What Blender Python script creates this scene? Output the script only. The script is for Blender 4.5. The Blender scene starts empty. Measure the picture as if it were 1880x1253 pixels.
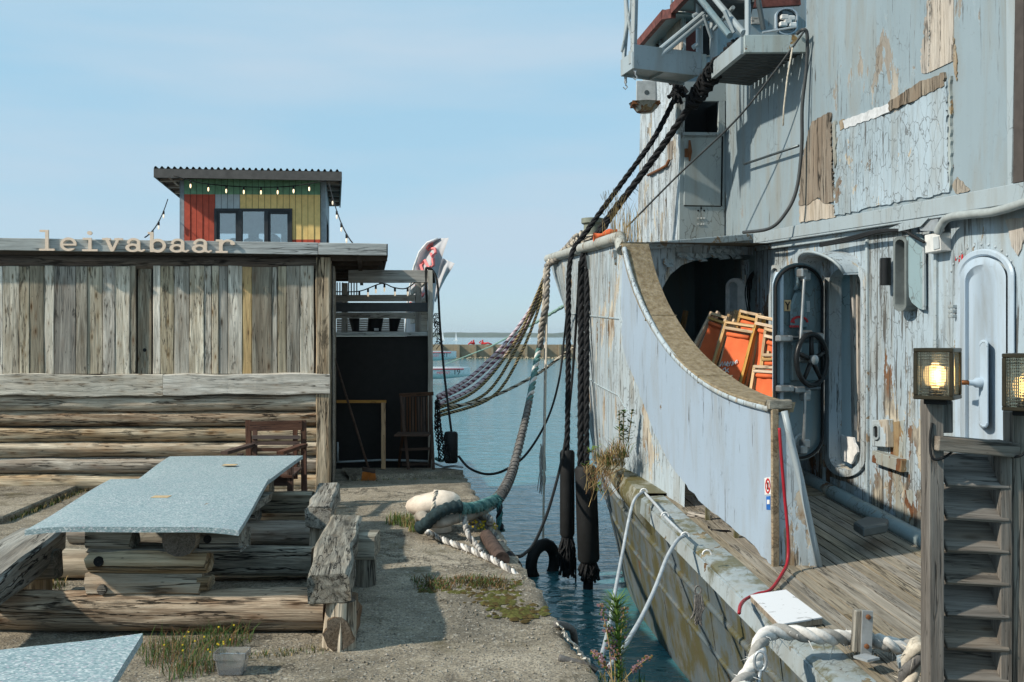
import bpy, math, random
import numpy as np
from mathutils import Vector, Matrix, noise
random.seed(7)
R = math.radians
sc = bpy.context.scene
col = sc.collection
V = Vector
# ---------------------------------------------------------------- camera
cam_d = bpy.data.cameras.new('camera'); cam = bpy.data.objects.new('camera', cam_d); col.objects.link(cam)
cam.location = (0, 0, 1.7); cam.rotation_euler = (R(90), 0, 0)
cam_d.lens = 35; cam_d.sensor_width = 36; cam_d.shift_y = -0.0045
cam_d.clip_start = 0.1; cam_d.clip_end = 20000
sc.camera = cam
# ---------------------------------------------------------------- light
SUN_EL = R(37); LDIR = V((0.935 * math.cos(SUN_EL), 0.355 * math.cos(SUN_EL), -math.sin(SUN_EL)))   # travel of light
sd = bpy.data.lights.new('sun', 'SUN'); sd.energy = 4.5; sd.angle = R(1.5); sd.color = (1.0, 0.91, 0.77)
sun = bpy.data.objects.new('sun', sd); col.objects.link(sun); sun.location = (-20, -5, 20)
sun.rotation_euler = LDIR.to_track_quat('-Z', 'Y').to_euler()
wd = bpy.data.worlds.new('World'); sc.world = wd; wd.use_nodes = True
wn = wd.node_tree.nodes; wl = wd.node_tree.links
bg = wn['Background']; bg.inputs['Strength'].default_value = 0.15
sky = wn.new('ShaderNodeTexSky'); sky.sky_type = 'NISHITA'; sky.sun_disc = False
sky.sun_elevation = SUN_EL; sky.sun_rotation = math.atan2(-LDIR.x, -LDIR.y) % (2 * math.pi)
sky.altitude = 0; sky.air_density = 1.0; sky.dust_density = 0.35; sky.ozone_density = 1.6
tc = wn.new('ShaderNodeTexCoord'); mp = wn.new('ShaderNodeMapping'); mp.inputs['Scale'].default_value = (1.2, 1.2, 7.0); mp.inputs['Rotation'].default_value = (0.0, 0.22, 0.4)
wl.new(tc.outputs['Generated'], mp.inputs['Vector'])
cn = wn.new('ShaderNodeTexNoise'); cn.inputs['Scale'].default_value = 1.5; cn.inputs['Detail'].default_value = 5; cn.inputs['Roughness'].default_value = 0.5
wl.new(mp.outputs[0], cn.inputs['Vector'])
cr = wn.new('ShaderNodeValToRGB'); cr.color_ramp.elements[0].position = 0.42; cr.color_ramp.elements[1].position = 0.68
cr.color_ramp.elements[0].color = (.0, .0, .0, 1); cr.color_ramp.elements[1].color = (0.85, 0.85, 0.85, 1)
wl.new(cn.outputs[0], cr.inputs[0])
sx = wn.new('ShaderNodeSeparateXYZ'); wl.new(tc.outputs['Generated'], sx.inputs[0])       # pale summer haze, thicker low in the sky
vc = wn.new('ShaderNodeValToRGB'); ve = vc.color_ramp.elements; ve[0].position = 0.0; ve[0].color = (2.2, 3.4, 4.2, 1); ve[1].position = .45; ve[1].color = (2.1, 3.75, 4.75, 1); wl.new(sx.outputs[2], vc.inputs[0])
hm = wn.new('ShaderNodeMix'); hm.data_type = 'RGBA'; hm.inputs[0].default_value = .8; wl.new(vc.outputs[0], hm.inputs[7]); wl.new(sky.outputs[0], hm.inputs[6])
cm = wn.new('ShaderNodeMix'); cm.data_type = 'RGBA'; cm.inputs[7].default_value = (3.0, 3.8, 4.5, 1)
wl.new(cr.outputs[0], cm.inputs[0]); wl.new(hm.outputs[2], cm.inputs[6]); wl.new(cm.outputs[2], bg.inputs['Color'])
sc.view_settings.view_transform = 'Standard'; sc.view_settings.look = 'None'
sc.view_settings.exposure = 0.26; sc.view_settings.gamma = 1.0

sc.render.engine = 'CYCLES'; cy = sc.cycles; cy.max_bounces = 6; cy.diffuse_bounces = 2; cy.glossy_bounces = 2; cy.transmission_bounces = 6; cy.volume_bounces = 0; cy.transparent_max_bounces = 8; cy.caustics_reflective = False; cy.caustics_refractive = False
# ---------------------------------------------------------------- geometry helpers
F, CX, HY, EYE = 1828.0, 940.0, 618.0, 1.7
def at(px, py, Y):                       # a point of the photograph at a depth, in metres
    return V(((px - CX) / F * Y, Y, EYE - (py - HY) / F * Y))
def gr(px, py, z=0.0):                   # a point of the photograph on a level surface
    return at(px, py, (EYE - z) * F / (py - HY))
class Plane:                             # an upright plane through two plan points; n faces the camera side given
    def __init__(s, a, b, flip=False):
        s.a = V((a[0], a[1], 0)); s.d = V((b[0] - a[0], b[1] - a[1], 0)).normalized()
        s.n = V((s.d.y, -s.d.x, 0)) * (-1 if flip else 1)
    def pt(s, px, py, off=0.0):
        k = (px - CX) / F; a = s.a + s.n * off
        # X = k Y ; (X-ax) n.x + (Y-ay) n.y = 0
        Y = (a.x * s.n.x + a.y * s.n.y) / (k * s.n.x + s.n.y)
        return at(px, py, Y)
class MB:
    def __init__(s): s.v = []; s.f = []; s.m = []
    def add(s, vs, fs, m=0):
        o = len(s.v); s.v += [tuple(v) for v in vs]
        for f in fs: s.f.append(tuple(i + o for i in f)); s.m.append(m)
        return s
    def obox(s, c, ax, ay, az, m=0):     # centre + half axes
        c = V(c); vs = []
        for i in (-1, 1):
            for j in (-1, 1):
                for k in (-1, 1): vs.append(c + ax * i + ay * j + az * k)
        return s.add(vs, [(0,1,3,2),(4,6,7,5),(0,4,5,1),(2,3,7,6),(0,2,6,4),(1,5,7,3)], m)
    def box(s, x0, x1, y0, y1, z0, z1, m=0):
        return s.obox(((x0+x1)/2,(y0+y1)/2,(z0+z1)/2), V(((x1-x0)/2,0,0)), V((0,(y1-y0)/2,0)), V((0,0,(z1-z0)/2)), m)
    def tube(s, pts, r, n=8, m=0, cap=True, prof=None):
        pts = [V(p) for p in pts]; k = len(pts)
        rs = r if isinstance(r, (list, tuple)) else [r] * k
        fr = frames(pts); vs = []; fs = []
        for i, p in enumerate(pts):
            t, u, w = fr[i]
            for j in range(n):
                a = 2 * math.pi * j / n; q = rs[i] * (prof(i, j) if prof else 1)
                vs.append(p + u * (math.cos(a) * q) + w * (math.sin(a) * q))
        for i in range(k - 1):
            for j in range(n):
                fs.append((i*n+j, i*n+(j+1)%n, (i+1)*n+(j+1)%n, (i+1)*n+j))
        if cap: fs.append(tuple(range(n))[::-1]); fs.append(tuple((k-1)*n + j for j in range(n)))
        return s.add(vs, fs, m)
    def grid(s, rows, m=0, close=False):
        n = len(rows[0]); vs = [p for r in rows for p in r]; fs = []
        for i in range(len(rows) - 1):
            for j in range(n if close else n - 1):
                fs.append((i*n+j, i*n+(j+1)%n, (i+1)*n+(j+1)%n, (i+1)*n+j))
        return s.add(vs, fs, m)
    def slab(s, front, off, m=0):        # polygon loop + thickness vector
        n = len(front); vs = [V(p) for p in front] + [V(p) + off for p in front]
        fs = [tuple(range(n)), tuple(range(2*n-1, n-1, -1))] + [(i, i+n, (i+1)%n+n, (i+1)%n) for i in range(n)]
        return s.add(vs, fs, m)
    def ring(s, outer, inner, off, m=0): # plate with a hole; loops of equal length
        n = len(outer); o = [V(p) for p in outer]; q = [V(p) for p in inner]
        vs = o + q + [p + off for p in o] + [p + off for p in q]; fs = []
        for i in range(n):
            j = (i + 1) % n
            fs += [(i, j, n+j, n+i), (2*n+j, 2*n+i, 3*n+i, 3*n+j), (i, 2*n+i, 2*n+j, j), (n+i, n+j, 3*n+j, 3*n+i)]
        return s.add(vs, fs, m)
    def lathe(s, c, prof, n=16, m=0, axis=V((0,0,1)), u=None):
        c = V(c); axis = axis.normalized(); u = (u or (V((1,0,0)) if abs(axis.x) < .9 else V((0,1,0))))
        u = (u - axis * u.dot(axis)).normalized(); w = axis.cross(u)
        rows = [[c + axis * h + u * (r*math.cos(2*math.pi*j/n)) + w * (r*math.sin(2*math.pi*j/n)) for j in range(n)] for r, h in prof]
        return s.grid(rows, m, close=True)
    def build(s, name, mat, parent=None, smooth=False, bevel=0, mw=None, seg=1):
        me = bpy.data.meshes.new(name)
        mw = mw or Matrix()
        me.from_pydata(s.v, [], s.f)
        for mt in (mat if isinstance(mat, (list, tuple)) else [mat]): me.materials.append(M(mt))
        if any(s.m): me.polygons.foreach_set('material_index', s.m)
        if smooth: me.polygons.foreach_set('use_smooth', [True] * len(s.f))
        me.validate(); me.update()
        o = link(name, me, parent, mw)
        if bevel:
            b = o.modifiers.new('bevel', 'BEVEL'); b.width = bevel; b.segments = seg; b.limit_method = 'ANGLE'; b.angle_limit = R(40)
        if smooth == 2:
            me.set_sharp_from_angle(angle=R(45))
        return o
WM = {}
def link(name, data, parent=None, mw=None):
    mw = mw or Matrix()
    o = bpy.data.objects.new(name, data); col.objects.link(o)
    WM[o.name] = mw.copy()
    if parent is not None:
        o.parent = parent; o.matrix_local = WM[parent.name].inverted() @ mw
    else: o.matrix_local = mw
    return o
def thing(name, label, cat, loc=(0, 0, 0), group=None):
    o = link(name, None, None, Matrix.Translation(V(loc))); o.empty_display_size = 0.1
    return tag(o, label, cat, group)
def tag(o, label=None, cat=None, group=None, kind=None):
    if label: o['label'] = label
    if cat: o['category'] = cat
    if group: o['group'] = group
    if kind: o['kind'] = kind
    return o
def frames(pts):
    k = len(pts); ts = []
    for i in range(k):
        t = pts[min(i+1, k-1)] - pts[max(i-1, 0)]
        ts.append(t.normalized() if t.length > 1e-9 else V((0,0,1)))
    u = V((0,0,1)) if abs(ts[0].z) < .9 else V((1,0,0))
    out = []
    for t in ts:
        u = u - t * u.dot(t)
        if u.length < 1e-6: u = t.orthogonal()
        u.normalize(); out.append((t, u.copy(), t.cross(u)))
    return out
def spline(P, per=8):                    # Catmull-Rom
    P = [V(p) for p in P]; out = []
    for i in range(len(P) - 1):
        a, b, c, d = P[max(i-1,0)], P[i], P[i+1], P[min(i+2, len(P)-1)]
        for k in range(per):
            t = k / per
            out.append(0.5*((2*b)+(c-a)*t+(2*a-5*b+4*c-d)*t*t+(3*b-a-3*c+d)*t**3))
    out.append(P[-1]); return out
def resample(pts, step):
    out = [pts[0].copy()]; acc = 0
    for a, b in zip(pts, pts[1:]):
        L = (b - a).length
        if L < 1e-9: continue
        d = step - acc
        while d <= L: out.append(a.lerp(b, d / L)); d += step
        acc = L - (d - step)
    if (out[-1] - pts[-1]).length > step * .3: out.append(pts[-1].copy())
    return out
def sag(a, b, s, n=14):
    a, b = V(a), V(b); return [a.lerp(b, i/n) - V((0,0,s*4*(i/n)*(1-i/n))) for i in range(n+1)]
def mframe(p0, p1, up=V((0,0,1))):
    x = (V(p1) - V(p0)); L = x.length; x.normalize()
    up = V(up)
    if abs(x.dot(up.normalized())) > .98: up = V((0,1,0))
    y = up.cross(x).normalized(); z = x.cross(y)
    m = Matrix((x, y, z)).transposed().to_4x4(); m.translation = V(p0); return m, L
def beam(name, p0, p1, w, h, mat, parent=None, up=(0,0,1), rough=0.0, seg=1, ch=0.0, seed=None, endj=0.0):
    """A timber from p0 to p1 (centre line); w across, h along 'up'; local x runs with the grain."""
    mw, L = mframe(p0, p1, V(up)); b = MB(); rn = random.Random(seed if seed is not None else random.random())
    if ch <= 0: sec = [(-w/2,-h/2),(w/2,-h/2),(w/2,h/2),(-w/2,h/2)]
    else: sec = [(-w/2+ch,-h/2),(w/2-ch,-h/2),(w/2,-h/2+ch),(w/2,h/2-ch),(w/2-ch,h/2),(-w/2+ch,h/2),(-w/2,h/2-ch),(-w/2,-h/2+ch)]
    rows = []; so = rn.random()*50
    for i in range(seg + 1):
        x = L * i / seg; row = []
        for k, (y, z) in enumerate(sec):
            j = rough; q = V((x*2.3+so, y*7+so, z*7))
            dy = noise.noise(q)*j; dz = noise.noise(q + V((31,7,3)))*j; dx = (rn.uniform(-endj, endj) if i in (0, seg) else 0)
            row.append((x+dx, y+dy, z+dz))
        rows.append(row)
    b.grid(rows, close=True); n = len(sec)
    b.f += [tuple(range(n))[::-1], tuple(seg*n+j for j in range(n))]; b.m += [0, 0]
    return b.build(name, mat, parent, mw=mw, bevel=0 if ch > 0 or rough == 0 else 0.004)
def log(name, p0, p1, r0, r1, mat, parent=None, seg=14, n=14, rough=0.08, flat=None, seed=0):
    mw, L = mframe(p0, p1); b = MB(); so = seed * 13.7 + 1.3
    pts = [(L*i/seg, 0, 0) for i in range(seg+1)]; rows = []
    for i in range(seg+1):
        x = L*i/seg; r = r0+(r1-r0)*i/seg; row = []
        oy = noise.noise(V((x*.5+so, 3, 1)))*.03*(r/.1); oz = noise.noise(V((x*.5+so, 9, 1)))*.025*(r/.1)
        for j in range(n):
            a = 2*math.pi*j/n
            q = r*(1+rough*noise.noise(V((x*1.7+so, math.cos(a)*1.3, math.sin(a)*1.3)))+rough*.5*noise.noise(V((x*6+so, math.cos(a)*3, math.sin(a)*3))))
            y, z = math.cos(a)*q+oy, math.sin(a)*q+oz
            if flat and z > flat*r: z = flat*r
            row.append((x, y, z))
        rows.append(row)
    b.grid(rows, close=True); b.f += [tuple(range(n))[::-1], tuple(seg*n+j for j in range(n))]; b.m += [1, 1]
    return b.build(name, [mat, 'log_end'], parent, smooth=2, mw=mw)
def rope(name, path, r, mats, label=None, cat='rope', parent=None, pitch=None, strands=3, step=None, n=5, group=None, fuzz=0):
    pitch = pitch or r*7; step = step or pitch/8
    p = resample([V(q) for q in path], step); fr = frames(p); b = MB()
    for s in range(strands):
        pts = []; 
        for i, q in enumerate(p):
            a = 2*math.pi*(i*step/pitch + s/strands); t, u, w = fr[i]
            pts.append(q + (u*math.cos(a)+w*math.sin(a))*r*.5)
        b.tube(pts, r*.56, n, m=s % len(mats))
    rn = random.Random(3)
    for k in range(fuzz):
        i = rn.randrange(len(p)); t, u, w = fr[i]; a = rn.uniform(0, 6.28); d = u*math.cos(a)+w*math.sin(a)
        q = p[i]+d*r*.9; e = q+(d*.8+t*rn.uniform(-1,1)+V((0,0,-.6)))*r*rn.uniform(.6,1.8)
        b.add([q, q+t*r*.18, e], [(0,1,2)], 0)
    o = b.build(name, mats, parent, smooth=True)
    return tag(o, label, cat, group) if parent is None else o
def line(name, path, r, mat, label=None, cat='rope', parent=None, n=6, group=None):
    b = MB(); b.tube(path, r, n); o = b.build(name, mat, parent, smooth=True)
    return tag(o, label, cat, group) if parent is None else o
def stadium(x0, x1, y0, y1, n=10, p=1.0):  # pixel loop, round top and bottom, from right-middle going round; 4n points
    cx, cy = (x0+x1)/2, (y0+y1)/2; w, h = (x1-x0)/2, (y1-y0)/2; r = min(w*p, h); pts = []
    for k in range(2*n): a = math.pi*(k+.5)/(2*n); pts.append((cx+w*math.cos(a), cy-(h-r)-r*math.sin(a)))
    for k in range(2*n): a = math.pi+math.pi*(k+.5)/(2*n); pts.append((cx+w*math.cos(a), cy+(h-r)-r*math.sin(a)))
    return pts
def rectloop(x0, x1, y0, y1, n=10):      # rectangle sampled to pair with stadium()
    cx, cy = (x0+x1)/2, (y0+y1)/2; w, h = (x1-x0)/2, (y1-y0)/2; pts = []
    for k in range(4*n):
        a = 2*math.pi*(k+.5)/(4*n); c, s_ = math.cos(a), math.sin(a); q = 1/max(abs(c), abs(s_)); pts.append((cx+w*c*q, cy-h*s_*q))
    return pts
def ragged(poly, amp, step, seed=0, closed=True):     # roughen a pixel polygon
    rn = random.Random(seed); out = []
    for (a, b), (c, d) in zip(poly, poly[1:]+(poly[:1] if closed else [])):
        L = math.hypot(c-a, d-b); k = max(1, int(L/step))
        for i in range(k):
            t = i/k; j = amp if i else amp*.4
            out.append((a+(c-a)*t+rn.uniform(-j, j), b+(d-b)*t+rn.uniform(-j, j)))
    if not closed: out.append(poly[-1])
    return out
def plate(name, plane, poly, off, th, mat, parent, bevel=0):
    b = MB(); b.slab([plane.pt(x, y, off) for x, y in poly], -plane.n*th)
    return b.build(name, mat, parent, bevel=bevel)
def sdf_mesh(sdf, x0, x1, y0, y1, res, depth):
    """2-D shape (negative inside) -> extruded mesh in the local xz plane, thickness along +y."""
    nx, ny = int((x1-x0)/res)+2, int((y1-y0)/res)+2
    xs = x0+np.arange(nx)*res; ys = y0+np.arange(ny)*res; Xg, Yg = np.meshgrid(xs, ys, indexing='ij'); D = sdf(Xg, Yg)
    b = MB(); idx = {}
    def vert(p, k):
        key = (round(p[0], 5), round(p[1], 5), k)
        if key not in idx: idx[key] = len(b.v); b.v.append((p[0], 0.0 if k == 0 else depth, p[1]))
        return idx[key]
    for i in range(nx-1):
        for j in range(ny-1):
            c = [(i,j),(i+1,j),(i+1,j+1),(i,j+1)]; d = [D[q] for q in c]
            if min(d) >= 0: continue
            poly = []; cut = []
            for k in range(4):
                a, e = c[k], c[(k+1)%4]; da, de = d[k], d[(k+1)%4]
                if da < 0: poly.append((xs[a[0]], ys[a[1]]))
                if (da < 0) != (de < 0):
                    t = da/(da-de); q = (xs[a[0]]+(xs[e[0]]-xs[a[0]])*t, ys[a[1]]+(ys[e[1]]-ys[a[1]])*t)
                    poly.append(q); cut.append((q, da < 0))
            if len(poly) >= 3:
                b.f.append(tuple(vert(p, 0) for p in poly)); b.m.append(0)
                b.f.append(tuple(vert(p, 1) for p in reversed(poly))); b.m.append(0)
                outs = [q for q, o in cut if o]; ins = [q for q, o in cut if not o]
                if len(outs) == 1 and len(ins) == 1:
                    a, e = outs[0], ins[0]; b.f.append((vert(a,0), vert(a,1), vert(e,1), vert(e,0))); b.m.append(0)
    return b
def seg_d(X, Y, ax, ay, bx, by):
    dx, dy = bx-ax, by-ay; L = dx*dx+dy*dy+1e-12; t = np.clip(((X-ax)*dx+(Y-ay)*dy)/L, 0, 1); return np.hypot(X-ax-t*dx, Y-ay-t*dy)
def blades(b, c, n, rad, h, rn, lean=.5, w=.006, m=0):
    for _ in range(n):
        a = rn.uniform(0, 6.283); r = rad*math.sqrt(rn.random()); p = V((c[0]+r*math.cos(a), c[1]+r*math.sin(a), c[2]))
        hh = h*rn.uniform(.45, 1.1); la = rn.uniform(0, 6.283); ld = V((math.cos(la), math.sin(la), 0))*hh*rn.uniform(.05, lean)
        s = V((-math.sin(la), math.cos(la), 0))*w*rn.uniform(.6, 1.2)
        q = p+V((0,0,hh*.6))+ld*.35; e = p+V((0,0,hh*rn.uniform(.8,1)))+ld
        b.add([p-s, p+s, q+s*.7, q-s*.7, e], [(0,1,2,3),(3,2,4)], m if isinstance(m, int) else rn.choice(m))
# ---------------------------------------------------------------- materials (procedural)
MATS = {}; DEFS = {}
def M(name):
    if not isinstance(name, str): return name
    if name not in MATS: MATS[name] = DEFS[name](name)
    return MATS[name]
class NT:
    def __init__(s, name):
        s.mat = bpy.data.materials.new(name); s.mat.use_nodes = True; s.t = s.mat.node_tree; s.bs = s.t.nodes['Principled BSDF']
        s.bs.inputs['Specular IOR Level'].default_value = 0.25
    def n(s, typ, **kw):
        nd = s.t.nodes.new('ShaderNode'+typ)
        for k, v in kw.items(): setattr(nd, k, v)
        return nd
    def put(s, sock, v):
        if isinstance(v, bpy.types.NodeSocket): s.t.links.new(v, sock)
        elif isinstance(v, (tuple, list)) and len(v) == 3 and sock.type == 'RGBA': sock.default_value = (*v, 1)
        else: sock.default_value = v
    def co(s, kind='Object', scale=(1,1,1), rand=True, rot=(0,0,0)):
        c = s.n('TexCoord').outputs[kind]
        if rand:
            oi = s.n('ObjectInfo').outputs['Random']; m = s.n('VectorMath', operation='ADD'); k = s.n('VectorMath', operation='SCALE')
            k.inputs[0].default_value = (37, 91, 53); s.put(k.inputs['Scale'], oi); s.put(m.inputs[0], c); s.put(m.inputs[1], k.outputs[0]); c = m.outputs[0]
        mp = s.n('Mapping'); s.put(mp.inputs['Vector'], c); mp.inputs['Scale'].default_value = scale; mp.inputs['Rotation'].default_value = rot
        return mp.outputs[0]
    def noise(s, vec, scale=5, det=5, rough=.55, dist=0):
        nd = s.n('TexNoise'); s.put(nd.inputs['Vector'], vec)
        for k, v in (('Scale', scale), ('Detail', det), ('Roughness', rough), ('Distortion', dist)): nd.inputs[k].default_value = v
        return nd.outputs[0]
    def vor(s, vec, scale=5, feat='F1', out='Distance', rnd=1):
        nd = s.n('TexVoronoi', feature=feat); s.put(nd.inputs['Vector'], vec); nd.inputs['Scale'].default_value = scale; nd.inputs['Randomness'].default_value = rnd
        return nd.outputs[out]
    def ramp(s, fac, a, b, ca=(0,0,0), cb=(1,1,1)):
        if a > b: a, b, ca, cb = b, a, cb, ca
        nd = s.n('ValToRGB'); s.put(nd.inputs[0], fac); e = nd.color_ramp.elements; e[0].position = a; e[1].position = b
        e[0].color = (*ca, 1); e[1].color = (*cb, 1); return nd.outputs[0]
    def step(s, fac, a, b):
        nd = s.n('MapRange'); s.put(nd.inputs[0], fac); nd.inputs[1].default_value = a; nd.inputs[2].default_value = b; return nd.outputs[0]
    def mix(s, f, a, b, mode='MIX'):
        nd = s.n('Mix', data_type='RGBA', blend_type=mode); s.put(nd.inputs[0], f); s.put(nd.inputs[6], a); s.put(nd.inputs[7], b); return nd.outputs[2]
    def math(s, op, a, b=0.0, clamp=False):
        nd = s.n('Math', operation=op, use_clamp=clamp); s.put(nd.inputs[0], a); s.put(nd.inputs[1], b); return nd.outputs[0]
    def xyz(s, vec):
        nd = s.n('SeparateXYZ'); s.put(nd.inputs[0], vec); return nd.outputs
    def rnd(s): return s.n('ObjectInfo').outputs['Random']
    def fin(s, colr, rough=.8, bump=None, bs=.3, bd=.01, metal=0, spec=None):
        s.put(s.bs.inputs['Base Color'], colr); s.put(s.bs.inputs['Roughness'], rough); s.put(s.bs.inputs['Metallic'], metal)
        if spec is not None: s.bs.inputs['Specular IOR Level'].default_value = spec
        if bump is not None:
            b = s.n('Bump'); b.inputs['Strength'].default_value = bs; b.inputs['Distance'].default_value = bd; s.put(b.inputs['Height'], bump)
            s.t.links.new(b.outputs[0], s.bs.inputs['Normal'])
        return s.mat
def D(name, fn): DEFS[name] = fn
def wood(dark, light, tone=.35, warm=(.2,.12,.06), warm_amt=.25, blot=.5, spots=.6, scale=1.0, bump=.5, crack=.8, axis='x'):
    """Weathered timber; local x runs with the grain."""
    def f(name):
        t = NT(name); r = t.rnd(); k_ = scale; vary = t.math('ADD', t.math('MULTIPLY', t.math('FRACT', t.math('MULTIPLY', r, 11.7)), .7), .65)
        def oc(x, y, z):
            v = t.co('Object', (x, y, z) if axis == 'x' else (y, z, x), axis == 'x')
            if axis != 'x': return v
            m = t.n('VectorMath', operation='SCALE'); t.put(m.inputs[0], v); t.put(m.inputs['Scale'], vary); return m.outputs[0]
        g = t.noise(oc(.8*k_, 11*k_, 11*k_), 1.6, 5, .62, .8); fb = t.noise(oc(2.6*k_, 75*k_, 75*k_), 1.5, 4, .7)
        base = t.mix(t.ramp(g, .34, .68), dark, light)
        base = t.mix(t.math('MULTIPLY', t.ramp(t.noise(oc(.9, 4.5, 4.5), 1.4, 3), .42, .72), warm_amt), base, warm)
        base = t.mix(t.math('MULTIPLY', t.ramp(fb, .52, .3), .6), base, tuple(x*.38 for x in dark)); base = t.mix(t.math('MULTIPLY', t.ramp(fb, .55, .75), .3), base, tuple(min(1, x*1.25) for x in light))
        bl = t.noise(oc(1.6, 6, 6), 1.3, 7, .68, .5); lim = t.math('SUBTRACT', .66, t.math('MULTIPLY', t.math('FRACT', t.math('MULTIPLY', r, 3.7)), .1))
        base = t.mix(t.math('MULTIPLY', t.math('MULTIPLY', t.math('SUBTRACT', bl, lim), 14, True), blot), base, tuple(x*.22 for x in dark))          # dark weather stains
        c1 = t.noise(oc(.55*k_, 9*k_, 9*k_), 1.5, 4, .6, .3); ck = t.math('MULTIPLY', t.step(t.math('ABSOLUTE', t.math('SUBTRACT', c1, .5)), .016, .004), t.step(t.noise(oc(1.7, 5, 5), 1.2, 2), .42, .52))
        base = t.mix(t.math('MULTIPLY', ck, crack), base, tuple(x*.14 for x in dark))                                                                 # drying checks
        kn = t.vor(oc(3.2, 11, 11), 1.25); base = t.mix(t.math('MULTIPLY', t.ramp(kn, .16, .06), spots), base, (.02,.014,.01)); base = t.mix(t.math('MULTIPLY', t.ramp(kn, .34, .16), .35*spots), base, warm)
        nh = t.vor(oc(10, 26, 26), 1.3); base = t.mix(t.math('MULTIPLY', t.ramp(nh, .13, .05), .75*spots), base, (.01,.009,.008))
        v = t.math('ADD', t.math('MULTIPLY', r, tone), 1-tone*.5)
        hs = t.n('HueSaturation'); t.put(hs.inputs['Color'], base); t.put(hs.inputs['Value'], v)
        t.put(hs.inputs['Saturation'], t.math('ADD', t.math('MULTIPLY', t.math('FRACT', t.math('MULTIPLY', r, 7.13)), .8), .65))
        return t.fin(hs.outputs[0], .85, t.math('SUBTRACT', t.math('ADD', g, t.math('MULTIPLY', fb, .9)), t.math('MULTIPLY', ck, 1.5)), bump*1.3, .008)
    return f
D('board', wood((.28,.25,.195), (.8,.735,.6), .9, (.3,.22,.13), .45, .85, 1))
D('board_yellow', wood((.42,.25,.06), (.68,.45,.14), .1, (.3,.15,.03), .4, .4, .8))
D('board_dark', wood((.15,.137,.113), (.42,.39,.325), .4, (.16,.09,.05), .4, .9, .9))
D('plank_pale', wood((.4,.37,.305), (.82,.77,.67), .15, (.33,.23,.14), .35, .7, .9))
D('fascia', wood((.3,.32,.315), (.48,.51,.5), .12, (.26,.24,.2), .2, .12, .25, 1, .3))
D('rail_wood', wood((.3,.285,.26), (.55,.53,.485), .25, (.3,.22,.15), .2, .15, .4, 1, .3))
D('log', wood((.23,.19,.14), (.68,.6,.48), .35, (.3,.17,.085), .6, .95, .8, .8, .9))
D('log_bark', wood((.13,.09,.06), (.66,.56,.44), .2, (.24,.13,.07), .55, 1.0, .9, 1.1, 1.0))
D('log_dark', wood((.07,.05,.035), (.2,.14,.09), .3, (.16,.07,.03), .6, .6, .5, .8, .7))
D('log_end', wood((.1,.08,.06), (.24,.2,.16), .2, (.1,.06,.03), .5, .4, .2, 3, .5))
D('timber', wood((.1,.094,.08), (.4,.38,.33), .3, (.2,.14,.085), .3, .6, .4, 1, .9, 1))
D('timber_warm', wood((.17,.14,.1), (.52,.45,.35), .3, (.3,.17,.08), .5, .75, .5, 1, .9, 1))
D('gate_wood', wood((.1,.09,.08), (.23,.212,.19), .2, (.2,.15,.11), .3, .12, .55, 1, .35))
D('teak', wood((.035,.02,.014), (.1,.06,.042), .2, (.09,.04,.02), .3, .3, .2, 1.5, .3))
D('chair_brown', wood((.06,.035,.028), (.12,.075,.06), .2, (.1,.05,.03), .3, .2, .1, 1.5, .3))
D('deck_wood', wood((.17,.15,.118), (.34,.305,.25), .16, (.17,.13,.08), .4, .55, .35, 1, .4))
D('chair_wood', wood((.4,.27,.15), (.62,.45,.28), .35, (.3,.18,.08), .4, .25, .2, 1.5, .3))
D('frame_wood', wood((.4,.22,.09), (.55,.33,.15), .1, (.3,.15,.05), .3, .2, .2, 1.5, .3))
D('ply_edge', wood((.26,.21,.15), (.42,.36,.28), .1, (.18,.11,.06), .5, .5, .1, 2, .6, .8, 'z'))
D('bare_ply', wood((.15,.128,.105), (.3,.265,.22), .05, (.2,.13,.08), .4, .5, .1, .8, 1.0, 1, 'z'))
D('bare_pale', wood((.34,.31,.275), (.53,.5,.46), .05, (.36,.27,.18), .3, .3, .1, 1, .6, .8, 'z'))
def cap_wood(name):                      # weathered rail cap with ochre lichen
    t = NT(name); g = t.noise(t.co('Object', (9, 9, 9), False), 2.2, 8, .7); f = t.noise(t.co('Object', (40, 40, 40), False), 2, 5, .7)
    c = t.mix(t.ramp(g, .35, .68), (.14,.105,.065), (.33,.28,.2)); c = t.mix(t.math('MULTIPLY', t.ramp(f, .5, .72), .8), c, (.27,.19,.05)); c = t.mix(t.math('MULTIPLY', t.ramp(f, .4, .25), .6), c, (.05,.04,.03))
    return t.fin(c, .9, t.math('ADD', g, f), .7, .012)
D('cap_wood', cap_wood)
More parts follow.
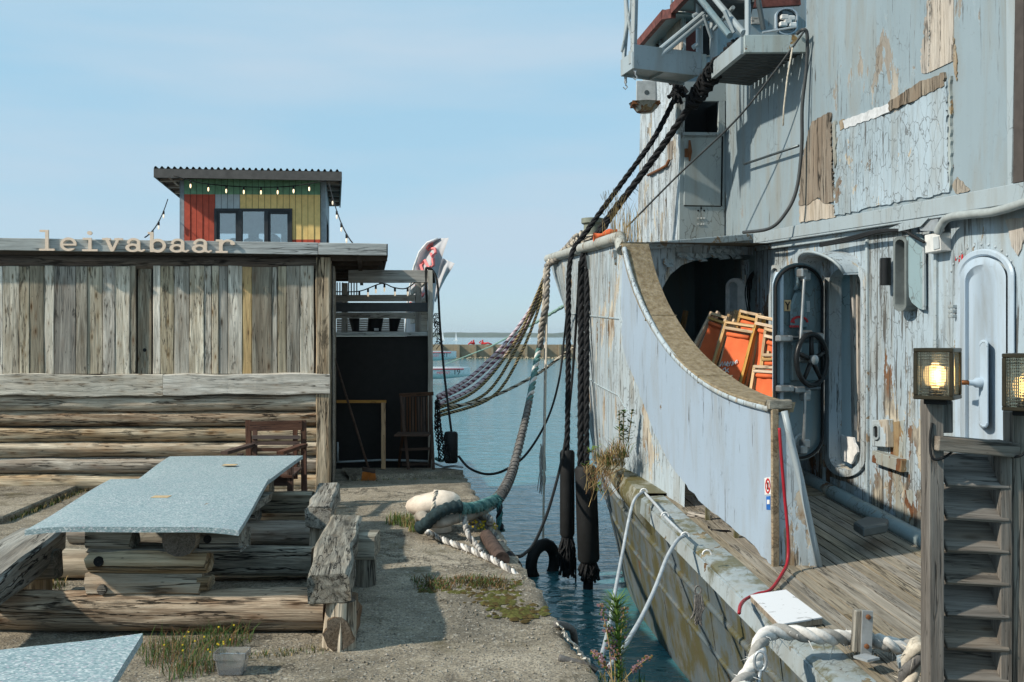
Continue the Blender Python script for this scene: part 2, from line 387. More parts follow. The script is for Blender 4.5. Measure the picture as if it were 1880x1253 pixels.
def paint(pc=(.42,.55,.63), pc2=(.34,.46,.52), amt=.5, under=((.5,.45,.36),(.2,.18,.15),(.17,.075,.03)), chips=.5, streak=.4, sc_=1.0, moss=0, rust=.3, gloss=.5, zs=.35, zones=(), grime=.45, crackle=.4):
    """Old ship paint: two coats, flaked patches over bare wood, cracks that run down, rust and algae."""
    def f(name):
        t = NT(name); o = t.co('Object', (1,1,1), False); st = t.co('Object', (sc_, sc_, sc_*zs), False)
        big = t.noise(t.co('Object', (.9,.9,.5), False), 1.3, 5, .6)
        p = t.mix(t.ramp(big, .35, .65), pc, pc2)
        p = t.mix(t.math('MULTIPLY', t.noise(t.co('Object', (14,14,.8), False), 1, 4, .6), .22*streak+.08), p, tuple(x*.62 for x in pc2))   # rain marks
        gm = t.noise(t.co('Object', (3.2,3.2,.55), False), 1.5, 5, .65, .4); p = t.mix(t.math('MULTIPLY', t.ramp(gm, .47, .72), grime), p, (.21,.185,.135))      # run-off dirt
        sp_ = t.noise(t.co('Object', (1,1,1), False), 34, 2, .6); p = t.mix(t.math('MULTIPLY', t.step(sp_, .66, .7), .35*grime), p, (.12,.11,.09))
        n1 = t.noise(st, 3.3, 7, .68, .3); pm = t.noise(t.co('Object', (.7,.7,.35), False), 1.7, 3, .5)
        lo = .74-.2*amt; edge = t.math('ADD', n1, t.math('MULTIPLY', t.math('SUBTRACT', pm, .5), .35))
        for zc, zr, zst in zones:                            # places where the coat has mostly come away
            dv = t.n('VectorMath', operation='DISTANCE'); t.put(dv.inputs[0], t.co('Object', (1/zr[0], 1/zr[1], 1/zr[2]), False)); dv.inputs[1].default_value = (zc[0]/zr[0], zc[1]/zr[1], zc[2]/zr[2])
            edge = t.math('ADD', edge, t.math('MULTIPLY', t.step(dv.outputs['Value'], 1.1, .3), zst))
        flake = t.step(edge, lo, lo+.012); rim = t.step(edge, lo-.03, lo)
        ck = t.noise(t.co('Object', (26*sc_, 26*sc_, 1.5*sc_), False), 1.1, 4, .7, .2); ckm = t.math('MULTIPLY', t.step(ck, .69-.12*chips, .715-.12*chips), t.step(t.math('ADD', t.math('MULTIPLY', pm, .5), t.math('MULTIPLY', big, .5)), .48-.1*chips, .56-.1*chips))
        dis = t.noise(o, 4, 3, .6); dvv = t.n('VectorMath', operation='ADD'); t.put(dvv.inputs[0], t.co('Object', (9*sc_,9*sc_,4.2*sc_), False)); dc = t.n('CombineXYZ'); t.put(dc.inputs[0], t.math('MULTIPLY', dis, 2.2)); t.put(dc.inputs[2], t.math('MULTIPLY', t.noise(o, 5, 3, .6), 2.2)); t.put(dvv.inputs[1], dc.outputs[0])
        vc_ = t.vor(dvv.outputs[0], 1.0, 'DISTANCE_TO_EDGE'); crk = t.math('MULTIPLY', t.step(vc_, .035, .008), t.step(t.noise(t.co('Object', (1.1,1.1,.8), False), 1.6, 4, .6), .62-.25*crackle, .72-.25*crackle))
        un = t.noise(t.co('Object', (2.2,2.2,1.0), False), 2.1, 6, .6); u = t.mix(t.step(un, .42, .52), under[0], under[1]); u = t.mix(t.step(un, .58-.1*rust, .64-.1*rust), u, under[2])
        grain = t.noise(t.co('Object', (60,60,3), False), 1, 4, .6); u = t.mix(t.math('MULTIPLY', grain, .5), u, tuple(x*.4 for x in under[1]))
        c = t.mix(t.math('MULTIPLY', rim, .35), p, tuple(min(1, x*1.25) for x in pc)); c = t.mix(flake, c, u)
        c = t.mix(t.math('MULTIPLY', t.math('MAXIMUM', ckm, t.math('MULTIPLY', crk, .8)), .85), c, (.055,.048,.04))
        rs = t.noise(t.co('Object', (5,5,.35), False), 1.6, 6, .6, .2); c = t.mix(t.math('MULTIPLY', t.step(rs, .72-.1*rust, .86-.1*rust), .55), c, (.23,.12,.045))
        if moss:
            ms = t.noise(t.co('Object', (3,3,2), False), 1.5, 8, .7); c = t.mix(t.math('MULTIPLY', t.step(ms, .62-.25*moss, .74-.25*moss), .85), c, (.085,.075,.022))
            c = t.mix(t.math('MULTIPLY', t.step(t.noise(t.co('Object', (8,8,1.2), False), 1.5, 6, .6), .55, .75), .6*moss), c, (.1,.065,.03))
        h = t.math('SUBTRACT', t.math('SUBTRACT', t.math('MULTIPLY', n1, .12), t.math('MULTIPLY', flake, .8)), t.math('MULTIPLY', ckm, .7))
        return t.fin(c, t.mix(flake, (gloss,)*3, (.9,)*3), h, .55, .006, spec=.35)
    return f
BL = (.365,.45,.515); BL2 = (.305,.375,.425); GR = (.25,.315,.355); GR2 = (.215,.275,.31)
D('paint_house', paint(BL, BL2, .7, chips=1.25, streak=.7, rust=.55, grime=.75, crackle=.55, zones=(((3.0,8.2,.35),(2.5,3.6,.55),.13), ((3.1,7.6,1.0),(.5,.35,.5),.12), ((2.9,9.0,2.3),(.5,.6,.3),.1))))
D('paint_upper', paint(GR, GR2, .36, chips=.6, streak=.7, rust=-.4, grime=.5, crackle=.2, under=((.42,.39,.34),(.27,.25,.22),(.2,.16,.12)), zones=(((3.1,8.2,3.9),(.6,1.0,.7),.1), ((3.2,7.0,4.0),(.5,.4,.9),.1), ((3.0,8.9,3.0),(.5,.6,.3),.12))))
D('paint_crackle', paint(BL, GR, .66, chips=.9, rust=.15, sc_=1.5, zs=.8, crackle=1.2, grime=.5))
D('paint_outboard', paint((.46,.525,.575), (.43,.475,.5), .92, chips=1.3, rust=.3, sc_=1.4, crackle=1, grime=.6, under=((.58,.53,.43),(.38,.35,.3),(.2,.15,.1))))
D('paint_aft', paint((.335,.385,.395), (.31,.36,.37), .2, chips=.2, rust=.1))
D('paint_panel', paint((.325,.405,.5), (.305,.385,.475), .24, chips=.5, streak=.6, rust=.2, gloss=.45, grime=.4, crackle=.05))
D('paint_hull', paint((.4,.475,.53), (.355,.415,.45), .78, chips=.95, rust=.4, sc_=1.2, grime=.75, crackle=.6, under=((.55,.5,.4),(.42,.38,.32),(.26,.17,.09))))
D('paint_low', paint((.115,.145,.165), (.085,.11,.12), .5, chips=.35, rust=.6, moss=.62, sc_=.9, under=((.14,.13,.1),(.1,.085,.05),(.13,.07,.03))))
D('paint_strake', paint((.27,.32,.345), (.19,.22,.22), .72, chips=.5, rust=.5, moss=.55, sc_=1.3, zs=1, under=((.3,.26,.18),(.16,.13,.08),(.13,.085,.04))))
D('paint_mossy', paint((.3,.31,.27), (.22,.21,.15), .8, chips=.5, rust=.6, moss=.85, under=((.16,.13,.07),(.1,.08,.03),(.11,.06,.03))))
D('paint_trim', paint((.31,.365,.395), (.29,.345,.375), .05, chips=.1, rust=.05, gloss=.4))
D('paint_rim', paint((.35,.42,.46), (.32,.385,.415), .72, chips=.5, rust=.2, zs=1, under=((.33,.25,.17),(.25,.19,.13),(.2,.13,.08))))
D('paint_door', paint((.39,.48,.57), (.37,.455,.535), .24, chips=.5, rust=.15, gloss=.45, grime=.5, crackle=.05))
D('paint_inner', paint((.13,.2,.23), (.12,.185,.215), .02, chips=.05, rust=.02, gloss=.35))
D('paint_sill', paint((.25,.33,.36), (.21,.28,.3), .6, chips=.4, rust=.7, moss=.25))
D('paint_rust', paint((.33,.38,.38), (.25,.24,.2), 1.0, chips=.7, rust=1.0, under=((.3,.22,.12),(.16,.07,.03),(.13,.05,.02))))
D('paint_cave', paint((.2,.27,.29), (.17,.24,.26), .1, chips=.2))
def flat(c, rough=.7, metal=0, spec=.25, var=.25, sc_=8, bump=.15, emit=None, es=1):
    def f(name):
        t = NT(name); n = t.noise(t.co('Object', (sc_,)*3), 1.5, 6, .6)
        k = t.mix(t.ramp(n, .3, .7), tuple(x*(1-var) for x in c), tuple(min(1, x*(1+var*.6)) for x in c))
        m = t.fin(k, rough, n, bump, .004, metal, spec)
        if emit: t.put(t.bs.inputs['Emission Color'], emit); t.bs.inputs['Emission Strength'].default_value = es
        return m
    return f
for nm, a in {
 'black_rubber': ((.012,.013,.014), .7), 'black_rope': ((.011,.012,.014), .85), 'black_metal': ((.012,.013,.014), .35), 'tar': ((.013,.0125,.012), .75),
 'white_paint': ((.68,.68,.67), .5), 'pale_grey': ((.4,.44,.46), .5), 'steel': ((.36,.37,.37), .35, .7), 'dark_steel': ((.1,.12,.13), .4, .6), 'galv': ((.42,.45,.47), .45, .5),
 'rust': ((.17,.07,.03), .85), 'rust_roof': ((.14,.045,.035), .75, 0, .25, .6), 'red_lead': ((.12,.035,.03), .7, 0, .2, .4), 'brown_post': ((.065,.055,.05), .7), 'rusty_pipe': ((.075,.05,.04), .8, 0, .2, .7, 14, .6),
 'red_cable': ((.3,.015,.025), .4), 'red': ((.5,.03,.03), .6), 'blue_print': ((.02,.12,.4), .6), 'pink_print': ((.75,.22,.22), .7), 'red_print': ((.45,.03,.035), .6), 'black_print': ((.012,.012,.012), .6),
 'bollard_paint': ((.66,.56,.46), .6, 0, .25, .4, 5, .3), 'teal_net': ((.035,.12,.12), .85, 0, .2, .5, 30, .5), 'teal_rope': ((.11,.23,.22), .9, 0, .2, .5, 60, .8), 'sleeve': ((.16,.15,.14), .85, 0, .2, .6, 24, 1.0), 'canvas_blue': ((.022,.04,.045), .85, 0, .2, .6, 22, 1.0), 'sack': ((.3,.27,.23), .9, 0, .2, .4, 10, .5),
 'hemp': ((.5,.45,.37), .9, 0, .2, .3, 30, .4), 'hemp_white': ((.62,.6,.57), .9, 0, .2, .2, 30, .4), 'hemp_grey': ((.13,.125,.12), .9, 0, .2, .4, 30, .4), 'rope_gold': ((.36,.28,.14), .9, 0, .2, .3, 30, .3), 'rope_brown': ((.035,.028,.022), .9), 'rope_pink': ((.56,.48,.52), .9, 0, .2, .2, 30, .3), 'rope_purple': ((.13,.05,.075), .9, 0, .2, .3, 30, .3), 'rope_green': ((.2,.32,.27), .9, 0, .2, .3, 30, .3),
 'letter_wood': ((.8,.63,.49), .6, 0, .25, .12), 'orange_canvas': ((.66,.14,.05), .8, 0, .2, .12, 5, .1), 'orange_bristle': ((.55,.17,.03), .8), 'net_black': ((.012,.012,.013), .9), 'net_pale': ((.5,.48,.43), .9),
 'cab_green': ((.18,.36,.22), .7, 0, .2, .3), 'cab_red': ((.47,.085,.05), .65, 0, .2, .2), 'cab_yellow': ((.8,.57,.22), .65, 0, .2, .15), 'cab_grey': ((.42,.47,.48), .65, 0, .2, .15), 'cab_roof': ((.095,.09,.085), .5, .2), 'cab_frame': ((.035,.04,.045), .5), 'cab_side': ((.28,.33,.36), .6), 'soffit': ((.06,.042,.03), .8, 0, .2, .4),
 'green_pot': ((.03,.13,.11), .5), 'rag_black': ((.01,.011,.014), .9), 'flag_white': ((.78,.79,.8), .8, 0, .2, .05), 'boat_white': ((.75,.77,.77), .35), 'sail_white': ((.85,.86,.87), .7), 'boat_red': ((.42,.05,.06), .5), 'bronze': ((.06,.052,.036), .3, .75), 'brass': ((.22,.085,.03), .4, .6), 'cream_sticker': ((.5,.36,.2), .6), 'stone': ((.3,.25,.17), .9, 0, .2, .5),
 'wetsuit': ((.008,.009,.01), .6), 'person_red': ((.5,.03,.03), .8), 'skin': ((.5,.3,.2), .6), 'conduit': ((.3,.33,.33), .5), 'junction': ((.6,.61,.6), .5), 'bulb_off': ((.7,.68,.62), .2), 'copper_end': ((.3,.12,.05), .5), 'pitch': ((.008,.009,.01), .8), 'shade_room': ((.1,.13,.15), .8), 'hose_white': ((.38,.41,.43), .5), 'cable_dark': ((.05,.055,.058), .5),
 'leaf': ((.055,.11,.025), .7, 0, .2, .4), 'leaf_light': ((.1,.17,.03), .7, 0, .2, .4), 'straw': ((.33,.24,.11), .85, 0, .2, .3), 'straw_red': ((.22,.12,.055), .85), 'flower_pink': ((.26,.15,.17), .8), 'flower_yellow': ((.55,.4,.03), .8), 'moss': ((.085,.085,.025), .95, 0, .1, .6, 20, .8), 'moss_brown': ((.075,.055,.02), .95, 0, .1, .6, 20, .8),
}.items(): D(nm, flat(*a))
D('bulb', flat((.9,.8,.6), .3, emit=(1,.72,.4), es=1.8)); D('bulb_dim', flat((.9,.85,.75), .3, emit=(1,.8,.55), es=.5))
D('filament', flat((1,.8,.5), .3, emit=(1,.62,.24), es=9))
def glass(tint, rough, tr, bump=None):
    def f(name):
        t = NT(name); t.bs.inputs['Transmission Weight'].default_value = tr; t.bs.inputs['IOR'].default_value = 1.45
        return t.fin(tint, rough, spec=.5)
    return f
D('prism_glass', glass((.66,.66,.58), .04, .95)); D('tub', glass((.92,.94,.95), .2, .88))
def pane(name):
    t = NT(name); return t.fin((.05,.07,.08), .04, spec=.9)
D('pane', pane)
def clear_pane(name):                    # thin window glass: mostly clear, a little mirror
    t = NT(name); tr = t.n('BsdfTransparent'); tr.inputs[0].default_value = (.8,.86,.88,1); gl = t.n('BsdfGlossy'); gl.inputs['Roughness'].default_value = .03
    ms = t.n('MixShader'); fr = t.n('Fresnel'); t.put(ms.inputs[0], t.math('ADD', fr.outputs[0], .22)); t.put(ms.inputs[1], tr.outputs[0]); t.put(ms.inputs[2], gl.outputs[0])
    t.t.links.new(ms.outputs[0], t.t.nodes['Material Output'].inputs[0]); return t.mat
D('clear_pane', clear_pane)
def rubber_top(name):                    # recycled crumb board: pale blue with flecks
    t = NT(name); c = t.co('Object', (1,1,1)); v = t.n('TexVoronoi'); t.put(v.inputs['Vector'], t.co('Object', (75, 160, 160))); v.inputs['Scale'].default_value = 1.5
    x = t.xyz(v.outputs['Color']); k = t.mix(t.step(x[0], .2, .8), (.185,.262,.28), (.305,.38,.395)); k = t.mix(t.step(x[1], .86, .88), k, (.13,.2,.215)); k = t.mix(t.step(x[2], .86, .88), k, (.52,.56,.56)); k = t.mix(t.step(x[1], .07, .05), k, (.36,.33,.38))
    b = t.noise(c, 2.5, 4); k = t.mix(t.math('MULTIPLY', t.step(b, .5, .75), .3), k, (.2,.3,.33))
    return t.fin(k, .55, x[0], .12, .003, spec=.3)
D('rubber_top', rubber_top)
def concrete(name):
    t = NT(name); c = t.co('Object', (1,1,1), False); big = t.noise(c, .9, 6, .62, .4); mid = t.noise(c, 6, 9, .72); fine = t.noise(c, 75, 5, .7); gr_ = t.noise(c, 26, 6, .7)
    k = t.mix(t.ramp(mid, .34, .66), (.145,.122,.09), (.34,.295,.222)); k = t.mix(t.math('MULTIPLY', t.ramp(big, .5, .6), .6), k, (.44,.385,.3)); k = t.mix(t.math('MULTIPLY', t.ramp(big, .45, .3), .7), k, (.1,.09,.07))
    st = t.vor(t.co('Object', (42,42,42), False), 1); v2 = t.n('TexVoronoi'); t.put(v2.inputs['Vector'], t.co('Object', (42,42,42), False)); v2.inputs['Scale'].default_value = 1
    stm = t.math('MULTIPLY', t.step(st, .34, .2), t.step(t.noise(c, 7, 4), .36, .5)); k = t.mix(t.math('MULTIPLY', stm, .75), k, t.mix(t.xyz(v2.outputs['Color'])[0], (.1,.092,.08), (.5,.47,.42)))
    k = t.mix(t.math('MULTIPLY', t.ramp(fine, .54, .34), .9), k, (.05,.046,.04)); k = t.mix(t.math('MULTIPLY', t.ramp(gr_, .56, .66), .8), k, (.44,.41,.35))
    pl = t.noise(t.co('Object', (2.2, 3.4, 3), False), 1.9, 12, .78); k = t.mix(t.math('MULTIPLY', t.step(pl, .6, .63), .8), k, (.46,.43,.36)); k = t.mix(t.math('MULTIPLY', t.step(pl, .4, .37), .25), k, (.09,.082,.066))
    mo = t.noise(c, 1.7, 10, .75); k = t.mix(t.math('MULTIPLY', t.step(mo, .56, .66), .75), k, (.085,.07,.035))
    wv = t.n('VectorMath', operation='ADD'); t.put(wv.inputs[0], t.co('Object', (.33,.33,.33), False)); cc = t.n('CombineXYZ'); t.put(cc.inputs[0], t.math('MULTIPLY', t.noise(c, 2.5, 6, .7), .8)); t.put(cc.inputs[1], t.math('MULTIPLY', t.noise(c, 3.1, 6, .7), .8)); t.put(wv.inputs[1], cc.outputs[0])
    ck = t.step(t.vor(wv.outputs[0], 1, 'DISTANCE_TO_EDGE'), .012, .003); k = t.mix(t.math('MULTIPLY', ck, .6), k, (.04,.037,.03))
    h = t.math('SUBTRACT', t.math('ADD', t.math('ADD', t.math('MULTIPLY', mid, .8), t.math('MULTIPLY', fine, .5)), t.math('ADD', t.math('MULTIPLY', stm, .5), t.math('MULTIPLY', t.step(pl, .6, .63), .3))), ck)
    return t.fin(k, .92, h, .9, .014)
D('concrete', concrete)
def quay_side(name):
    t = NT(name); c = t.co('Object', (1,1,1), False); n = t.noise(c, 3, 8, .7); z = t.xyz(c)[2]
    k = t.mix(t.ramp(n, .3, .7), (.09,.085,.075), (.3,.28,.24)); k = t.mix(t.step(z, -.6, -.95), k, (.03,.034,.02)); return t.fin(k, .9, n, .8, .03)
D('quay_side', quay_side)
def water(name):
    t = NT(name); c = t.co('Object', (1,1,1), False)
    w1 = t.noise(t.co('Object', (1.0,1.9,1), False, (0,0,.25)), 1.5, 4, .55, .4); w2 = t.noise(t.co('Object', (1,1.7,1), False, (0,0,-.3)), 6.5, 3, .5, .3); w3 = t.noise(t.co('Object', (.12,.3,1), False), 1, 3)
    h = t.math('ADD', t.math('ADD', w1, t.math('MULTIPLY', w2, .22)), t.math('MULTIPLY', w3, .8))
    k = t.mix(t.noise(t.co('Object', (.02,.05,1), False), 1, 3), (.04,.15,.18), (.05,.175,.205))
    m = t.fin(k, .07, h, .36, .2, spec=.5); t.bs.inputs['IOR'].default_value = 1.33; return m
D('water', water)
def far_green(name):
    t = NT(name); n = t.noise(t.co('Object', (.02,.02,.06), False), 1, 5, .6); return t.fin(t.mix(t.ramp(n, .35, .65), (.03,.05,.03), (.07,.09,.045)), .95)
D('far_green', far_green)
def breakwater(name):
    t = NT(name); c = t.co('Object', (1,1,1), False); n = t.noise(c, .8, 6, .65); n2 = t.noise(t.co('Object', (2.5,2.5,.5), False), 1, 6, .6)
    k = t.mix(t.ramp(n, .3, .7), (.2,.155,.1), (.36,.29,.2)); k = t.mix(t.math('MULTIPLY', t.step(n2, .52, .7), .5), k, (.12,.095,.065)); return t.fin(k, .9, n, .3, .05)
D('breakwater', breakwater)
def wheat(name): return flat((.3,.2,.1))(name)
# ---------------------------------------------------------------- the setting: water, shore, quay
def edgeX(Y): return 0.43 - 0.138 * (Y - 4.92) - (max(0, min(1, (Y-12.45)/.25)))*.42
def setting():
    b = MB(); rows = []
    ys = [-30, 0, 10, 30, 80, 200, 500, 1200, 2500, 4600]
    for y in ys: rows.append([V((x, y, -1.2)) for x in (-5000, -800, -100, -20, 0, 20, 100, 800, 5000)])
    b.grid(rows); o = b.build('water', 'water'); tag(o, kind='structure')
    # far wooded shore
    b = MB(); rows = [[], [], [], []]
    for i in range(121):
        x = -1900 + 3800*i/120; y = 2900 + 120*math.sin(i*.13); h = 13 + 7*noise.noise(V((x*.004, 2, 0))) + 5*noise.noise(V((x*.03, 5, 0)))
        rows[0].append(V((x, y-120, -1.3))); rows[1].append(V((x, y-30, h*.75 - 1))); rows[2].append(V((x, y+80, h))); rows[3].append(V((x, y+500, -1.3)))
    b.grid(rows); tag(b.build('far_shore', 'far_green', smooth=True), kind='structure')
    # quay: top sheet with a broken edge, and its wall
    b = MB(); sv = [0, .02, .05, .09, .14, .2, .28, .37, .47, .58, .7, .84, 1.0, 1.2, 1.4, 1.65, 1.95, 2.3, 2.7, 3.2, 3.8, 4.6, 6, 9, 14, 24]
    tv = [-14, -6, -2, 0, 1.5, 2.6]; t = 3.2
    while t < 12.9: tv.append(t); t += .07 if t < 8.5 else .1
    tv += [13.6, 15, 18, 22.5]; rows = []; low = []
    for Y in tv:
        x0 = edgeX(Y) + .045*noise.noise(V((Y*1.9, 3, 0))) + .03*noise.noise(V((Y*6, 8, 0))) + .018*noise.noise(V((Y*17, 8, 5))); row = []
        for s in sv:
            z = .012*noise.noise(V(((x0-s)*1.1, Y*1.1, 0))) + .006*noise.noise(V(((x0-s)*6, Y*6, 4)))
            e = max(0, .07 - s)/.07; chip = .1 + .55*noise.noise(V((Y*2.9, s*3, 9))) + .5*noise.noise(V((Y*9, s*8, 2)))
            z -= e*e*(.015 + .13*max(0, chip))
            row.append(V((x0 - s*.99, Y - s*.137*0, z)))
        rows.append(row[::-1])
        low.append([row[0] + V((-.02, 0, -.0)), row[0] + V((-.05+.03*noise.noise(V((Y*3, 1, 7))), 0, -.35)), V((x0-.07, Y, -.9)), V((x0-.08, Y, -1.6))])
    b.grid(rows, 0); b.grid(low, 1)
    q = b.build('quay', ['concrete', 'quay_side'], smooth=True); tag(q, kind='structure')
    # raised apron slab under the porch, and the old kerb at the left
    ap = MB(); pts = []
    a0 = gr(640, 884); a1 = gr(850, 872)
    n = 26; top = []; topb = []; bot = []
    for i in range(n+1):
        p = a0.lerp(a1, i/n); j = .02*noise.noise(V((i*.9, 2, 1))); top.append(V((p.x, p.y+.05+j, .05))); topb.append(V((p.x-.22, 12.5, .05))); bot.append(V((p.x, p.y+j, -.05)))
    ap.grid([bot, top, topb]); rt = [top[-1], topb[-1]]; ap.grid([[top[-1], topb[-1]], [top[-1]-V((0,0,.2)), topb[-1]-V((0,0,.2))]])
    tag(ap.build('porch_pavement', 'concrete', smooth=2), kind='structure')
    sl = MB(); A = [gr(-300, 1010), gr(8, 962), gr(150, 900), gr(260, 893), gr(-400, 893)]
    top = [V((p.x, p.y, .07)) for p in A]; sl.slab(top, V((0,0,-.12)))
    tag(sl.build('old_pavement', 'concrete', bevel=.015), kind='structure')
    # breakwater of concrete panels with ribs
    bw = thing('breakwater', 'brown concrete breakwater wall across the harbour with vertical ribs', 'breakwater', (10, 132, -1.2))
    Yb = 132; x = -14.0; i = 0
    while x < 30:
        w = 2.25 + .3*noise.noise(V((i*3.3, 1, 1))); m = MB(); h = .62+.05*noise.noise(V((i*1.7, 4, 1)))
        m.box(x+.02, x+w-.02, Yb, Yb+1.2, -1.5, h); m.build('panel', 'breakwater', bw)
        m = MB(); m.box(x-.16, x+.16, Yb-.75, Yb-.003, -1.4, h-.02); m.build('rib', 'breakwater', bw)
        x += w; i += 1
    m = MB(); rn = random.Random(5)
    for k in range(420):
        c = V((rn.uniform(-15, 30), Yb-.9-rn.random()*1.6, -1.2+rn.uniform(-.1,.12))); r = rn.uniform(.12,.32)
        vs = [c+V((rn.uniform(.7,1)*r*a, rn.uniform(.7,1)*r*b_, rn.uniform(.4,.8)*r*c_)) for a, b_, c_ in ((1,0,0),(-1,0,0),(0,1,0),(0,-1,0),(0,0,1),(0,0,-1))]
        m.add(vs, [(0,2,4),(2,1,4),(1,3,4),(3,0,4),(2,0,5),(1,2,5),(3,1,5),(0,3,5)])
    o = m.build('rubble', 'stone', bw); o['kind'] = 'stuff'
setting()
# ---------------------------------------------------------------- the board-and-log shed
SH = Plane((-1.99, 11.1), (-5.99, 11.1 - .07*4))      # front wall plane, n towards the camera
if SH.n.y > 0: SH.n = -SH.n
def shed():
    base = SH.pt(300, 900); sh = thing('shed', 'weathered board and log shed with a flat roof beside the picnic tables', 'shed', (base.x, base.y, 0))
    P = SH.pt
    X = [-300,-268,-240,-205,-180,-150,-118,-85,-60,-28,0,6,36,55,82,100,140,161,189,212,239,250]
    X2 = [281,295,320,348,375,389,402,419,445,463,500,510,526,551,577]
    segs = list(zip(X, X[1:])) + [(253,279,'r')] + list(zip(X2, X2[1:]))
    rn = random.Random(11)
    for s in segs:
        a, c = s[0], s[1]; rec = len(s) > 2; o = rn.uniform(0, .014) - (.05 if rec else 0); th = .03
        y0, y1 = 489 + rn.uniform(-1, 1), 687
        p0 = P((a+c)/2, y1, o - th/2); p1 = P((a+c)/2, y0, o - th/2); w = (P(c-.5, 600) - P(a+.5, 600)).length
        mat = 'board_yellow' if a == 445 else ('plank_pale' if a in (82, 212, 389, 375, 551) else ('board_dark' if a in (239, 100, 253, 463, 55) else 'board'))
        beam('board', p0, p1, th, w, mat, sh, up=SH.d, rough=.004, seg=5, seed=rn.random())
    m = MB(); m.slab([P(-320, 484, -.07), P(610, 484, -.07), P(610, 900, -.07), P(-320, 900, -.07)], -SH.n*.05); m.build('wall_lining', 'tar', sh)
    # knot hole peg in the recessed board
    m = MB(); m.lathe(P(266, 643, -.049), [(.0,.012),(.02,.012),(.026,.0)], 12, axis=SH.n); m.build('bung', 'pitch', sh)
    beam('sill_plank', P(-320, 707.5, .035), P(300, 707.5, .035), .075, .235, 'plank_pale', sh, rough=.022, seg=26, ch=.008, seed=4)
    beam('sill_plank', P(300.6, 706.5, .037), P(606, 705, .037), .075, .225, 'plank_pale', sh, rough=.022, seg=18, ch=.008, seed=9)
    ys = [724, 755, 784, 811, 839, 870, 903]
    for i in range(6):
        r = (ys[i+1]-ys[i])/2/F*11*1.03; log('wall_log', P(-330, (ys[i]+ys[i+1])/2+1, -.07), P(582, (ys[i]+ys[i+1])/2-1, -.07), r, r*.97, 'log_bark' if i == 1 else 'log', sh, seg=30, rough=.16, seed=i+2)
    log('wall_plate', P(-330, 481, -.07), P(592, 484, -.07), .085, .08, 'log_dark', sh, seg=24, rough=.12, seed=31)
    p0, p1 = P(594.5, 893, -.03), P(594.5, 474, -.03); beam('corner_post', V((p0.x, p0.y, 0)), p1, .16, .155, 'timber_warm', sh, up=SH.d, rough=.01, seg=10, ch=.012, seed=3)
    # side wall of the shed, dark boards running back
    side = Plane((-1.99, 11.22), (-2.16, 14.2)); 
    for k in range(10):
        y0 = 11.24 + k*.15; m = MB(); x = -2.02 - (y0-11.2)*.165; m.box(x-.03, x, y0, y0+.143, .05, 2.5); m.build('side_board', 'board_dark', sh)
    # roof: fascia, slab, rafters under the overhang
    f = .13
    def fp(px, py): return P(px, py, f)
    a, b_, c = (-330, 443), (584.5, 457.5), (710, 459)
    def fb(x0, x1, name='fascia'):
        t = lambda x: 437 + 11*x/710; u = lambda x: 460 + 9.5*x/710
        p0 = fp(x0, (t(x0)+u(x0))/2); p1 = fp(x1, (t(x1)+u(x1))/2); h = (u(x1)-t(x1))/F*p1.y
        beam(name, p0, p1, .035, h, 'fascia', sh, up=SH.n.cross(SH.d)*-1 if False else (0,0,1), rough=.003, seg=10)
    fb(-330, 240); fb(240.4, 584); fb(584.8, 710)
    ft = fp(-330, 444); ft2 = fp(709, 455); back = V((-.76, 5.2, -.03))
    m = MB(); top = [ft - SH.n*.03 + V((0,0,.02)), ft2 - SH.n*.03 + V((0,0,.02)), ft2 + back, ft + back]; m.slab(top, V((0,0,-.05))); m.build('roof', 'soffit', sh)
    e0 = fp(709, 459) - SH.n*.05 - SH.d*.0; beam('fascia', e0, e0 + back*1.0 + V((.0,0,.0)), .03, .14, 'soffit', sh)
    for k in range(7):
        q0 = fp(612, 468) - SH.n*(.12+.62*k) + V((-.2,0,-.02)); q1 = q0 + V((.78,.05,0)); 
        dz = -.006*.62*k; q0.x -= .15*.62*k; q1.x -= .15*.62*k; beam('rafter', q0+V((0,0,dz)), q1+V((0,0,dz)), .05, .075, 'soffit', sh)
    q = fp(660, 468); beam('purlin', q+V((0,-.05,-.03))-SH.n*.1, q+V((0,-.05,-.03))+back*.95-SH.n*.1, .05, .05, 'soffit', sh)
shed()
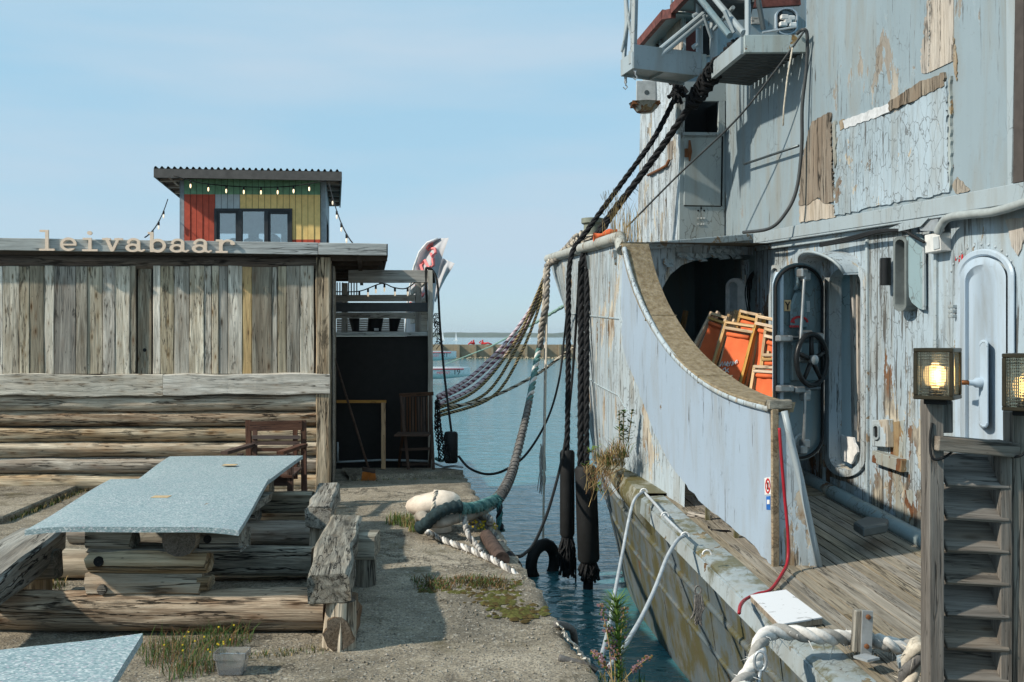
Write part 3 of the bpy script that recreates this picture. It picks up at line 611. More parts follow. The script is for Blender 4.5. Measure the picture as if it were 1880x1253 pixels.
# ---------------------------------------------------------------- wooden letters on the fascia
def letter(ch):
    # units: x-height 1, stroke .17 ; typewriter slab serifs
    s = .085
    def H(X, Y, x0, x1, y, hh=.075): return np.maximum(np.abs(X-(x0+x1)/2)-(x1-x0)/2, np.abs(Y-y)-hh)
    def Vt(X, Y, x, y0, y1, hw=.095): return np.maximum(np.abs(X-x)-hw, np.abs(Y-(y0+y1)/2)-(y1-y0)/2)
    def ell(X, Y, cx, cy, a, b, w):
        d = np.hypot((X-cx)/a, (Y-cy)/b); return np.abs((d-1)*min(a, b)) - w
    mn = np.minimum
    if ch == 'l': return lambda X, Y: mn(mn(Vt(X,Y,.5,0,1.55), H(X,Y,.05,.95,.075)), H(X,Y,.08,.55,1.475)), 1.0
    if ch == 'i': return lambda X, Y: mn(mn(mn(Vt(X,Y,.52,0,1.0), H(X,Y,.05,.98,.075)), H(X,Y,.08,.6,.925)), np.hypot(X-.5,Y-1.36)-.15), 1.0
    if ch == 'e': return lambda X, Y: mn(np.where((X > .5) & (Y < .42) & (Y > .2), 9, ell(X,Y,.5,.5,.40,.42,.085)), H(X,Y,.12,.94,.47,.065)), 1.0
    if ch == 'v': return lambda X, Y: mn(mn(seg_d(X,Y,.24,.95,.5,.08)-.085, seg_d(X,Y,.82,.95,.54,.08)-.07), mn(H(X,Y,.0,.44,.925,.07), H(X,Y,.62,1.06,.925,.07))), 1.0
    if ch == 'a': return lambda X, Y: mn(mn(mn(ell(X,Y,.4,.3,.3,.24,.08), Vt(X,Y,.72,.12,.72,.09)), np.where(Y > .66, ell(X,Y,.45,.66,.29,.29,.08), np.where(X < .3, np.hypot(X-.17,Y-.7)-.1, 9))), mn(seg_d(X,Y,.74,.12,.9,.06)-.07, seg_d(X,Y,.9,.06,1.02,.14)-.06)), 1.0
    if ch == 'b': return lambda X, Y: mn(mn(Vt(X,Y,.22,0,1.5), H(X,Y,.0,.3,1.43,.07)), ell(X,Y,.55,.48,.36,.42,.085)), 1.0
    if ch == 'r': return lambda X, Y: mn(mn(mn(Vt(X,Y,.34,0,1.0), H(X,Y,.05,.72,.075)), H(X,Y,.06,.4,.925)), mn(np.where((Y > .62), ell(X,Y,.72,.6,.33,.33,.075), 9), np.hypot(X-.98,Y-.72)-.13)), 1.0
def sign():
    xs = [(70,103,'l'),(110,142,'e'),(149,181,'i'),(187,225,'v'),(230,265,'a'),(271,306,'b'),(311,346,'a'),(352,388,'a'),(394,429,'r')]
    p = SH.pt(250, 462, .17); sg = thing('sign_lettering', 'pale wooden letters spelling leivabaar along the shed roof edge', 'sign', p)
    cache = {}
    for x0, x1, ch in xs:
        if ch not in cache:
            sdf, w = letter(ch); b = sdf_mesh(sdf, -.12, 1.18, -.05, 1.65, .034, .16); cache[ch] = b.build('letter', 'letter_wood', sg).data
            first = [o for o in sg.children if o.data == cache[ch]][0]
        else: first = link('letter', cache[ch], sg)
        yb = 459.5 + 5.5*(x0/430); q = SH.pt(x0, yb, .18); e = SH.pt(x1, yb, .18); sx = (e-q).length/1.05; sz = 24.6/F*q.y
        mx = (e-q).normalized(); mw = Matrix.Translation(q) @ Matrix(((mx.x*sx, -SH.n.x*.14, 0, 0), (mx.y*sx, -SH.n.y*.14, 0, 0), (mx.z*sx, 0, sz, 0), (0,0,0,1)))
        first.matrix_local = WM[sg.name].inverted() @ mw
sign()
# ---------------------------------------------------------------- painted cabin behind the roof
CB = Plane((-4.0, 15.0), (-3.0, 15.02)); 
if CB.n.y > 0: CB.n = -CB.n
def cabin():
    P = CB.pt; b0 = P(460, 470); cb = thing('roof_cabin', 'small cabin painted in green red and yellow blocks above the shed roof', 'cabin', (b0.x, b0.y, 0))
    xs = np.linspace(338, 588, 23); zb = 470
    for i in range(22):
        x0, x1 = xs[i]+.35, xs[i+1]-.35; xm = (x0+x1)/2; m = MB(); off = .0 if i % 2 else .008
        lv = []
        def q(ya, yb, k): lv.append((ya, yb, k))
        gy = 357+ (xm-338)*.004
        q(329, gy, 0)
        if xm < 391: q(gy, zb, 1)
        elif xm < 536:
            k = 3 if xm < 443 else 2; q(gy, 383.5, k)
        else: q(gy, 440, 2); q(440, zb, 1)
        ring = lambda y: [P(x0, y, off), P(x1, y, off), P(x1, y, off-.03), P(x0, y, off-.03)]
        cuts = [l[0] for l in lv] + [lv[-1][1]]; m.add([p for y in cuts for p in ring(y)], [])
        for r, l in enumerate(lv):
            for j in range(4): m.f.append((r*4+j, r*4+(j+1) % 4, r*4+4+(j+1) % 4, r*4+4+j)); m.m.append(l[2])
        m.f += [(0, 1, 2, 3), tuple(4*len(lv)+j for j in (3, 2, 1, 0))]; m.m += [lv[0][2], lv[-1][2]]
        m.build('cladding_board', ['cab_green', 'cab_red', 'cab_yellow', 'cab_grey'], cb)
    m = MB()
    for x0, x1, y0, y1 in ((338.2, 391.5, 330, 469), (536.5, 587.8, 330, 469), (391.6, 536.4, 330, 383)): m = MB(); m.slab([P(x0, y0, -.035), P(x1, y0, -.035), P(x1, y1, -.035), P(x0, y1, -.035)], -CB.n*.02); m.build('lining', 'cab_frame', cb)
    # inner shell: side and back walls with window openings so the sky shows through
    D_ = 2.3; L = P(334, 400); Rr = P(596, 400); zt = P(334, 326).z; z0 = L.z - 1.2
    def wall(a, c, z0, z1, mat='cab_side', th=.05):
        m = MB(); d = (c-a); d.z = 0; n = V((-d.y, d.x, 0)).normalized()*th
        m.slab([V((a.x,a.y,z0)), V((c.x,c.y,z0)), V((c.x,c.y,z1)), V((a.x,a.y,z1))], n); return m.build('wall', mat, cb)
    bl = L + V((-.4, D_, 0)); br = Rr + V((-.36, D_, 0))
    wall(P(333, 400, -.03), P(338, 400, -.03), z0, zt); wall(P(588.5, 400, -.03), P(598, 400, -.03), z0, zt)
    m = MB()
    wall(L+V((0,.05,0)), bl, z0, zt)
    fr = lambda a, c, t: V(a).lerp(V(c), t)
    zc0, zc1 = P(460, 436).z, P(460, 400).z
    wall(fr(bl, br, 0), fr(bl, br, 1), z0, zc0-.25); wall(fr(bl, br, 0), fr(bl, br, 1), zc1+.0, zt)
    for t0, t1 in ((0,.13),(.36,.44),(.62,.70),(.9,1)): wall(fr(bl, br, t0), fr(bl, br, t1), zc0-.25, zc1)
    rr0 = Rr + V((.0,.1,0)); wall(rr0, br, z0, zc0-.3); wall(rr0, br, zc1+.1, zt); wall(rr0, fr(rr0, br, .25), zc0-.3, zc1+.1, 'cab_frame'); wall(fr(rr0, br, .8), br, zc0-.3, zc1+.1, 'cab_frame')
    m = MB(); m.box(L.x, Rr.x, L.y+.1, L.y+D_, z0-.05, z0); m.build('floor', 'soffit', cb)
    # window: frame bars, mullions, panes
    wf = MB(); o = .03
    def bar(x0, x1, y0, y1, off=.03, th=.08): wf.slab([P(x0, y0, off), P(x1, y0, off), P(x1, y1, off), P(x0, y1, off)], -CB.n*th)
    bar(393, 536, 383, 387.5); bar(393, 397.5, 387.6, 450); bar(531.5, 536, 387.6, 450); bar(436.5, 443.5, 387.6, 450); bar(485, 492, 387.6, 450)
    bar(397.6, 402, 391, 450, .015, .05); bar(432.5, 436.4, 391, 450, .015, .05); bar(397.6, 436.4, 387.6, 391.5, .015, .05); bar(492.1, 495.5, 391, 450, .015, .05); bar(527.5, 531.4, 391, 450, .015, .05); bar(492.1, 531.4, 387.6, 393, .015, .05)
    w = wf.build('window_frame', 'cab_frame', cb)
    for x0, x1 in ((402, 432.4), (443.6, 484.9), (495.6, 527.4)):
        m = MB(); m.slab([P(x0, 388, -.01), P(x1, 388, -.01), P(x1, 450, -.01), P(x0, 450, -.01)], -CB.n*.004); m.build('pane', 'clear_pane', w)
    # mono-pitch corrugated roof
    A, B = P(282, 326, .3), P(627, 332, .3); up = V((0,0,.13)); bk = V((-.6, 3.4, .04))
    m = MB(); 
    m.slab([A, B, B+up, A+up], V((0,.03,0))); m.build('roof_fascia', 'cab_roof', cb)
    m = MB(); n = 150; r0 = []; r1 = []
    for i in range(n+1):
        p = (A+V((.0,.02,.115))).lerp(B+V((0,.02,.115)), i/n); z = .032 if (i % 5) in (1, 2) else 0.0
        r0.append(p+V((0,-.02,z+.02))); r1.append(p+bk+V((0,0,z+.02)))
    m.grid([r0, r1]); m.build('roof_sheet', 'cab_roof', cb)
    m = MB(); m.slab([A+V((0,.04,.06)), B+V((0,.04,.06)), B+bk+V((0,0,.06)), A+bk+V((0,0,.06))], V((0,0,-.02))); m.build('soffit', 'soffit', cb)
    for c in (A, B):
        m = MB(); m.slab([c+V((0,.035,0)), c+bk, c+bk+up, c+up+V((0,.035,0))], V((.02 if c is A else -.02,0,0))); m.build('roof_fascia', 'cab_roof', cb)
    for k in range(5):
        for (c, sx) in ((A, 1), (B, -1)):
            q = c+bk*(.12+.2*k)+V((sx*.03,0,.02)); beam('rafter', q, q+V((sx*.5,0,.0)), .06, .05, 'rail_wood', cb)
    for sx in (.2, .36): beam('batten', A+V((sx,.06,.03)), A+bk+V((sx,0,.03)), .04, .04, 'rail_wood', cb)
    # people's hats seen over the sill are left to the dark tables inside
    for cx, w_, h_ in ((465, 40, 10), (500, 34, 16), (430, 30, 8)):
        m = MB(); c = CB.pt(cx, 446, -1.2); m.lathe(c, [(w_/F*8, -.25), (w_/F*8*.9, h_/F*8), (.05, h_/F*16), (0.001, h_/F*16)], 10); m.build('cushion', 'brown_post', cb, smooth=True)
cabin()
def bulbs(name, path, n, label, r=.012, lit='bulb', skip=()):
    p0 = path[0]; t = thing(name, label, 'string lights', p0)
    line('cable', path, .008, 'black_rubber', parent=t, n=5); rs = resample(path, sum((b-a).length for a, b in zip(path, path[1:]))/(n+1))
    for i, q in enumerate(rs[1:n+1]):
        m = MB(); m.tube([q, q-V((0,0,.05))], .014, 6); h = m.build('lamp_holder', 'black_rubber', t)
        m = MB(); m.lathe(q-V((0,0,.05)), [(.009,0),(r,-.025),(r*.9,-.045),(.002,-.06)], 8); m.build('bulb', lit, h, smooth=True)
def strings():
    P = CB.pt
    bulbs('string_lights', spline([P(318, 323, .34), P(362, 335, .3), P(400, 340, .2), P(440, 343, .15), P(485, 344, .15), P(525, 343, .2), P(565, 338, .3), P(598, 332, .34)], 4), 8, 'lit string lights draped along the front of the painted cabin')
    bulbs('string_lights', sag(P(308, 366, -1.2), SH.pt(266, 436, .1), .1), 3, 'string lights running down from the cabin roof towards the lettering', lit='bulb_dim')
    bulbs('string_lights', sag(P(604, 336, .3), SH.pt(647, 446, -.3), .12), 4, 'string lights running down from the cabin roof at its flag side', lit='bulb_dim')
    bulbs('string_lights', spline([at(617, 536, 13.4), at(660, 535, 13.3), at(700, 521, 13), at(722, 528, 12.9), at(745, 530, 12.9), at(765, 517, 12.8)], 5), 7, 'string lights hung between the terrace rails by the flags', lit='bulb_dim')
strings()
def text3d(name, c, parent, mw, mat):
    o = bpy.data.objects.new('tmp', c); me = bpy.data.meshes.new_from_object(o); bpy.data.objects.remove(o); me.materials.clear(); me.materials.append(M(mat))
    me.name = name; return link(name, me, parent, mw)
# ---------------------------------------------------------------- terrace behind the shed: tarred wall and open rails
TW = Plane((-2.3, 12.75), (-1.0, 12.84))
if TW.n.y > 0: TW.n = -TW.n
def terrace():
    P = TW.pt; b = P(700, 862); t = thing('terrace', 'black tarred terrace wall with grey timber rails between shed and water', 'terrace', (b.x, b.y, .05))
    m = MB(); m.slab([P(560, 618), P(786, 618), P(786, 866), P(560, 866)], -TW.n*.06); m.build('wall', 'tar', t, bevel=.004)
    def bm(n, x0, y0, x1, y1, w, h, mat='rail_wood', off=0): beam(n, P(x0, y0, off), P(x1, y1, off), w, h, mat, t, rough=.003, seg=4)
    px = .01*.7
    bm('sill', 560, 613.5, 786, 613.5, .16, .05, 'fascia', -.02)
    bm('rail', 560, 548, 762, 547.5, .05, .085, 'rail_wood', -.45); bm('rail', 560, 579.5, 762, 579.5, .05, .085, 'rail_wood', -.45)
    bm('dark_rail', 560, 564.5, 787, 564.5, .04, .118, 'cable_dark', .03)
    bm('rail', 640, 508, 790, 508, .10, .16, 'rail_wood', .0); bm('rail', 640, 499.5, 786, 499.5, .1, .02, 'rail_wood', -.12)
    p0, p1 = P(790.2, 866, .05), P(790.2, 497, .05); beam('post', p0, p1, .08, .062, 'rail_wood', t, up=TW.d, rough=.004, seg=6)
    p0, p1 = P(768, 617, -.5), P(768, 500, -.5); beam('post', p0, p1, .09, .085, 'rail_wood', t, up=TW.d, rough=.004, seg=4)
    p0, p1 = P(633, 617, -.5), P(633, 520, -.5); beam('post', p0, p1, .07, .075, 'rail_wood', t, up=TW.d, rough=.004, seg=4)
    m = MB(); m.slab([P(774, 553, -.1), P(785, 553, -.1), P(785, 616, -.1), P(772, 616, -.1)], -TW.n*.03); m.build('end_board', 'rail_wood', t)
    for x in (619, 624, 629, 640, 645, 650, 655): line('baluster', [P(x, 519, -.5), P(x, 543, -.5)], .008, 'cable_dark', parent=t)
    beam('rail', P(640, 502, -2.4), P(700, 502, -2.4), .05, .05, 'rail_wood', t)
    # side return running back along the quay
    q = P(788, 560, -.1); 
    for yy in (507, 548, 580, 613): a = P(790, yy, -.08); beam('side_rail', a, a+V((-.75,5.0,0)), .04, .09, 'rail_wood', t)
    a = P(786, 866, -.05); m = MB(); a.z = 0; m.slab([a, a+V((-.75,5,0)), a+V((-.75,5,1.72)), a+V((0,0,1.72))], V((-.05,0,0))); m.build('side_wall', 'tar', t)
    line('hose', spline([P(797, 520, .05), P(794, 498, .07), P(786, 493, .07), P(782, 497, .05), P(783, 545, .03), P(789, 575, .05), P(793, 620, .06)], 6), .016, 'black_rubber', 'black hose hooked over the terrace corner post', 'hose')
    # wetsuits on the far side of the rail
    for i, (x0, x1, y1) in enumerate(((640, 660, 609), (676, 704, 609), (714, 736, 609))):
        m = MB(); rows = []
        for r in range(7):
            f = r/6; y = 585+(y1-585)*f; hw = (x1-x0)/2*(1-.35*f*(1 if i != 1 else .2)); cx = (x0+x1)/2 + (3 if i == 0 else -3)*f
            rows.append([P(cx+hw*math.cos(a), y, -.62+.05*math.sin(a)) for a in [k*math.pi/5 for k in range(10)]])
        m.grid(rows, close=True); m.f += [tuple(range(10)), tuple(60+j for j in range(10))]; m.m += [0, 0]
        o = m.build('wetsuit', 'wetsuit', smooth=True); tag(o, ['black wetsuit hanging behind the rail nearest the shed', 'black wetsuit with white label hanging in the middle of the rail', 'black wetsuit hanging behind the rail nearest the flags'][i], 'wetsuit', 'wetsuits drying on the terrace')
        if i == 1:
            m = MB(); m.slab([P(687, 603, -.55), P(695, 603, -.55), P(695, 607.5, -.55), P(687, 607.5, -.55)], -TW.n*.01); m.build('patch', 'white_paint', o)
    # low shed with pale boards behind the wetsuits
    m = thing('back_fence', 'grey board fence seen between the wetsuits on the terrace', 'fence', P(690, 613, -1.6))
    for k in range(7): beam('plank', P(618, 588+k*4, -1.6), P(742, 588+k*4, -1.6), .02, .028, 'rail_wood', m)
terrace()
def porch_things():
    P = TW.pt
    f = thing('door_frame', 'bare pale timber frame leaning on the black wall', 'frame', gr(664, 862, .05))
    beam('rail', P(618, 737.5, .12), P(709, 737.5, .12), .05, .035, 'frame_wood', f); p = gr(704, 862, .05); beam('stile', p, P(704, 740, .12), .05, .052, 'frame_wood', f, up=TW.d)
    # broom
    h0, h1 = gr(676, 868, .2), at(613, 654, 12.2); h0 = at(677, 862, 11.75)
    b = thing('broom', 'long handled broom with orange bristles leaning in the porch', 'broom', gr(678, 884))
    line('handle', [h0, h0.lerp(h1, .5), h1], .014, 'teak', parent=b)
    m = MB(); d = (h0-h1).normalized(); c = h0; m.obox(c+V((.0,0,-.01)), V((.075,0,-.015)), V((0,.022,0)), V((0,0,.025))); m.build('head', 'teak', b, bevel=.006)
    m = MB(); rn = random.Random(2)
    for k in range(160):
        q = c+V((rn.uniform(-.07,.07), rn.uniform(-.02,.02), -.03)); e = q+V((rn.uniform(-.015,.02)+ (q.x-c.x)*.25, rn.uniform(-.015,.015), -.125+rn.uniform(-.01,.01))); m.add([q-V((.003,0,0)), q+V((.003,0,0)), e], [(0,1,2)])
    o = m.build('bristles', 'orange_bristle', b); o['kind'] = 'stuff'
    line('water_pipe', [P(618, 849, .03), P(640, 848, .03), P(700, 845, .03), P(760, 846, .03), P(786, 847, .05), P(800, 852, .2), P(815, 858, .4), P(835, 856, .5), P(850, 858, .55)], .014, 'pale_grey', 'thin pale pipe along the foot of the black wall', 'pipe')
    line('water_pipe', [P(620, 812, .03), P(620, 848, .03)], .012, 'pale_grey', 'short upright pale pipe by the broom', 'pipe')
    # folding slatted chair
    t = thing('folding_chair', 'dark slatted folding chair set against the black porch wall', 'chair', gr(765, 862, .05))
    w = 'teak'; Y = 12.35
    def q(x, y, dy=0): return at(x, y, Y+dy)
    beam('backrest_rail', q(733, 726, .1), q(796, 723, .1), .03, .045, w, t)
    for k in range(11):
        x = 737+k*5.2; beam('backrest_slat', q(x, 729, .09), q(x+.5, 796, .0), .012, .022, w, t, up=V((1,0,0)))
    for a, c in ((736, 733), (790, 793)):
        beam('leg', q(a, 726, .1), q(a+(14 if a < 760 else 6), 862, -.22), .025, .035, w, t, up=V((1,0,0)))
        beam('leg', q(a+3, 800, -.05), q(a-5 if a < 760 else a-2, 864, .28), .025, .035, w, t, up=V((1,0,0)))
    for k in range(6): beam('seat_slat', q(724+k*1.2, 800-k*1.0, -.36+k*.07), q(788+k*.6, 800-k*1.0, -.36+k*.07), .055, .018, w, t)
    beam('stretcher', q(736, 826, -.1), q(790, 824, -.1), .02, .03, w, t); beam('stretcher', q(738, 853, .1), q(786, 852, .1), .02, .035, w, t)
    # fishing net hung on the corner, rubber fender
    m = MB(); rn = random.Random(8); cols = []
    for i in range(15):
        x0 = 798+i*.55; col_ = []
        for j in range(30):
            f = j/29; y = 735+f*112; x = x0+ f*f*(6+i*1.5)+1.5*math.sin(f*9+i); col_.append(at(x, y, 12.45+.02*math.sin(i*1.3+f*6)-.25*f*f-.01*i))
        cols.append(col_)
    for i in range(14):
        for j in range(29):
            a, b_ = (cols[i][j], cols[i+1][j+1]) if (i+j) % 2 else (cols[i+1][j], cols[i][j+1]); m.tube([a, b_], .006 if rn.random() < .7 else .012, 3, cap=False)
    o = m.build('fishing_net', 'net_black'); tag(o, 'black fishing net hanging down the terrace corner over the quay edge', 'net')
    m = MB(); rn = random.Random(4)
    for k in range(60):
        y = 575+rn.random()*60; x = 796+ (y-575)*.08+rn.uniform(0, 4+ (y-575)*.1); q_ = at(x, y, 12.8); m.tube([q_, q_+V((rn.uniform(-.05,.06), 0, rn.uniform(-.08,.02)))], .006, 3)
    o = m.build('net_scraps', 'net_black'); tag(o, 'scraps of dark netting caught on the terrace post', 'net', kind='stuff'); del o['category'], o['label']
    m = MB(); c = at(828, 822, 12.35); m.lathe(c+V((0,0,-.19)), [(.001,0),(.07,.0),(.085,.02),(.085,.36),(.07,.385),(.02,.39),(.001,.39)], 16); o = m.build('fender', 'black_rubber', smooth=2); tag(o, 'short black rubber fender standing at the quay corner', 'fender')
    line('lashing', spline([at(822, 838, 12.2), at(815, 845, 12.2), at(808, 846, 12.25), at(800, 842, 12.3)], 4), .02, 'teal_rope', 'tangle of teal line at the foot of the net', 'rope')
porch_things()
def flags():
    specs = (([(806,438),(786,446),(772,463),(762,490),(754,530),(748,575),(745,640)], [(824,437),(815,462),(807,490),(801,522),(797,560),(794,600),(792,640)], 19, 'tall white feather flag with pink print rising behind the terrace rail'),
             ([(812,474),(806,488),(802,510),(799,535),(797,552)], [(835,484),(828,496),(819,510),(809,530),(800,556)], 20.3, 'white flag tip half hidden behind the tall feather flag'))
    for i, (Lf, Rt, Y, label) in enumerate(specs):
        def fold(u, v): return Y+.16*math.sin(u*5+v*3)+.07*math.sin(u*11-v*4)
        def pt(u, v):
            k = v*(len(Lf)-1); j = min(int(k), len(Lf)-2); f = k-j; l = [Lf[j][c]+(Lf[j+1][c]-Lf[j][c])*f for c in (0, 1)]; r = [Rt[j][c]+(Rt[j+1][c]-Rt[j][c])*f for c in (0, 1)]
            return at(l[0]+(r[0]-l[0])*u, l[1]+(r[1]-l[1])*u, fold(u, v))
        m = MB(); rows = [[pt(x/12, y/24) for x in range(13)] for y in range(25)]; m.grid(rows); m.grid([[p+V((0,.006,0)) for p in r] for r in rows]); o = m.build('feather_flag', 'flag_cloth', smooth=True); tag(o, label, 'flag', 'feather flags by the jetty')
        if i == 0:
            def st(P_, r=.03): m = MB(); m.tube([pt(*p)+V((0,-.03,0)) for p in P_], r, 4); m.build('print', 'pink_print', o)
            st([(.1,.2),(.2,.13),(.3,.17),(.22,.2),(.35,.21),(.25,.25),(.12,.24),(.1,.2)]); st([(.35,.21),(.5,.19),(.62,.23),(.55,.29),(.42,.27)]); st([(.6,.3),(.72,.36),(.55,.42),(.3,.38),(.2,.45),(.4,.5),(.7,.47)], .035)
            st([(.1,.52),(.3,.56),(.2,.62),(.5,.66),(.75,.58)], .035); st([(.05,.72),(.4,.71)], .03); st([(.05,.76),(.5,.75)], .025)
            line('pole', [at(745, 640, Y+.2)]+[at(x-2, y, Y+.2) for x, y in Lf[::-1]], .02, 'white_paint', parent=o)
def flag_cloth(name):
    t = NT(name); t.bs.inputs['Subsurface Weight'].default_value = 0; tr = t.n('BsdfTranslucent'); tr.inputs[0].default_value = (.62,.6,.62,1); df = t.n('BsdfDiffuse'); df.inputs[0].default_value = (.62,.62,.64,1); ms = t.n('MixShader'); ms.inputs[0].default_value = .4
    t.put(ms.inputs[1], df.outputs[0]); t.put(ms.inputs[2], tr.outputs[0]); t.t.links.new(ms.outputs[0], t.t.nodes['Material Output'].inputs[0]); return t.mat
D('flag_cloth', flag_cloth)
flags()
def boats():
    for num, x1, y0, y1, Y in ((21, 838, 645, 663, 70), (19, 863, 674.5, 696, 60)):
        b0 = at(x1, y1, Y); k = 1.0; zt = at(x1, y0, Y).z; zb = at(x1, y1, Y).z; zb = zb; L = 4.4; h = zt - zb
        b = thing('dinghy', ['farther white dinghy with red stripe, moored close under the breakwater', 'nearer white dinghy with red stripe, low on the open water'][num == 19], 'boat', (b0.x-2, Y, zb), 'racing dinghies drying beyond the terrace')
        rows = []; m = MB()
        for i in range(13):
            f = i/12; w = .62*math.sin(min(1, (1-f)*1.6+.0)*math.pi/2)**.7+.02 if f > .35 else .62; x = b0.x-L*(1-f); lift = h*.55*max(0, f-.6)**1.5*2
            rows.append([V((x-(.0 if j else 0)+ (.0), Y-w*math.sin(a), zt-.03*0-(h-lift)*max(0, math.cos(a))**.6)) for j, a in enumerate([k_*math.pi/10-math.pi/2 for k_ in range(11)])])
        m.grid(rows); m.build('hull', 'boat_white', b, smooth=True)
        m = MB(); m.grid([[r[0]+V((0,0,.001)) for r in rows], [r[-1]+V((0,0,.001)) for r in rows]]); m.build('deck', 'boat_white', b)
        m = MB(); m.tube([r[-1]+V((0,-.02,-h*.16)) for r in rows[:-1]], .03, 5); m.build('stripe', 'boat_red', b)
        m = MB(); m.box(b0.x-2.9, b0.x-2.3, Y-.3, Y+.3, zt, zt+.08); m.build('hatch', 'black_metal', b, bevel=.03)
        # number and class lettering on the bow
        c = bpy.data.curves.new('number', 'FONT'); c.body = str(num); c.size = h*.62; c.extrude = .01; text3d('number', c, b, Matrix.Translation(V((b0.x-.98 if num == 19 else b0.x-.95, Y-.78, zb+h*.42))) @ Matrix.Rotation(R(90), 4, 'X') @ Matrix.Rotation(R(10), 4, 'Y'), 'black_print')
        c = bpy.data.curves.new('lettering', 'FONT'); c.body = 'MER-EST'; c.size = h*.3; c.extrude = .01; text3d('lettering', c, b, Matrix.Translation(V((b0.x-1.95, Y-.78, zb+h*.46))) @ Matrix.Rotation(R(90), 4, 'X'), 'red_print')
    for i, (x, y0, y1, Y) in enumerate(((812, 608, 624, 700), (836.5, 612, 622, 620), (971, 608, 614.5, 1100))):
        s = thing('sailboat', ['larger white sail out at sea beside the black hose', 'small white sail out at sea between the hose and ropes', 'tiny white sail far out at sea near the ropes'][i], 'sailboat', V((at(x, y1, Y).x, Y, -1.2)), 'sailboats out at sea')
        p = at(x, y1, Y); q = at(x, y0, Y); h = q.z+1.2; m = MB(); m.slab([V((p.x-h*.06, Y, -.6)), V((p.x+h*.2, Y, -.6)), V((p.x+h*.03, Y, h))], V((0,.15,0))); m.build('sail', 'sail_white', s)
        m = MB(); w = h*.3; m.slab([V((p.x-w, Y-.5, -.5)), V((p.x+w, Y-.5, -.5)), V((p.x+w*.75, Y-.5, -1.4)), V((p.x-w*.8, Y-.5, -1.4))], V((0,1.2,0))); m.build('hull', 'boat_white', s)
    # two people sitting on the breakwater
    for i, x in enumerate((869.5, 886)):
        p = at(x, 633, 132.6); p.z = .62
        m = MB(); w = .3 if i == 0 else .34
        m.lathe(p, [(.001,0),(w*.7,.02),(w*.65,.16),(w*.5,.34),(.08,.42),(.09,.46),(.11,.53),(.08,.6),(.001,.63)], 10, 0); 
        m.tube([p+V((.1,-.1,.12)), p+V((.75 if i else -.5,-.25,.2)), p+V((1.25 if i else -.7,-.3,.02))], [.14,.11,.08], 6)
        m.tube([p+V((-.2,-.05,.48)), p+V((-.42,-.15,.25)), p+V((-.3,-.3,.12))], [.08,.07,.05], 6)
        o = m.build('person', 'person_red', smooth=True); tag(o, ['person in red sitting alone on the breakwater', 'person in red with legs stretched out lying back on the breakwater'][i], 'person', 'people on the breakwater')
boats()
# ---------------------------------------------------------------- log picnic tables, benches, chair
def top_sheet(name, c, droop, label, parent=None):
    """c: corners fl, fr, br, bl; a flexible crumb-rubber sheet that hangs a little at its edges."""
    fl, fr, br, bl = [V(p) for p in c]; nu, nv = 18, 16; th = .03; up = []; lo = []
    for j in range(nv+1):
        r = []
        for i in range(nu+1):
            u, v = i/nu, j/nv; p = fl.lerp(fr, u).lerp(bl.lerp(br, u), v)
            e = max(0, abs(u-.5)*2-.55)/.45; p.z -= droop*e*e*(.5+.5*math.sin(v*4+1)) - .004*noise.noise(V((u*2, v*2, fl.x)))
            r.append(p)
        up.append(r)
    b = MB(); b.grid([r[::-1] for r in up]); lo = [[p-V((0,0,th)) for p in r] for r in up]; b.grid(lo)
    loop = up[0]+[r[-1] for r in up[1:]]+up[-1][::-1][1:]+[r[0] for r in up[::-1]][1:-1]
    l2 = [p-V((0,0,th)) for p in loop]; b.grid([loop, l2], close=True)
    return b.build(name, 'rubber_top', parent, smooth=2)
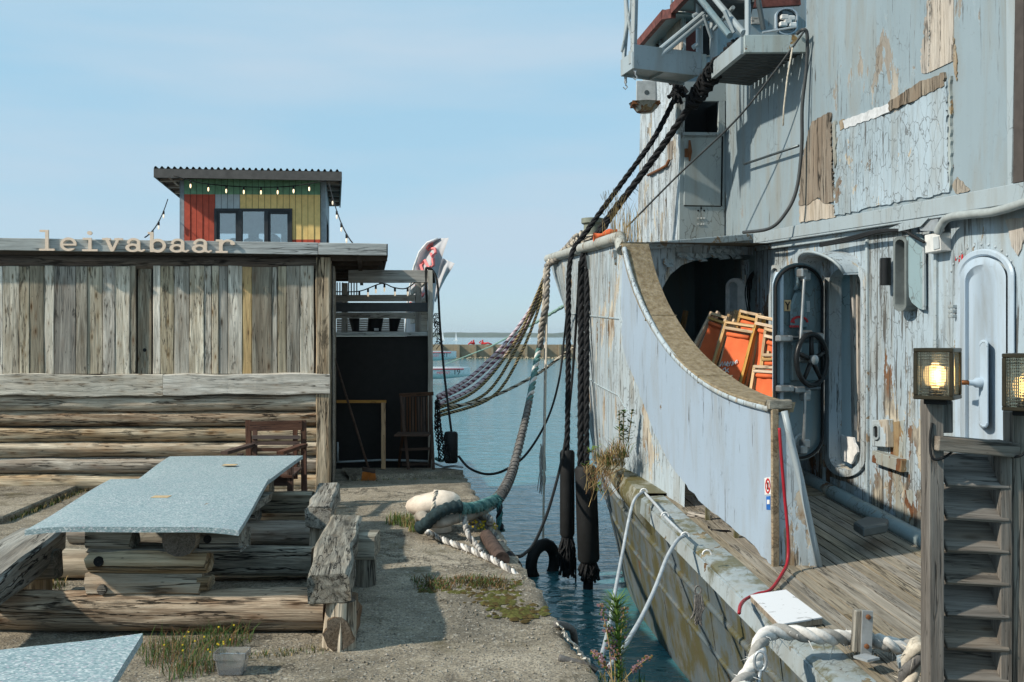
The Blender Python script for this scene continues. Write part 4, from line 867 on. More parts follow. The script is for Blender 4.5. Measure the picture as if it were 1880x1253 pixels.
def tables():
    z = .65
    def tp(px, py): return gr(px, py, z)
    # near table (first in front of the shed)
    for idx in (0, 1):
        if idx == 0: c = [tp(45, 967), tp(438, 968), tp(494, 878), tp(203, 880)]; lab = 'log picnic table with a pale blue speckled top, nearest the camera of the joined pair'
        else: c = [gr(225, 893, z-.012), gr(462, 897, z-.012), gr(556, 836.5, z-.012), gr(312, 838, z-.012)]; lab = 'log picnic table with a pale blue speckled top, closer to the shed wall'
        ctr = sum((V(p) for p in c), V())/4
        t = thing('picnic_table', lab, 'table', (ctr.x, ctr.y, 0), 'log picnic tables')
        top_sheet('tabletop', c, .022, '', t)
        # yellow sticker near the middle
        s = tp(296, 913) if idx == 0 else gr(422, 854.5, z); 
        b = MB(); b.obox(s+V((0,0,.003)), V((.055,0,0)), V((0,.04,0)), V((0,0,.0015))); b.build('sticker', 'cream_sticker', t)
    def crib(px0, px1, Yf, t, full=True, gl=None):
        pass
    T = [o for o in col.objects if o.name.startswith('picnic_table')]
    A, B = T[0], T[1]
    def X(px, Y): return (px-CX)/F*Y
    # crib of table A, front end at 5.75
    Y = 5.78
    log('ground_log', V((X(-60, Y), Y, .115)), V((X(602, Y), Y-.02, .12)), 0.115, .125, 'log_bark', A, seg=24, rough=.14, seed=41)
    def half(n, x0, x1, y0, y1, Yc, d, par, mat='timber_warm', seed=1, rough=.012, ch=.035):
        za, zb = at(0, y1, Yc).z, at(0, y0, Yc).z; beam(n, V((X(x0, Yc), Yc+d/2, (za+zb)/2)), V((X(x1, Yc), Yc+d/2, (za+zb)/2)), d, zb-za, mat, par, rough=rough, seg=12, ch=ch, seed=seed, endj=.012)
    Yc = 5.68
    half('crib_log', 154, 367, 1057, 1104, Yc, .17, A, 'log', 5, .018, .045); half('crib_log', 156, 378, 1016, 1056, Yc, .16, A, 'log', 8, .018, .04)
    # notch ends that poke out at the right, and pegs
    half('notch', 360, 381, 1062, 1085, Yc+.01, .12, A, 'timber_warm', 6, .01, .012)
    half('trestle_bearer', 154, 240, 970, 1008, Yc+.02, .14, A, 'timber', 12, .014, .02); half('trestle_bearer', 364, 441, 968, 1010, Yc+.05, .16, A, 'timber', 13, .014, .02)
    half('bearer', 158, 440, 1008.5, 1016, Yc+.03, .18, A, 'timber', 14, .006, .01)
    p = at(333, 992, Yc-.02); log('stub_log', p+V((0,-.02,0)), p+V((0,.6,0)), .098, .1, 'timber_warm', A, seg=5, rough=.12, seed=7)
    m = MB(); q = at(180, 1032, Yc-.006); m.lathe(q, [(.001,.0),(.028,.0),(.03,-.012)], 12, axis=V((0,-1,0))); m.build('peg_hole', 'pitch', A)
    m = MB(); q = at(187, 1083, Yc-.004); m.lathe(q, [(.001,.012),(.026,.01),(.03,-.01)], 12, axis=V((0,-1,0))); m.build('peg', 'timber', A)
    m = MB(); q = at(380, 991, Yc+.04); m.lathe(q, [(.001,.0),(.022,.0),(.024,-.01)], 12, axis=V((0,-1,0))); m.build('peg_hole', 'pitch', A)
    # far end of table A and table B supports
    for Yg, x0, x1, par, sd in ((7.0, 40, 585, A, 51), (8.15, 130, 576, B, 52), (9.1, 180, 566, B, 53)):
        log('ground_log', V((X(x0, Yg), Yg, .1)), V((X(x1, Yg), Yg, .1)), .1, .105, 'log', par, seg=20, rough=.14, seed=sd)
    half('crib_log', 210, 446, 975, 1010, 7.0, .2, A, 'timber', 22); half('crib_log', 205, 442, 928, 974, 7.0, .2, A, 'timber', 23)
    half('crib_log', 300, 468, 930, 962, 8.1, .2, B, 'timber', 24); half('crib_log', 300, 466, 890, 929, 8.1, .2, B, 'timber', 25)
    half('crib_log', 320, 492, 868, 915, 9.0, .2, B, 'timber', 26)
    for x in (300, 380): half('beam_under', x, x+30, 968, 972, 5.9, 1.2, A, 'timber', x)
    # long dark cross timber between crib and bench (table A)
    beam('tie_beam', V((X(375, 6.3), 6.35, .27)), V((X(572, 6.3), 6.35, .27)), .14, .17, 'timber', A, rough=.012, seg=8, ch=.02)
    beam('tie_beam', V((X(100, 6.3), 6.35, .25)), V((X(-40, 6.3), 6.35, .22)), .14, .17, 'timber', A, rough=.012, seg=8, ch=.02)
    beam('tie_beam', V((X(462, 8.4), 8.4, .3)), V((X(575, 8.4), 8.4, .3)), .14, .17, 'timber', B, rough=.012, seg=8, ch=.02)
    # benches: hewn beams on stub posts
    def bench(near, far, w, h, label, seed, posts):
        n, f = V(near), V(far); t = thing('log_bench', label, 'bench', (n.x, n.y, 0), 'hewn log benches')
        beam('seat', n-V((0,0,h/2)), f-V((0,0,h/2)), w, h, 'timber', t, rough=.028, seg=18, ch=.018, seed=seed, endj=.02)
        for k, (f_, r) in enumerate(posts):
            c = n.lerp(f, f_); log('stub_post', V((c.x, c.y, 0)), V((c.x+.005, c.y, c.z-h+.01)), r, r*.9, 'log', t, seg=5, rough=.12, seed=seed+k)
        return t
    zt = .42
    b1 = bench(gr(603, 1054, zt), gr(632, 946, zt), .225, .17, 'hewn grey log bench nearest the bollard, its cut end towards the camera', 61, ((.5,.08), (.93,.08)))
    c = gr(620, 1200); m = log('stub_post', V((c.x-.01, c.y+.12, 0)), V((c.x, c.y+.12, .26)), .085, .08, 'log', b1, seg=6, rough=.2, seed=3)
    q = gr(621, 1195); log('foot_log', V((q.x, q.y-.02, .095)), V((q.x-.03, q.y+.5, .1)), .085, .09, 'log_dark', b1, seg=5, rough=.35, seed=4)
    p = gr(670, 1078); log('prop', V((p.x, p.y+.05, 0)), V((p.x, p.y+.05, .2)), .07, .07, 'timber', b1, seg=4, seed=8); beam('prop_block', V((p.x-.12, p.y+.1, .27)), V((p.x+.07, p.y+.1, .27)), .3, .15, 'timber', b1, rough=.012, seg=4, ch=.02)
    bench(gr(584, 934, zt+.02), gr(604, 887, zt+.02), .19, .15, 'dark hewn log bench beside the brown chair', 62, ((.1,.08), (.85,.08)))
    bench(gr(-190, 1155, zt), gr(78, 970, zt), .3, .17, 'thick dark log bench running out of the left of the picture', 63, ((.15,.1), (.92,.1)))
    # table in the corner of the frame
    c3 = [V((-2.9, 2.55, z)), gr(200, 1262, z), gr(262, 1163, z), gr(-150, 1212, z)]
    t = thing('picnic_table', 'pale blue speckled tabletop cut off by the lower left corner of the picture', 'table', (-1.9, 2.9, 0), 'log picnic tables')
    top_sheet('tabletop', c3, .0, '', t)
    for Yg in (2.75, 3.2):
        log('ground_log', V((-2.7, Yg, .1)), V((-1.35, Yg, .1)), .1, .1, 'log', t, seg=8, seed=int(Yg*10))
        for k in range(3): beam('crib_log', V((-2.4, Yg, .27+.13*k)), V((-1.6, Yg, .27+.13*k)), .15, .125, 'timber', t, rough=.01, seg=4, ch=.02)
    # brown armchair behind the tables
    ch = thing('garden_armchair', 'dark brown slatted garden armchair between the table and the shed wall', 'chair', gr(508, 925))
    Yk = 9.7; w = 'chair_brown'
    def q(x, y, d=0): return at(x, y, Yk+d)
    for x in (456, 557): beam('leg', V((X(x, Yk), Yk+.05, 0)), q(x, 772, .18), .05, .05, w, ch, up=V((1,0,0)))
    for x in (461, 553): beam('leg', V((X(x-20, Yk-.5), Yk-.5, 0)), V((X(x-20, Yk-.5), Yk-.5, .62)), .05, .05, w, ch, up=V((1,0,0)))
    beam('top_rail', q(459, 783, .15), q(555, 781, .15), .035, .095, w, ch)
    for y in (803, 814, 826, 838, 850): beam('back_slat', q(463, y, .1), q(550, y, .1), .02, .035, w, ch)
    for x in (468, 542): beam('back_stile', q(x, 790, .13), q(x, 880, .05), .025, .045, w, ch, up=V((1,0,0)))
    for x in (457, 554): a = V((X(x, Yk), Yk+.12, .63)); beam('armrest', a, a+V((-.08,-.68,.0)), .07, .03, w, ch)
    for k in range(6): yy = Yk-.5+k*.1; beam('seat_slat', V((X(437+k*3.5, yy), yy, .41)), V((X(538+k*3, yy), yy, .41)), .08, .022, w, ch)
    beam('apron', V((X(442, Yk-.5), Yk-.5, .36)), V((X(533, Yk-.5), Yk-.5, .36)), .025, .08, w, ch)
    beam('stretcher', V((X(555, Yk), Yk+.05, .12)), V((X(533, Yk-.5), Yk-.5, .12)), .03, .04, w, ch)
    # clear plastic tub
    c = gr(421, 1243); t = thing('plastic_tub', 'clear rectangular plastic tub left on the concrete by the weeds', 'tub', c)
    b = MB(); w0, w1, d0, d1, h = .062, .075, .045, .055, .115
    def loop(a, d, zz): return [c+V((x*a, .05+y*d, zz)) for x, y in ((-1,-.8),(-.85,-1),(.85,-1),(1,-.8),(1,.8),(.85,1),(-.85,1),(-1,.8))]
    b.grid([loop(w0, d0, .004), loop(w1, d1, h*.72), loop(w1+.006, d1+.006, h*.73), loop(w1+.008, d1+.008, h), loop(w1+.002, d1+.002, h), loop(w1-.004, d1-.004, h*.72), loop(w0-.003, d0-.003, .008)], close=True)
    b.f += [tuple(range(8)), tuple(48+j for j in range(8))]; b.m += [0, 0]; b.build('body', 'tub', t)
tables()
# ---------------------------------------------------------------- the old ship
WL = Plane((4.04, 0), (4.04-.12*20, 20))                 # deckhouse side
if WL.n.x > 0: WL.n = -WL.n
BP = Plane((1.83, 6.98), (1.83-.228*4, 10.98))           # bulwark panel
if BP.n.x > 0: BP.n = -BP.n
TR = Plane((1.17, 10.3), (2.70, 11.15))                  # arched bulkhead
if TR.n.y > 0: TR.n = -TR.n
AF = Plane((2.03, 12.0), (2.62, 12.12))                  # after face of the outboard locker
if AF.n.y > 0: AF.n = -AF.n
OB = Plane((2.03, 12.0), (1.79, 13.96))                  # its outboard face
if OB.n.x > 0: OB.n = -OB.n
def deckz(Y): return .14 + .078*(Y-7.56) if Y > 5 else -.06+.03*(Y-5)
def Xd(Y): return 1.66 - .12*(Y-4.9) + .0278*max(0, Y-9.6)**2
def wallX(Y): return 4.04 - .12*Y
ship = thing('ship', 'old pale blue ship with peeling paint moored along the quay', 'ship', (2.4, 9, -1.2))
def sp(name, plane, poly, off, th, mat, parent=None, bevel=0): return plate(name, plane, poly, off, th, mat, parent or ship, bevel)
D('chalk', flat((.5,.52,.54), .8, 0, .2, .25, 12)); D('rail_paint', paint((.4,.42,.4), (.34,.34,.3), .75, chips=.6, rust=.6, grime=.9, crackle=.5, zs=1, under=((.4,.36,.28),(.25,.22,.17),(.2,.14,.08)))); 
def hull():
    # lower side: from the deck edge down into the water
    def low(Y, z):
        zd = deckz(Y) if Y < 10.5 else deckz(10.5)+.06*(Y-10.5)
        f = max(0, (zd-z)/1.5); fl = .2 if Y < 8 else .2+(Y-8)*.02
        x = Xd(Y)+.06+fl*f**1.15
        if Y > 12.2:
            k = (Y-12.2)/2.6; x += .35*k*k*(1+.9*f)
        return x
    Ys = [2.2, 3, 3.8, 4.6, 5.4, 6.2, 7, 7.8, 8.6, 9.4, 10.2, 11, 11.8, 12.4, 13, 13.5, 14, 14.4, 14.8, 15.2]
    b = MB(); rows = []
    for Y in Ys:
        zd = deckz(Y) if Y < 10.5 else deckz(10.5)+.06*(Y-10.5); r = []
        for k in range(13): z = zd-.1-(zd+1.75-.1)*k/12; r.append(V((low(Y, z)+.012*noise.noise(V((Y*1.1, z*2, 3))), Y, z)))
        rows.append(r)
    b.grid(rows); b.build('lower_hull', 'paint_low', ship, smooth=True)
    # plate seams and a half-round guard low on the side
    for zz, rr in ((-.42, .028), (-.78, .02)):
        m = MB(); m.tube([V((low(Y, zz+deckz(Y))-.005, Y, zz+deckz(Y))) for Y in Ys[:15]], rr, 6); m.build('guard_rail', 'paint_low', ship, smooth=True)
    for Y in (4.6, 6.0, 7.4, 8.9):
        m = MB(); m.tube([V((low(Y, z)-.002, Y, z)) for z in [deckz(Y)-.15-.1*k for k in range(13)]], .006, 4); m.build('plate_seam', 'paint_low', ship)
    # rubbing strake and ledge along the deck edge: a real step
    b = MB(); sec = [(.2,.012),(.03,.0),(.0,-.02),(-.012,-.15),(.03,-.18),(.09,-.22)]
    ys = [2.2+.2*i for i in range(41)]; rows = []
    for Y in ys:
        x, z = Xd(Y), deckz(Y); j = .012*noise.noise(V((Y*2.2, 5, 1))); rows.append([V((x+a+j*(i > 1), Y, z+c+j*.6)) for i, (a, c) in enumerate(sec)])
    b.grid(rows); b.f += [tuple(range(len(sec)))]; b.m += [0]; n0 = (len(ys)-1)*len(sec); b.f += [tuple(n0+i for i in range(len(sec)))[::-1]]; b.m += [0]
    b.build('rubbing_strake', 'paint_strake', ship, smooth=2)
    m = MB(); rows = []
    for Y in ys[:33]:
        x, z = Xd(Y), deckz(Y); rows.append([V((x-.016, Y, z-.03)), V((x-.024, Y, z-.14)), V((x-.008, Y, z-.145)), V((x-.002, Y, z-.03))])
    m.grid(rows, close=True); m.build('strake_band', 'galv_old', ship)
    # forward part of the strake is broken and mossy
    m = MB(); rows = []
    for k in range(9):
        Y = 9.0+k*.22; x, z = Xd(Y)-.03, deckz(Y); s = .17*(1-.06*k)
        rows.append([V((x+.3, Y, z+.03)), V((x+.02, Y, z+.035)), V((x-.02+.03*noise.noise(V((Y*4,1,1))), Y, z-.06)), V((x-.01, Y, z-s)), V((x+.1, Y, z-s-.16)), V((x+.2, Y, z-s-.2))])
    m.grid(rows); m.f.append(tuple(range(6))); m.m.append(0); m.f.append(tuple(48+i for i in range(6))[::-1]); m.m.append(0)
    m.build('strake_end', 'paint_mossy', ship, smooth=2)
    capz = sorted((BP.pt(x, y).y, BP.pt(x, y).z) for x, y in ((1147,446),(1160,500),(1181,556),(1211,609),(1247,655),(1297,696)))
    # forecastle side above the deck: flared plating up to the rail
    b = MB(); rows = []; Yt = [8.6, 9.0, 9.4, 9.8, 10.2, 10.7, 11.3, 12, 12.7, 13.3, 13.8, 14.2, 14.5, 14.8]
    for i, Y in enumerate(Yt):
        r = []; zt = 2.66+.03*(Y-10); zb = deckz(min(Y, 10.5))+.06*max(0, Y-10.5)-.3
        if Y < 10: zt = float(np.interp(Y, [c[0] for c in capz], [c[1] for c in capz]))-.3
        xt = 1.147-.122*(Y-10) if Y > 9.98 else 1.83-.228*(Y-6.98)+.035
        for k in range(11):
            f = k/10; z = zt+(zb-zt)*f
            xb = Xd(Y)+.05 if Y > 9.98 else 1.83-.228*(Y-6.98)+.03
            x = xt+(xb-xt)*f**1.15 + (.0 if Y < 13.6 else .3*((Y-13.6)/1.2)**2*f)
            if Y > 9.99: x -= .03*math.sin(f*math.pi)*min(1, (Y-9.99))
            r.append(V((x+.012*noise.noise(V((Y*1.3, z*1.8, 7))), Y, z)))
        rows.append(r)
    b.grid(rows); o = b.build('forecastle_side', 'paint_hull', ship, smooth=True)
    stem = [V((p.x, p.y, p.z)) for p in rows[-1]]; m = MB(); m.grid([stem, [p+V((1.6, .9, 0)) for p in stem]]); m.build('bow_plating', 'paint_hull', ship)
    for fz in (3, 6):
        m = MB(); m.tube([r[fz]+V((-.004,0,0)) for r in rows[3:]], .009, 5); m.build('plank_seam', 'paint_rim', o)
    for k in (5, 6, 7, 9, 11):
        m = MB(); m.tube([p+V((-.003,0,0)) for p in rows[k]], .007, 4); m.build('plate_seam', 'paint_rim', o)
    # rail pipe and a shelf of the forecastle deck
    m = MB(); tops = [r[0] for r in rows[4:]]; pts = [p+V((-.02,0,.05)) for p in tops]; m.tube([at(1143, 460, 10.05)]+pts, .066, 10); m.build('rail_pipe', 'rail_paint', ship, smooth=2)
    m = MB(); m.grid([[p+V((.05,0,.0)) for p in tops], [V((3.2, p.y+.35, p.z+.02)) for p in tops]]); m.build('forecastle_deck', 'deck_wood', ship)
    for (x, y) in ((1082, 488), (1132, 480)):                 # small brackets under the rail
        k = (x-CX)/F; Y = (1.147+1.22)/(k+.122); q = at(x, y, Y-.05); m = MB(); m.slab([q+V((-.04,0,.12)), q+V((.02,.12,.12)), q+V((.02,.12,-.02)), q+V((-.02,.0,-.04))], V((.06,.02,0))); m.build('rail_bracket', 'paint_rim', ship)
D('galv_old', paint((.36,.42,.45), (.3,.34,.35), .55, chips=.3, rust=.5, moss=.3, zs=1, under=((.2,.18,.14),(.15,.12,.07),(.13,.07,.03))))
hull()
def deck():
    rn = random.Random(21)
    n = 24; Y0, Y1 = 3.0, 11.6
    for i in range(n):
        w = .098; 
        def edge(Y, i_): return wallX(Y)+.05 - i_*w
        xs = (edge(Y0, i+.5), edge(Y1, i+.5))
        if xs[0] < Xd(Y0)+.22: continue
        a, b_, c = V((xs[0], Y0, deckz(Y0)-.02)), V((edge(5, i+.5), 5, deckz(5)-.02)), V((xs[1], Y1, deckz(Y1)-.02))
        bt = 0 if rn.random() < .6 else rn.uniform(5.6, 9)
        parts = [(b_, c)] if not bt else [(b_, b_.lerp(c, (bt-5)/6.6)-V((0,.004,0))), (b_.lerp(c, (bt-5)/6.6), c)]
        for p0, p1 in [(a, b_)]+parts: beam('deck_plank', p0, p1, w-.013, .05, 'deck_wood', ship, seed=rn.random())
    m = MB(); m.slab([V((Xd(3)+.2, 3, deckz(3)-.03)), V((3.8, 3, deckz(3)-.03)), V((3.5, 5, deckz(5)-.03)), V((Xd(5)+.2, 5, deckz(5)-.03))], V((0,0,-.05))); m.build('subdeck', 'pitch', ship)
    m = MB(); m.slab([V((Xd(5)+.2, 5.001, deckz(5)-.035)), V((3.5, 5.001, deckz(5)-.035)), V((2.75, 11.7, deckz(11.7)-.035)), V((Xd(11.7)+.2, 11.7, deckz(11.7)-.035))], V((0,0,-.05))); m.build('subdeck', 'pitch', ship)
    # rounded waterway bar along the deckhouse foot
    m = MB(); m.tube([V((wallX(Y)-.07, Y, deckz(Y)+.04+.006*noise.noise(V((Y*3,0,0))))) for Y in [4+.25*i for i in range(30)]], .068, 10); m.build('waterway_bar', 'paint_sill', ship, smooth=True)
deck()
def bulwark():
    # painted plywood sheet
    poly = [(1144,452),(1158,505),(1180,562),(1210,617),(1246,664),(1296,706),(1350,733),(1412,750),(1421,900),(1421,1046),(1385,1003),(1340,966),(1300,934),(1265,900),(1240,866),(1222,838),(1200,795),(1184,748),(1166,702),(1152,668),(1144,640),(1140,560)]
    p2 = ragged(poly[9:], 2.0, 10, 3, False); pl = sp('bulwark_panel', BP, poly[:9]+p2, .012, .016, 'paint_panel')
    # framed inner skin and the raw ply edge at the after end
    inn = [(1146,475),(1160,525),(1182,580),(1212,632),(1248,678),(1298,720),(1352,746),(1408,761),(1416,1030),(1370,985),(1320,943),(1275,896),(1235,860),(1190,790),(1160,700)]
    sp('bulwark_plate', BP, inn, -.006, .05, 'paint_hull')
    e0, e1 = BP.pt(1422.5, 752, .0), BP.pt(1423.5, 1046, .0); beam('panel_edge', e0, e1, .05, .028, 'ply_edge', ship, up=BP.d, rough=.004, seg=10)
    # moulding strip below the cap
    top = [(1146,452),(1160,506),(1182,562),(1212,616),(1248,662),(1298,703),(1352,730),(1412,747)]
    tp = spline([BP.pt(x, y+4, .02) for x, y in top], 5); m = MB(); m.tube(tp, .026, 6); m.build('moulding', 'paint_hull', ship, smooth=True)
    # curved timber cap, in three scarfed lengths: wide board following the sweep
    cap = [(1147,446),(1160,500),(1181,556),(1211,609),(1247,655),(1297,696),(1352,723),(1414,741)]
    cs = spline([BP.pt(x, y, .0) for x, y in cap], 7); N = len(cs)
    inb = -BP.n
    for a, b_ in ((0, 17), (17, 34), (34, N-1)):
        rows = []; m = MB()
        for i in range(a, b_+1):
            p = cs[i]; t = (cs[min(i+1, N-1)]-cs[max(i-1, 0)]).normalized(); up = inb.cross(t); up = up if up.z > 0 or up.y > 0 else -up
            up = (up-t*up.dot(t)).normalized(); jj = .006*noise.noise(V((i*.7, 3, 3))); w = .25 - .075*max(0, (i-34)/15)
            o = p + inb*.0
            rows.append([o-inb*.035+up*(.0+jj), o-inb*.03+up*(.055+jj), o+inb*(w-.0)+up*(.06+jj), o+inb*(w+.012)+up*.002])
        m.grid(rows, close=True); k = len(rows)-1; m.f += [(0,1,2,3), (k*4+3, k*4+2, k*4+1, k*4)]; m.m += [0, 0]; m.build('bulwark_cap', 'cap_wood', ship, bevel=.008)
    e = cs[-1]; m = MB(); m.obox(e+inb*.06+V((0,-.03,-.005)), inb*.09, V((0,.045,0)), V((0,0,.032))); m.build('cap_end', 'timber', ship, bevel=.006)
    for k in (0, 1): q = e+inb*(.02+.11*k)+V((0,.02,-.075)); m = MB(); m.obox(q, inb*.018, V((0,.03,0)), V((0,0,.05))); m.build('cap_block', 'cap_wood', ship)
    # steel knee that stays the end of the bulwark: a tapering plate across the deck with a pipe on its slope
    zf = deckz(6.98); A = BP.pt(1426, 760, -.02); Bt = V((A.x+.03, A.y, zf)); K = Plane((A.x, A.y), (A.x+.4, A.y-.02))
    if K.n.y > 0: K.n = -K.n
    sp('knee_plate', K, [(1427,762),(1444,764),(1462,860),(1486,960),(1508,1068),(1505,1075),(1428,1078)], 0, .02, 'paint_hull')
    m = MB(); m.tube([K.pt(x, y, .012) for x, y in ((1440,755),(1450,800),(1470,880),(1492,985),(1511,1072))], .024, 8); m.build('knee_pipe', 'paint_trim', ship, smooth=True)
    m = MB(); q0, q1 = K.pt(1416, 1065, .03), K.pt(1502, 1070, .03); m.obox((q0+q1)/2, (q1-q0)/2, V((0,.05,0)), V((0,0,.035))); f = m.build('knee_foot', 'paint_rust', ship, bevel=.005)
    for x in (1432, 1452, 1472, 1492):
        m = MB(); m.lathe(K.pt(x, 1064, .082), [(.0,.012),(.013,.011),(.016,.0)], 8, axis=V((0,-1,0))); m.build('bolt', 'rust', f)
    # uprights seen in the gap under the panel
    for x, y0, y1 in ((1250, 905, 940), (1299, 955, 993), (1352, 995, 1034)):
        p0, p1 = BP.pt(x, y1, -.05), BP.pt(x, y0-40, -.05); p0.z = deckz(p0.y); beam('stanchion', p0, p1, .035, .035, 'paint_mossy', ship)
    # stickers: round prohibition sign over a small blue notice
    def disc(name, cx, cy, rx, ry, mat, off, hole=0):
        n = 24; o = [BP.pt(cx+rx*math.cos(6.2832*i/n), cy+ry*math.sin(6.2832*i/n), off) for i in range(n)]; m = MB()
        if hole: i_ = [BP.pt(cx+rx*hole*math.cos(6.2832*i/n), cy+ry*hole*math.sin(6.2832*i/n), off) for i in range(n)]; m.ring(o, i_, -BP.n*.002)
        else: m.slab(o, -BP.n*.002)
        return m.build(name, mat, pl)
    sp('sticker', BP, [(1403.5,878),(1414.5,876),(1415,908),(1404,909)], .015, .002, 'white_paint', pl); disc('sign_ring', 1409.3, 892.5, 4.6, 14, 'red_print', .0185, .74)
    sp('sign_figure', BP, [(1408,886),(1410.5,886),(1411,899),(1407.8,899)], .018, .002, 'black_print', pl); sp('sign_bar', BP, [(1406.2,885),(1407.2,883.5),(1412.4,900),(1411.4,901.5)], .0195, .002, 'red_print', pl)
    sp('notice', BP, [(1406.8,912),(1414,911),(1414,936.5),(1407,936)], .015, .002, 'blue_print', pl); sp('notice_panel', BP, [(1408,918),(1412.8,918),(1412.8,926),(1408,926)], .018, .002, 'white_paint', pl)
bulwark()
def house():
    P = WL.pt
    # lower side wall with the oval doorway cut through it; three sheets joined by battens
    y_t = lambda x: 446-.17*(x-1383)+0      # hidden under the rim
    y_b = lambda x: 832+.52*(x-1383)
    x0, x1 = 1519, 1583; n = 10
    sp('side_wall', WL, [(1383, 438), (1513, 414), (1513, 930), (1383, 860)], 0, .06, 'paint_house')
    o_ = [(x, y) for x, y in rectloop(1513, 1593, 405, 945, n)]; i_ = stadium(x0+3, x1-3, 492, 864, n)
    m = MB(); m.ring([P(x, y) for x, y in o_], [P(x, y) for x, y in i_], -WL.n*.06); m.build('side_wall', 'paint_house', ship)
    sp('side_wall', WL, [(1593.3, 396), (1719, 372), (1719, 1040), (1593.3, 960)], 0, .06, 'paint_house')
    sp('side_wall', WL, [(1719.3, 372), (2060, 310), (2060, 1300), (1719.3, 1040)], 0, .06, 'paint_house')
    for x, ya, yb in ((1593, 440, 935), (1719, 420, 1010), (1513.5, 520, 900)): beam('batten', P(x, ya, .008), P(x, yb, .008), .03, .035, 'paint_rim', ship, up=WL.d, rough=.002, seg=8)
    # door coaming and the room behind
    m = MB(); i2 = stadium(x0-2, x1+2, 486, 870, n); m.ring([P(x, y, .03) for x, y in stadium(x0-6, x1+6, 480, 876, n)], [P(x, y, .03) for x, y in i_], -WL.n*.12); m.build('door_coaming', 'paint_hull', ship, smooth=2)
    jamb = [P(x, y, -.06) for x, y in i_]; m = MB(); m.grid([jamb, [p-WL.n*.5 for p in jamb]], close=True); m.build('door_reveal', 'paint_trim', ship, smooth=2)
    inner = Plane(tuple((WL.a-WL.n*.5)[:2]), tuple((WL.a-WL.n*.5+WL.d)[:2]))
    if inner.n.x > 0: inner.n = -inner.n
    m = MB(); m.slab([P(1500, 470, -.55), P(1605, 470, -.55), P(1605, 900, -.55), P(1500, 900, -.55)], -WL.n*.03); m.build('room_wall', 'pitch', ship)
    sp('inner_frame', WL, [(1560,500),(1566,500),(1570,860),(1564,860)], -.2, .05, 'bare_pale')
    sp('inner_frame', WL, [(1571,505),(1574,505),(1577,855),(1574,855)], -.16, .05, 'bare_pale')
    sp('worn_sill', WL, ragged([(1533,797),(1566,803),(1574,830),(1562,852),(1545,846),(1533,824)], 2, 8, 6), .012-.1, .02, 'white_paint')
    # hood over the doorway: half pipe with a brow
    hood((1505, 1582), 462, 500, .30, 1)
    # oval porthole frame standing open, with its hood
    m = MB(); oo = stadium(1640, 1664, 434, 572, n); ii = stadium(1643.5, 1660.5, 440, 566, n); m.ring([P(x, y, .1) for x, y in oo], [P(x, y, .1) for x, y in ii], -WL.n*.1); o = m.build('window_frame', 'dark_frame', ship, smooth=2)
    m = MB(); m.slab([P(x, y, .01) for x, y in ii], -WL.n*.006); m.build('pane', 'shutter_blue', o)
    A_ = P(1665, 440, .02); 
    m = MB(); loop = [(1664,436),(1676,428),(1690,430),(1697,445),(1699,560),(1696,570),(1686,566),(1674,556),(1669,545)]; m.slab([P(x, y, .09-(x-1664)*.0018) for x, y in loop], -WL.n*.012); m.build('window_shutter', 'shutter_blue', ship)
    m = MB(); m.tube([P(1697, y, .03) for y in (444, 500, 569)], .014, 6); m.build('shutter_hinge', 'paint_trim', ship)
    # closed oval door at the right: coaming ring, raised leaf, dished centre, hinges, handle plate
    n = 14
    m = MB(); m.ring([P(x, y, .035) for x, y in stadium(1752, 1858, 457, 1010, n, .95)], [P(x, y, .035) for x, y in stadium(1762, 1848, 470, 995, n, .95)], -WL.n*.03); m.build('door_coaming', 'paint_door', ship, bevel=.012)
    d_out = stadium(1763, 1847, 472, 993, n, .95); d_mid = stadium(1772, 1838, 486, 980, n, .95); d_in = stadium(1779, 1828, 500, 962, n, .95)
    m = MB(); m.grid([[P(x, y, .0) for x, y in d_out], [P(x, y, .05) for x, y in d_out], [P(x, y, .062) for x, y in d_mid], [P(x, y, .03) for x, y in d_in]], close=True); m.f.append(tuple(3*4*n+i for i in range(4*n))); m.m.append(0)
    leaf = m.build('round_top_door', 'paint_door', ship, smooth=2)
    for y in (572,): 
        for k in range(3): m = MB(); q = P(1749, y-9+k*9, .05); m.obox(q, WL.d*.03, WL.n*.02, V((0,0,.012))); m.build('hinge', 'paint_trim', leaf, bevel=.003)
    hp = stadium(1797, 1815, 624, 787, 8); m = MB(); m.grid([[P(x, y, .03) for x, y in hp], [P(x, y, .085) for x, y in hp], [P(1806+(x-1806)*.8, 705+(y-705)*.97, .095) for x, y in hp]], close=True); m.f.append(tuple(64+i for i in range(32))); m.m.append(0); h = m.build('handle_plate', 'paint_door', leaf)
    for k in range(26):
        a = hp[(k*32//26) % 32]; m = MB(); m.lathe(P(1806+(a[0]-1806)*.72, 705+(a[1]-705)*.95, .094), [(.0,.006),(.005,.004),(.007,0)], 6, axis=WL.n); m.build('rivet', 'paint_door', h)
    m = MB(); q = P(1800, 703, .1); m.lathe(q, [(.035,-.02),(.035,.03),(.02,.05),(.02,.09)], 10, axis=WL.n); m.build('handle_boss', 'paint_door', h, smooth=2)
    m = MB(); q2 = q+WL.n*.07; m.tube([q2, q2+WL.d*.1+WL.n*.05, q2+WL.d*.16+WL.n*.05], [.016,.018,.012], 8); m.build('handle', 'brass', h, smooth=True)
    for k in range(30):                                     # rivets round the coaming
        a = stadium(1746, 1864, 449, 1018, n)[(k*2) % (4*n)]
        m = MB(); m.lathe(P(a[0], a[1], .002), [(.0,.008),(.008,.005),(.011,0)], 6, axis=WL.n); m.build('rivet', 'paint_hull', ship)
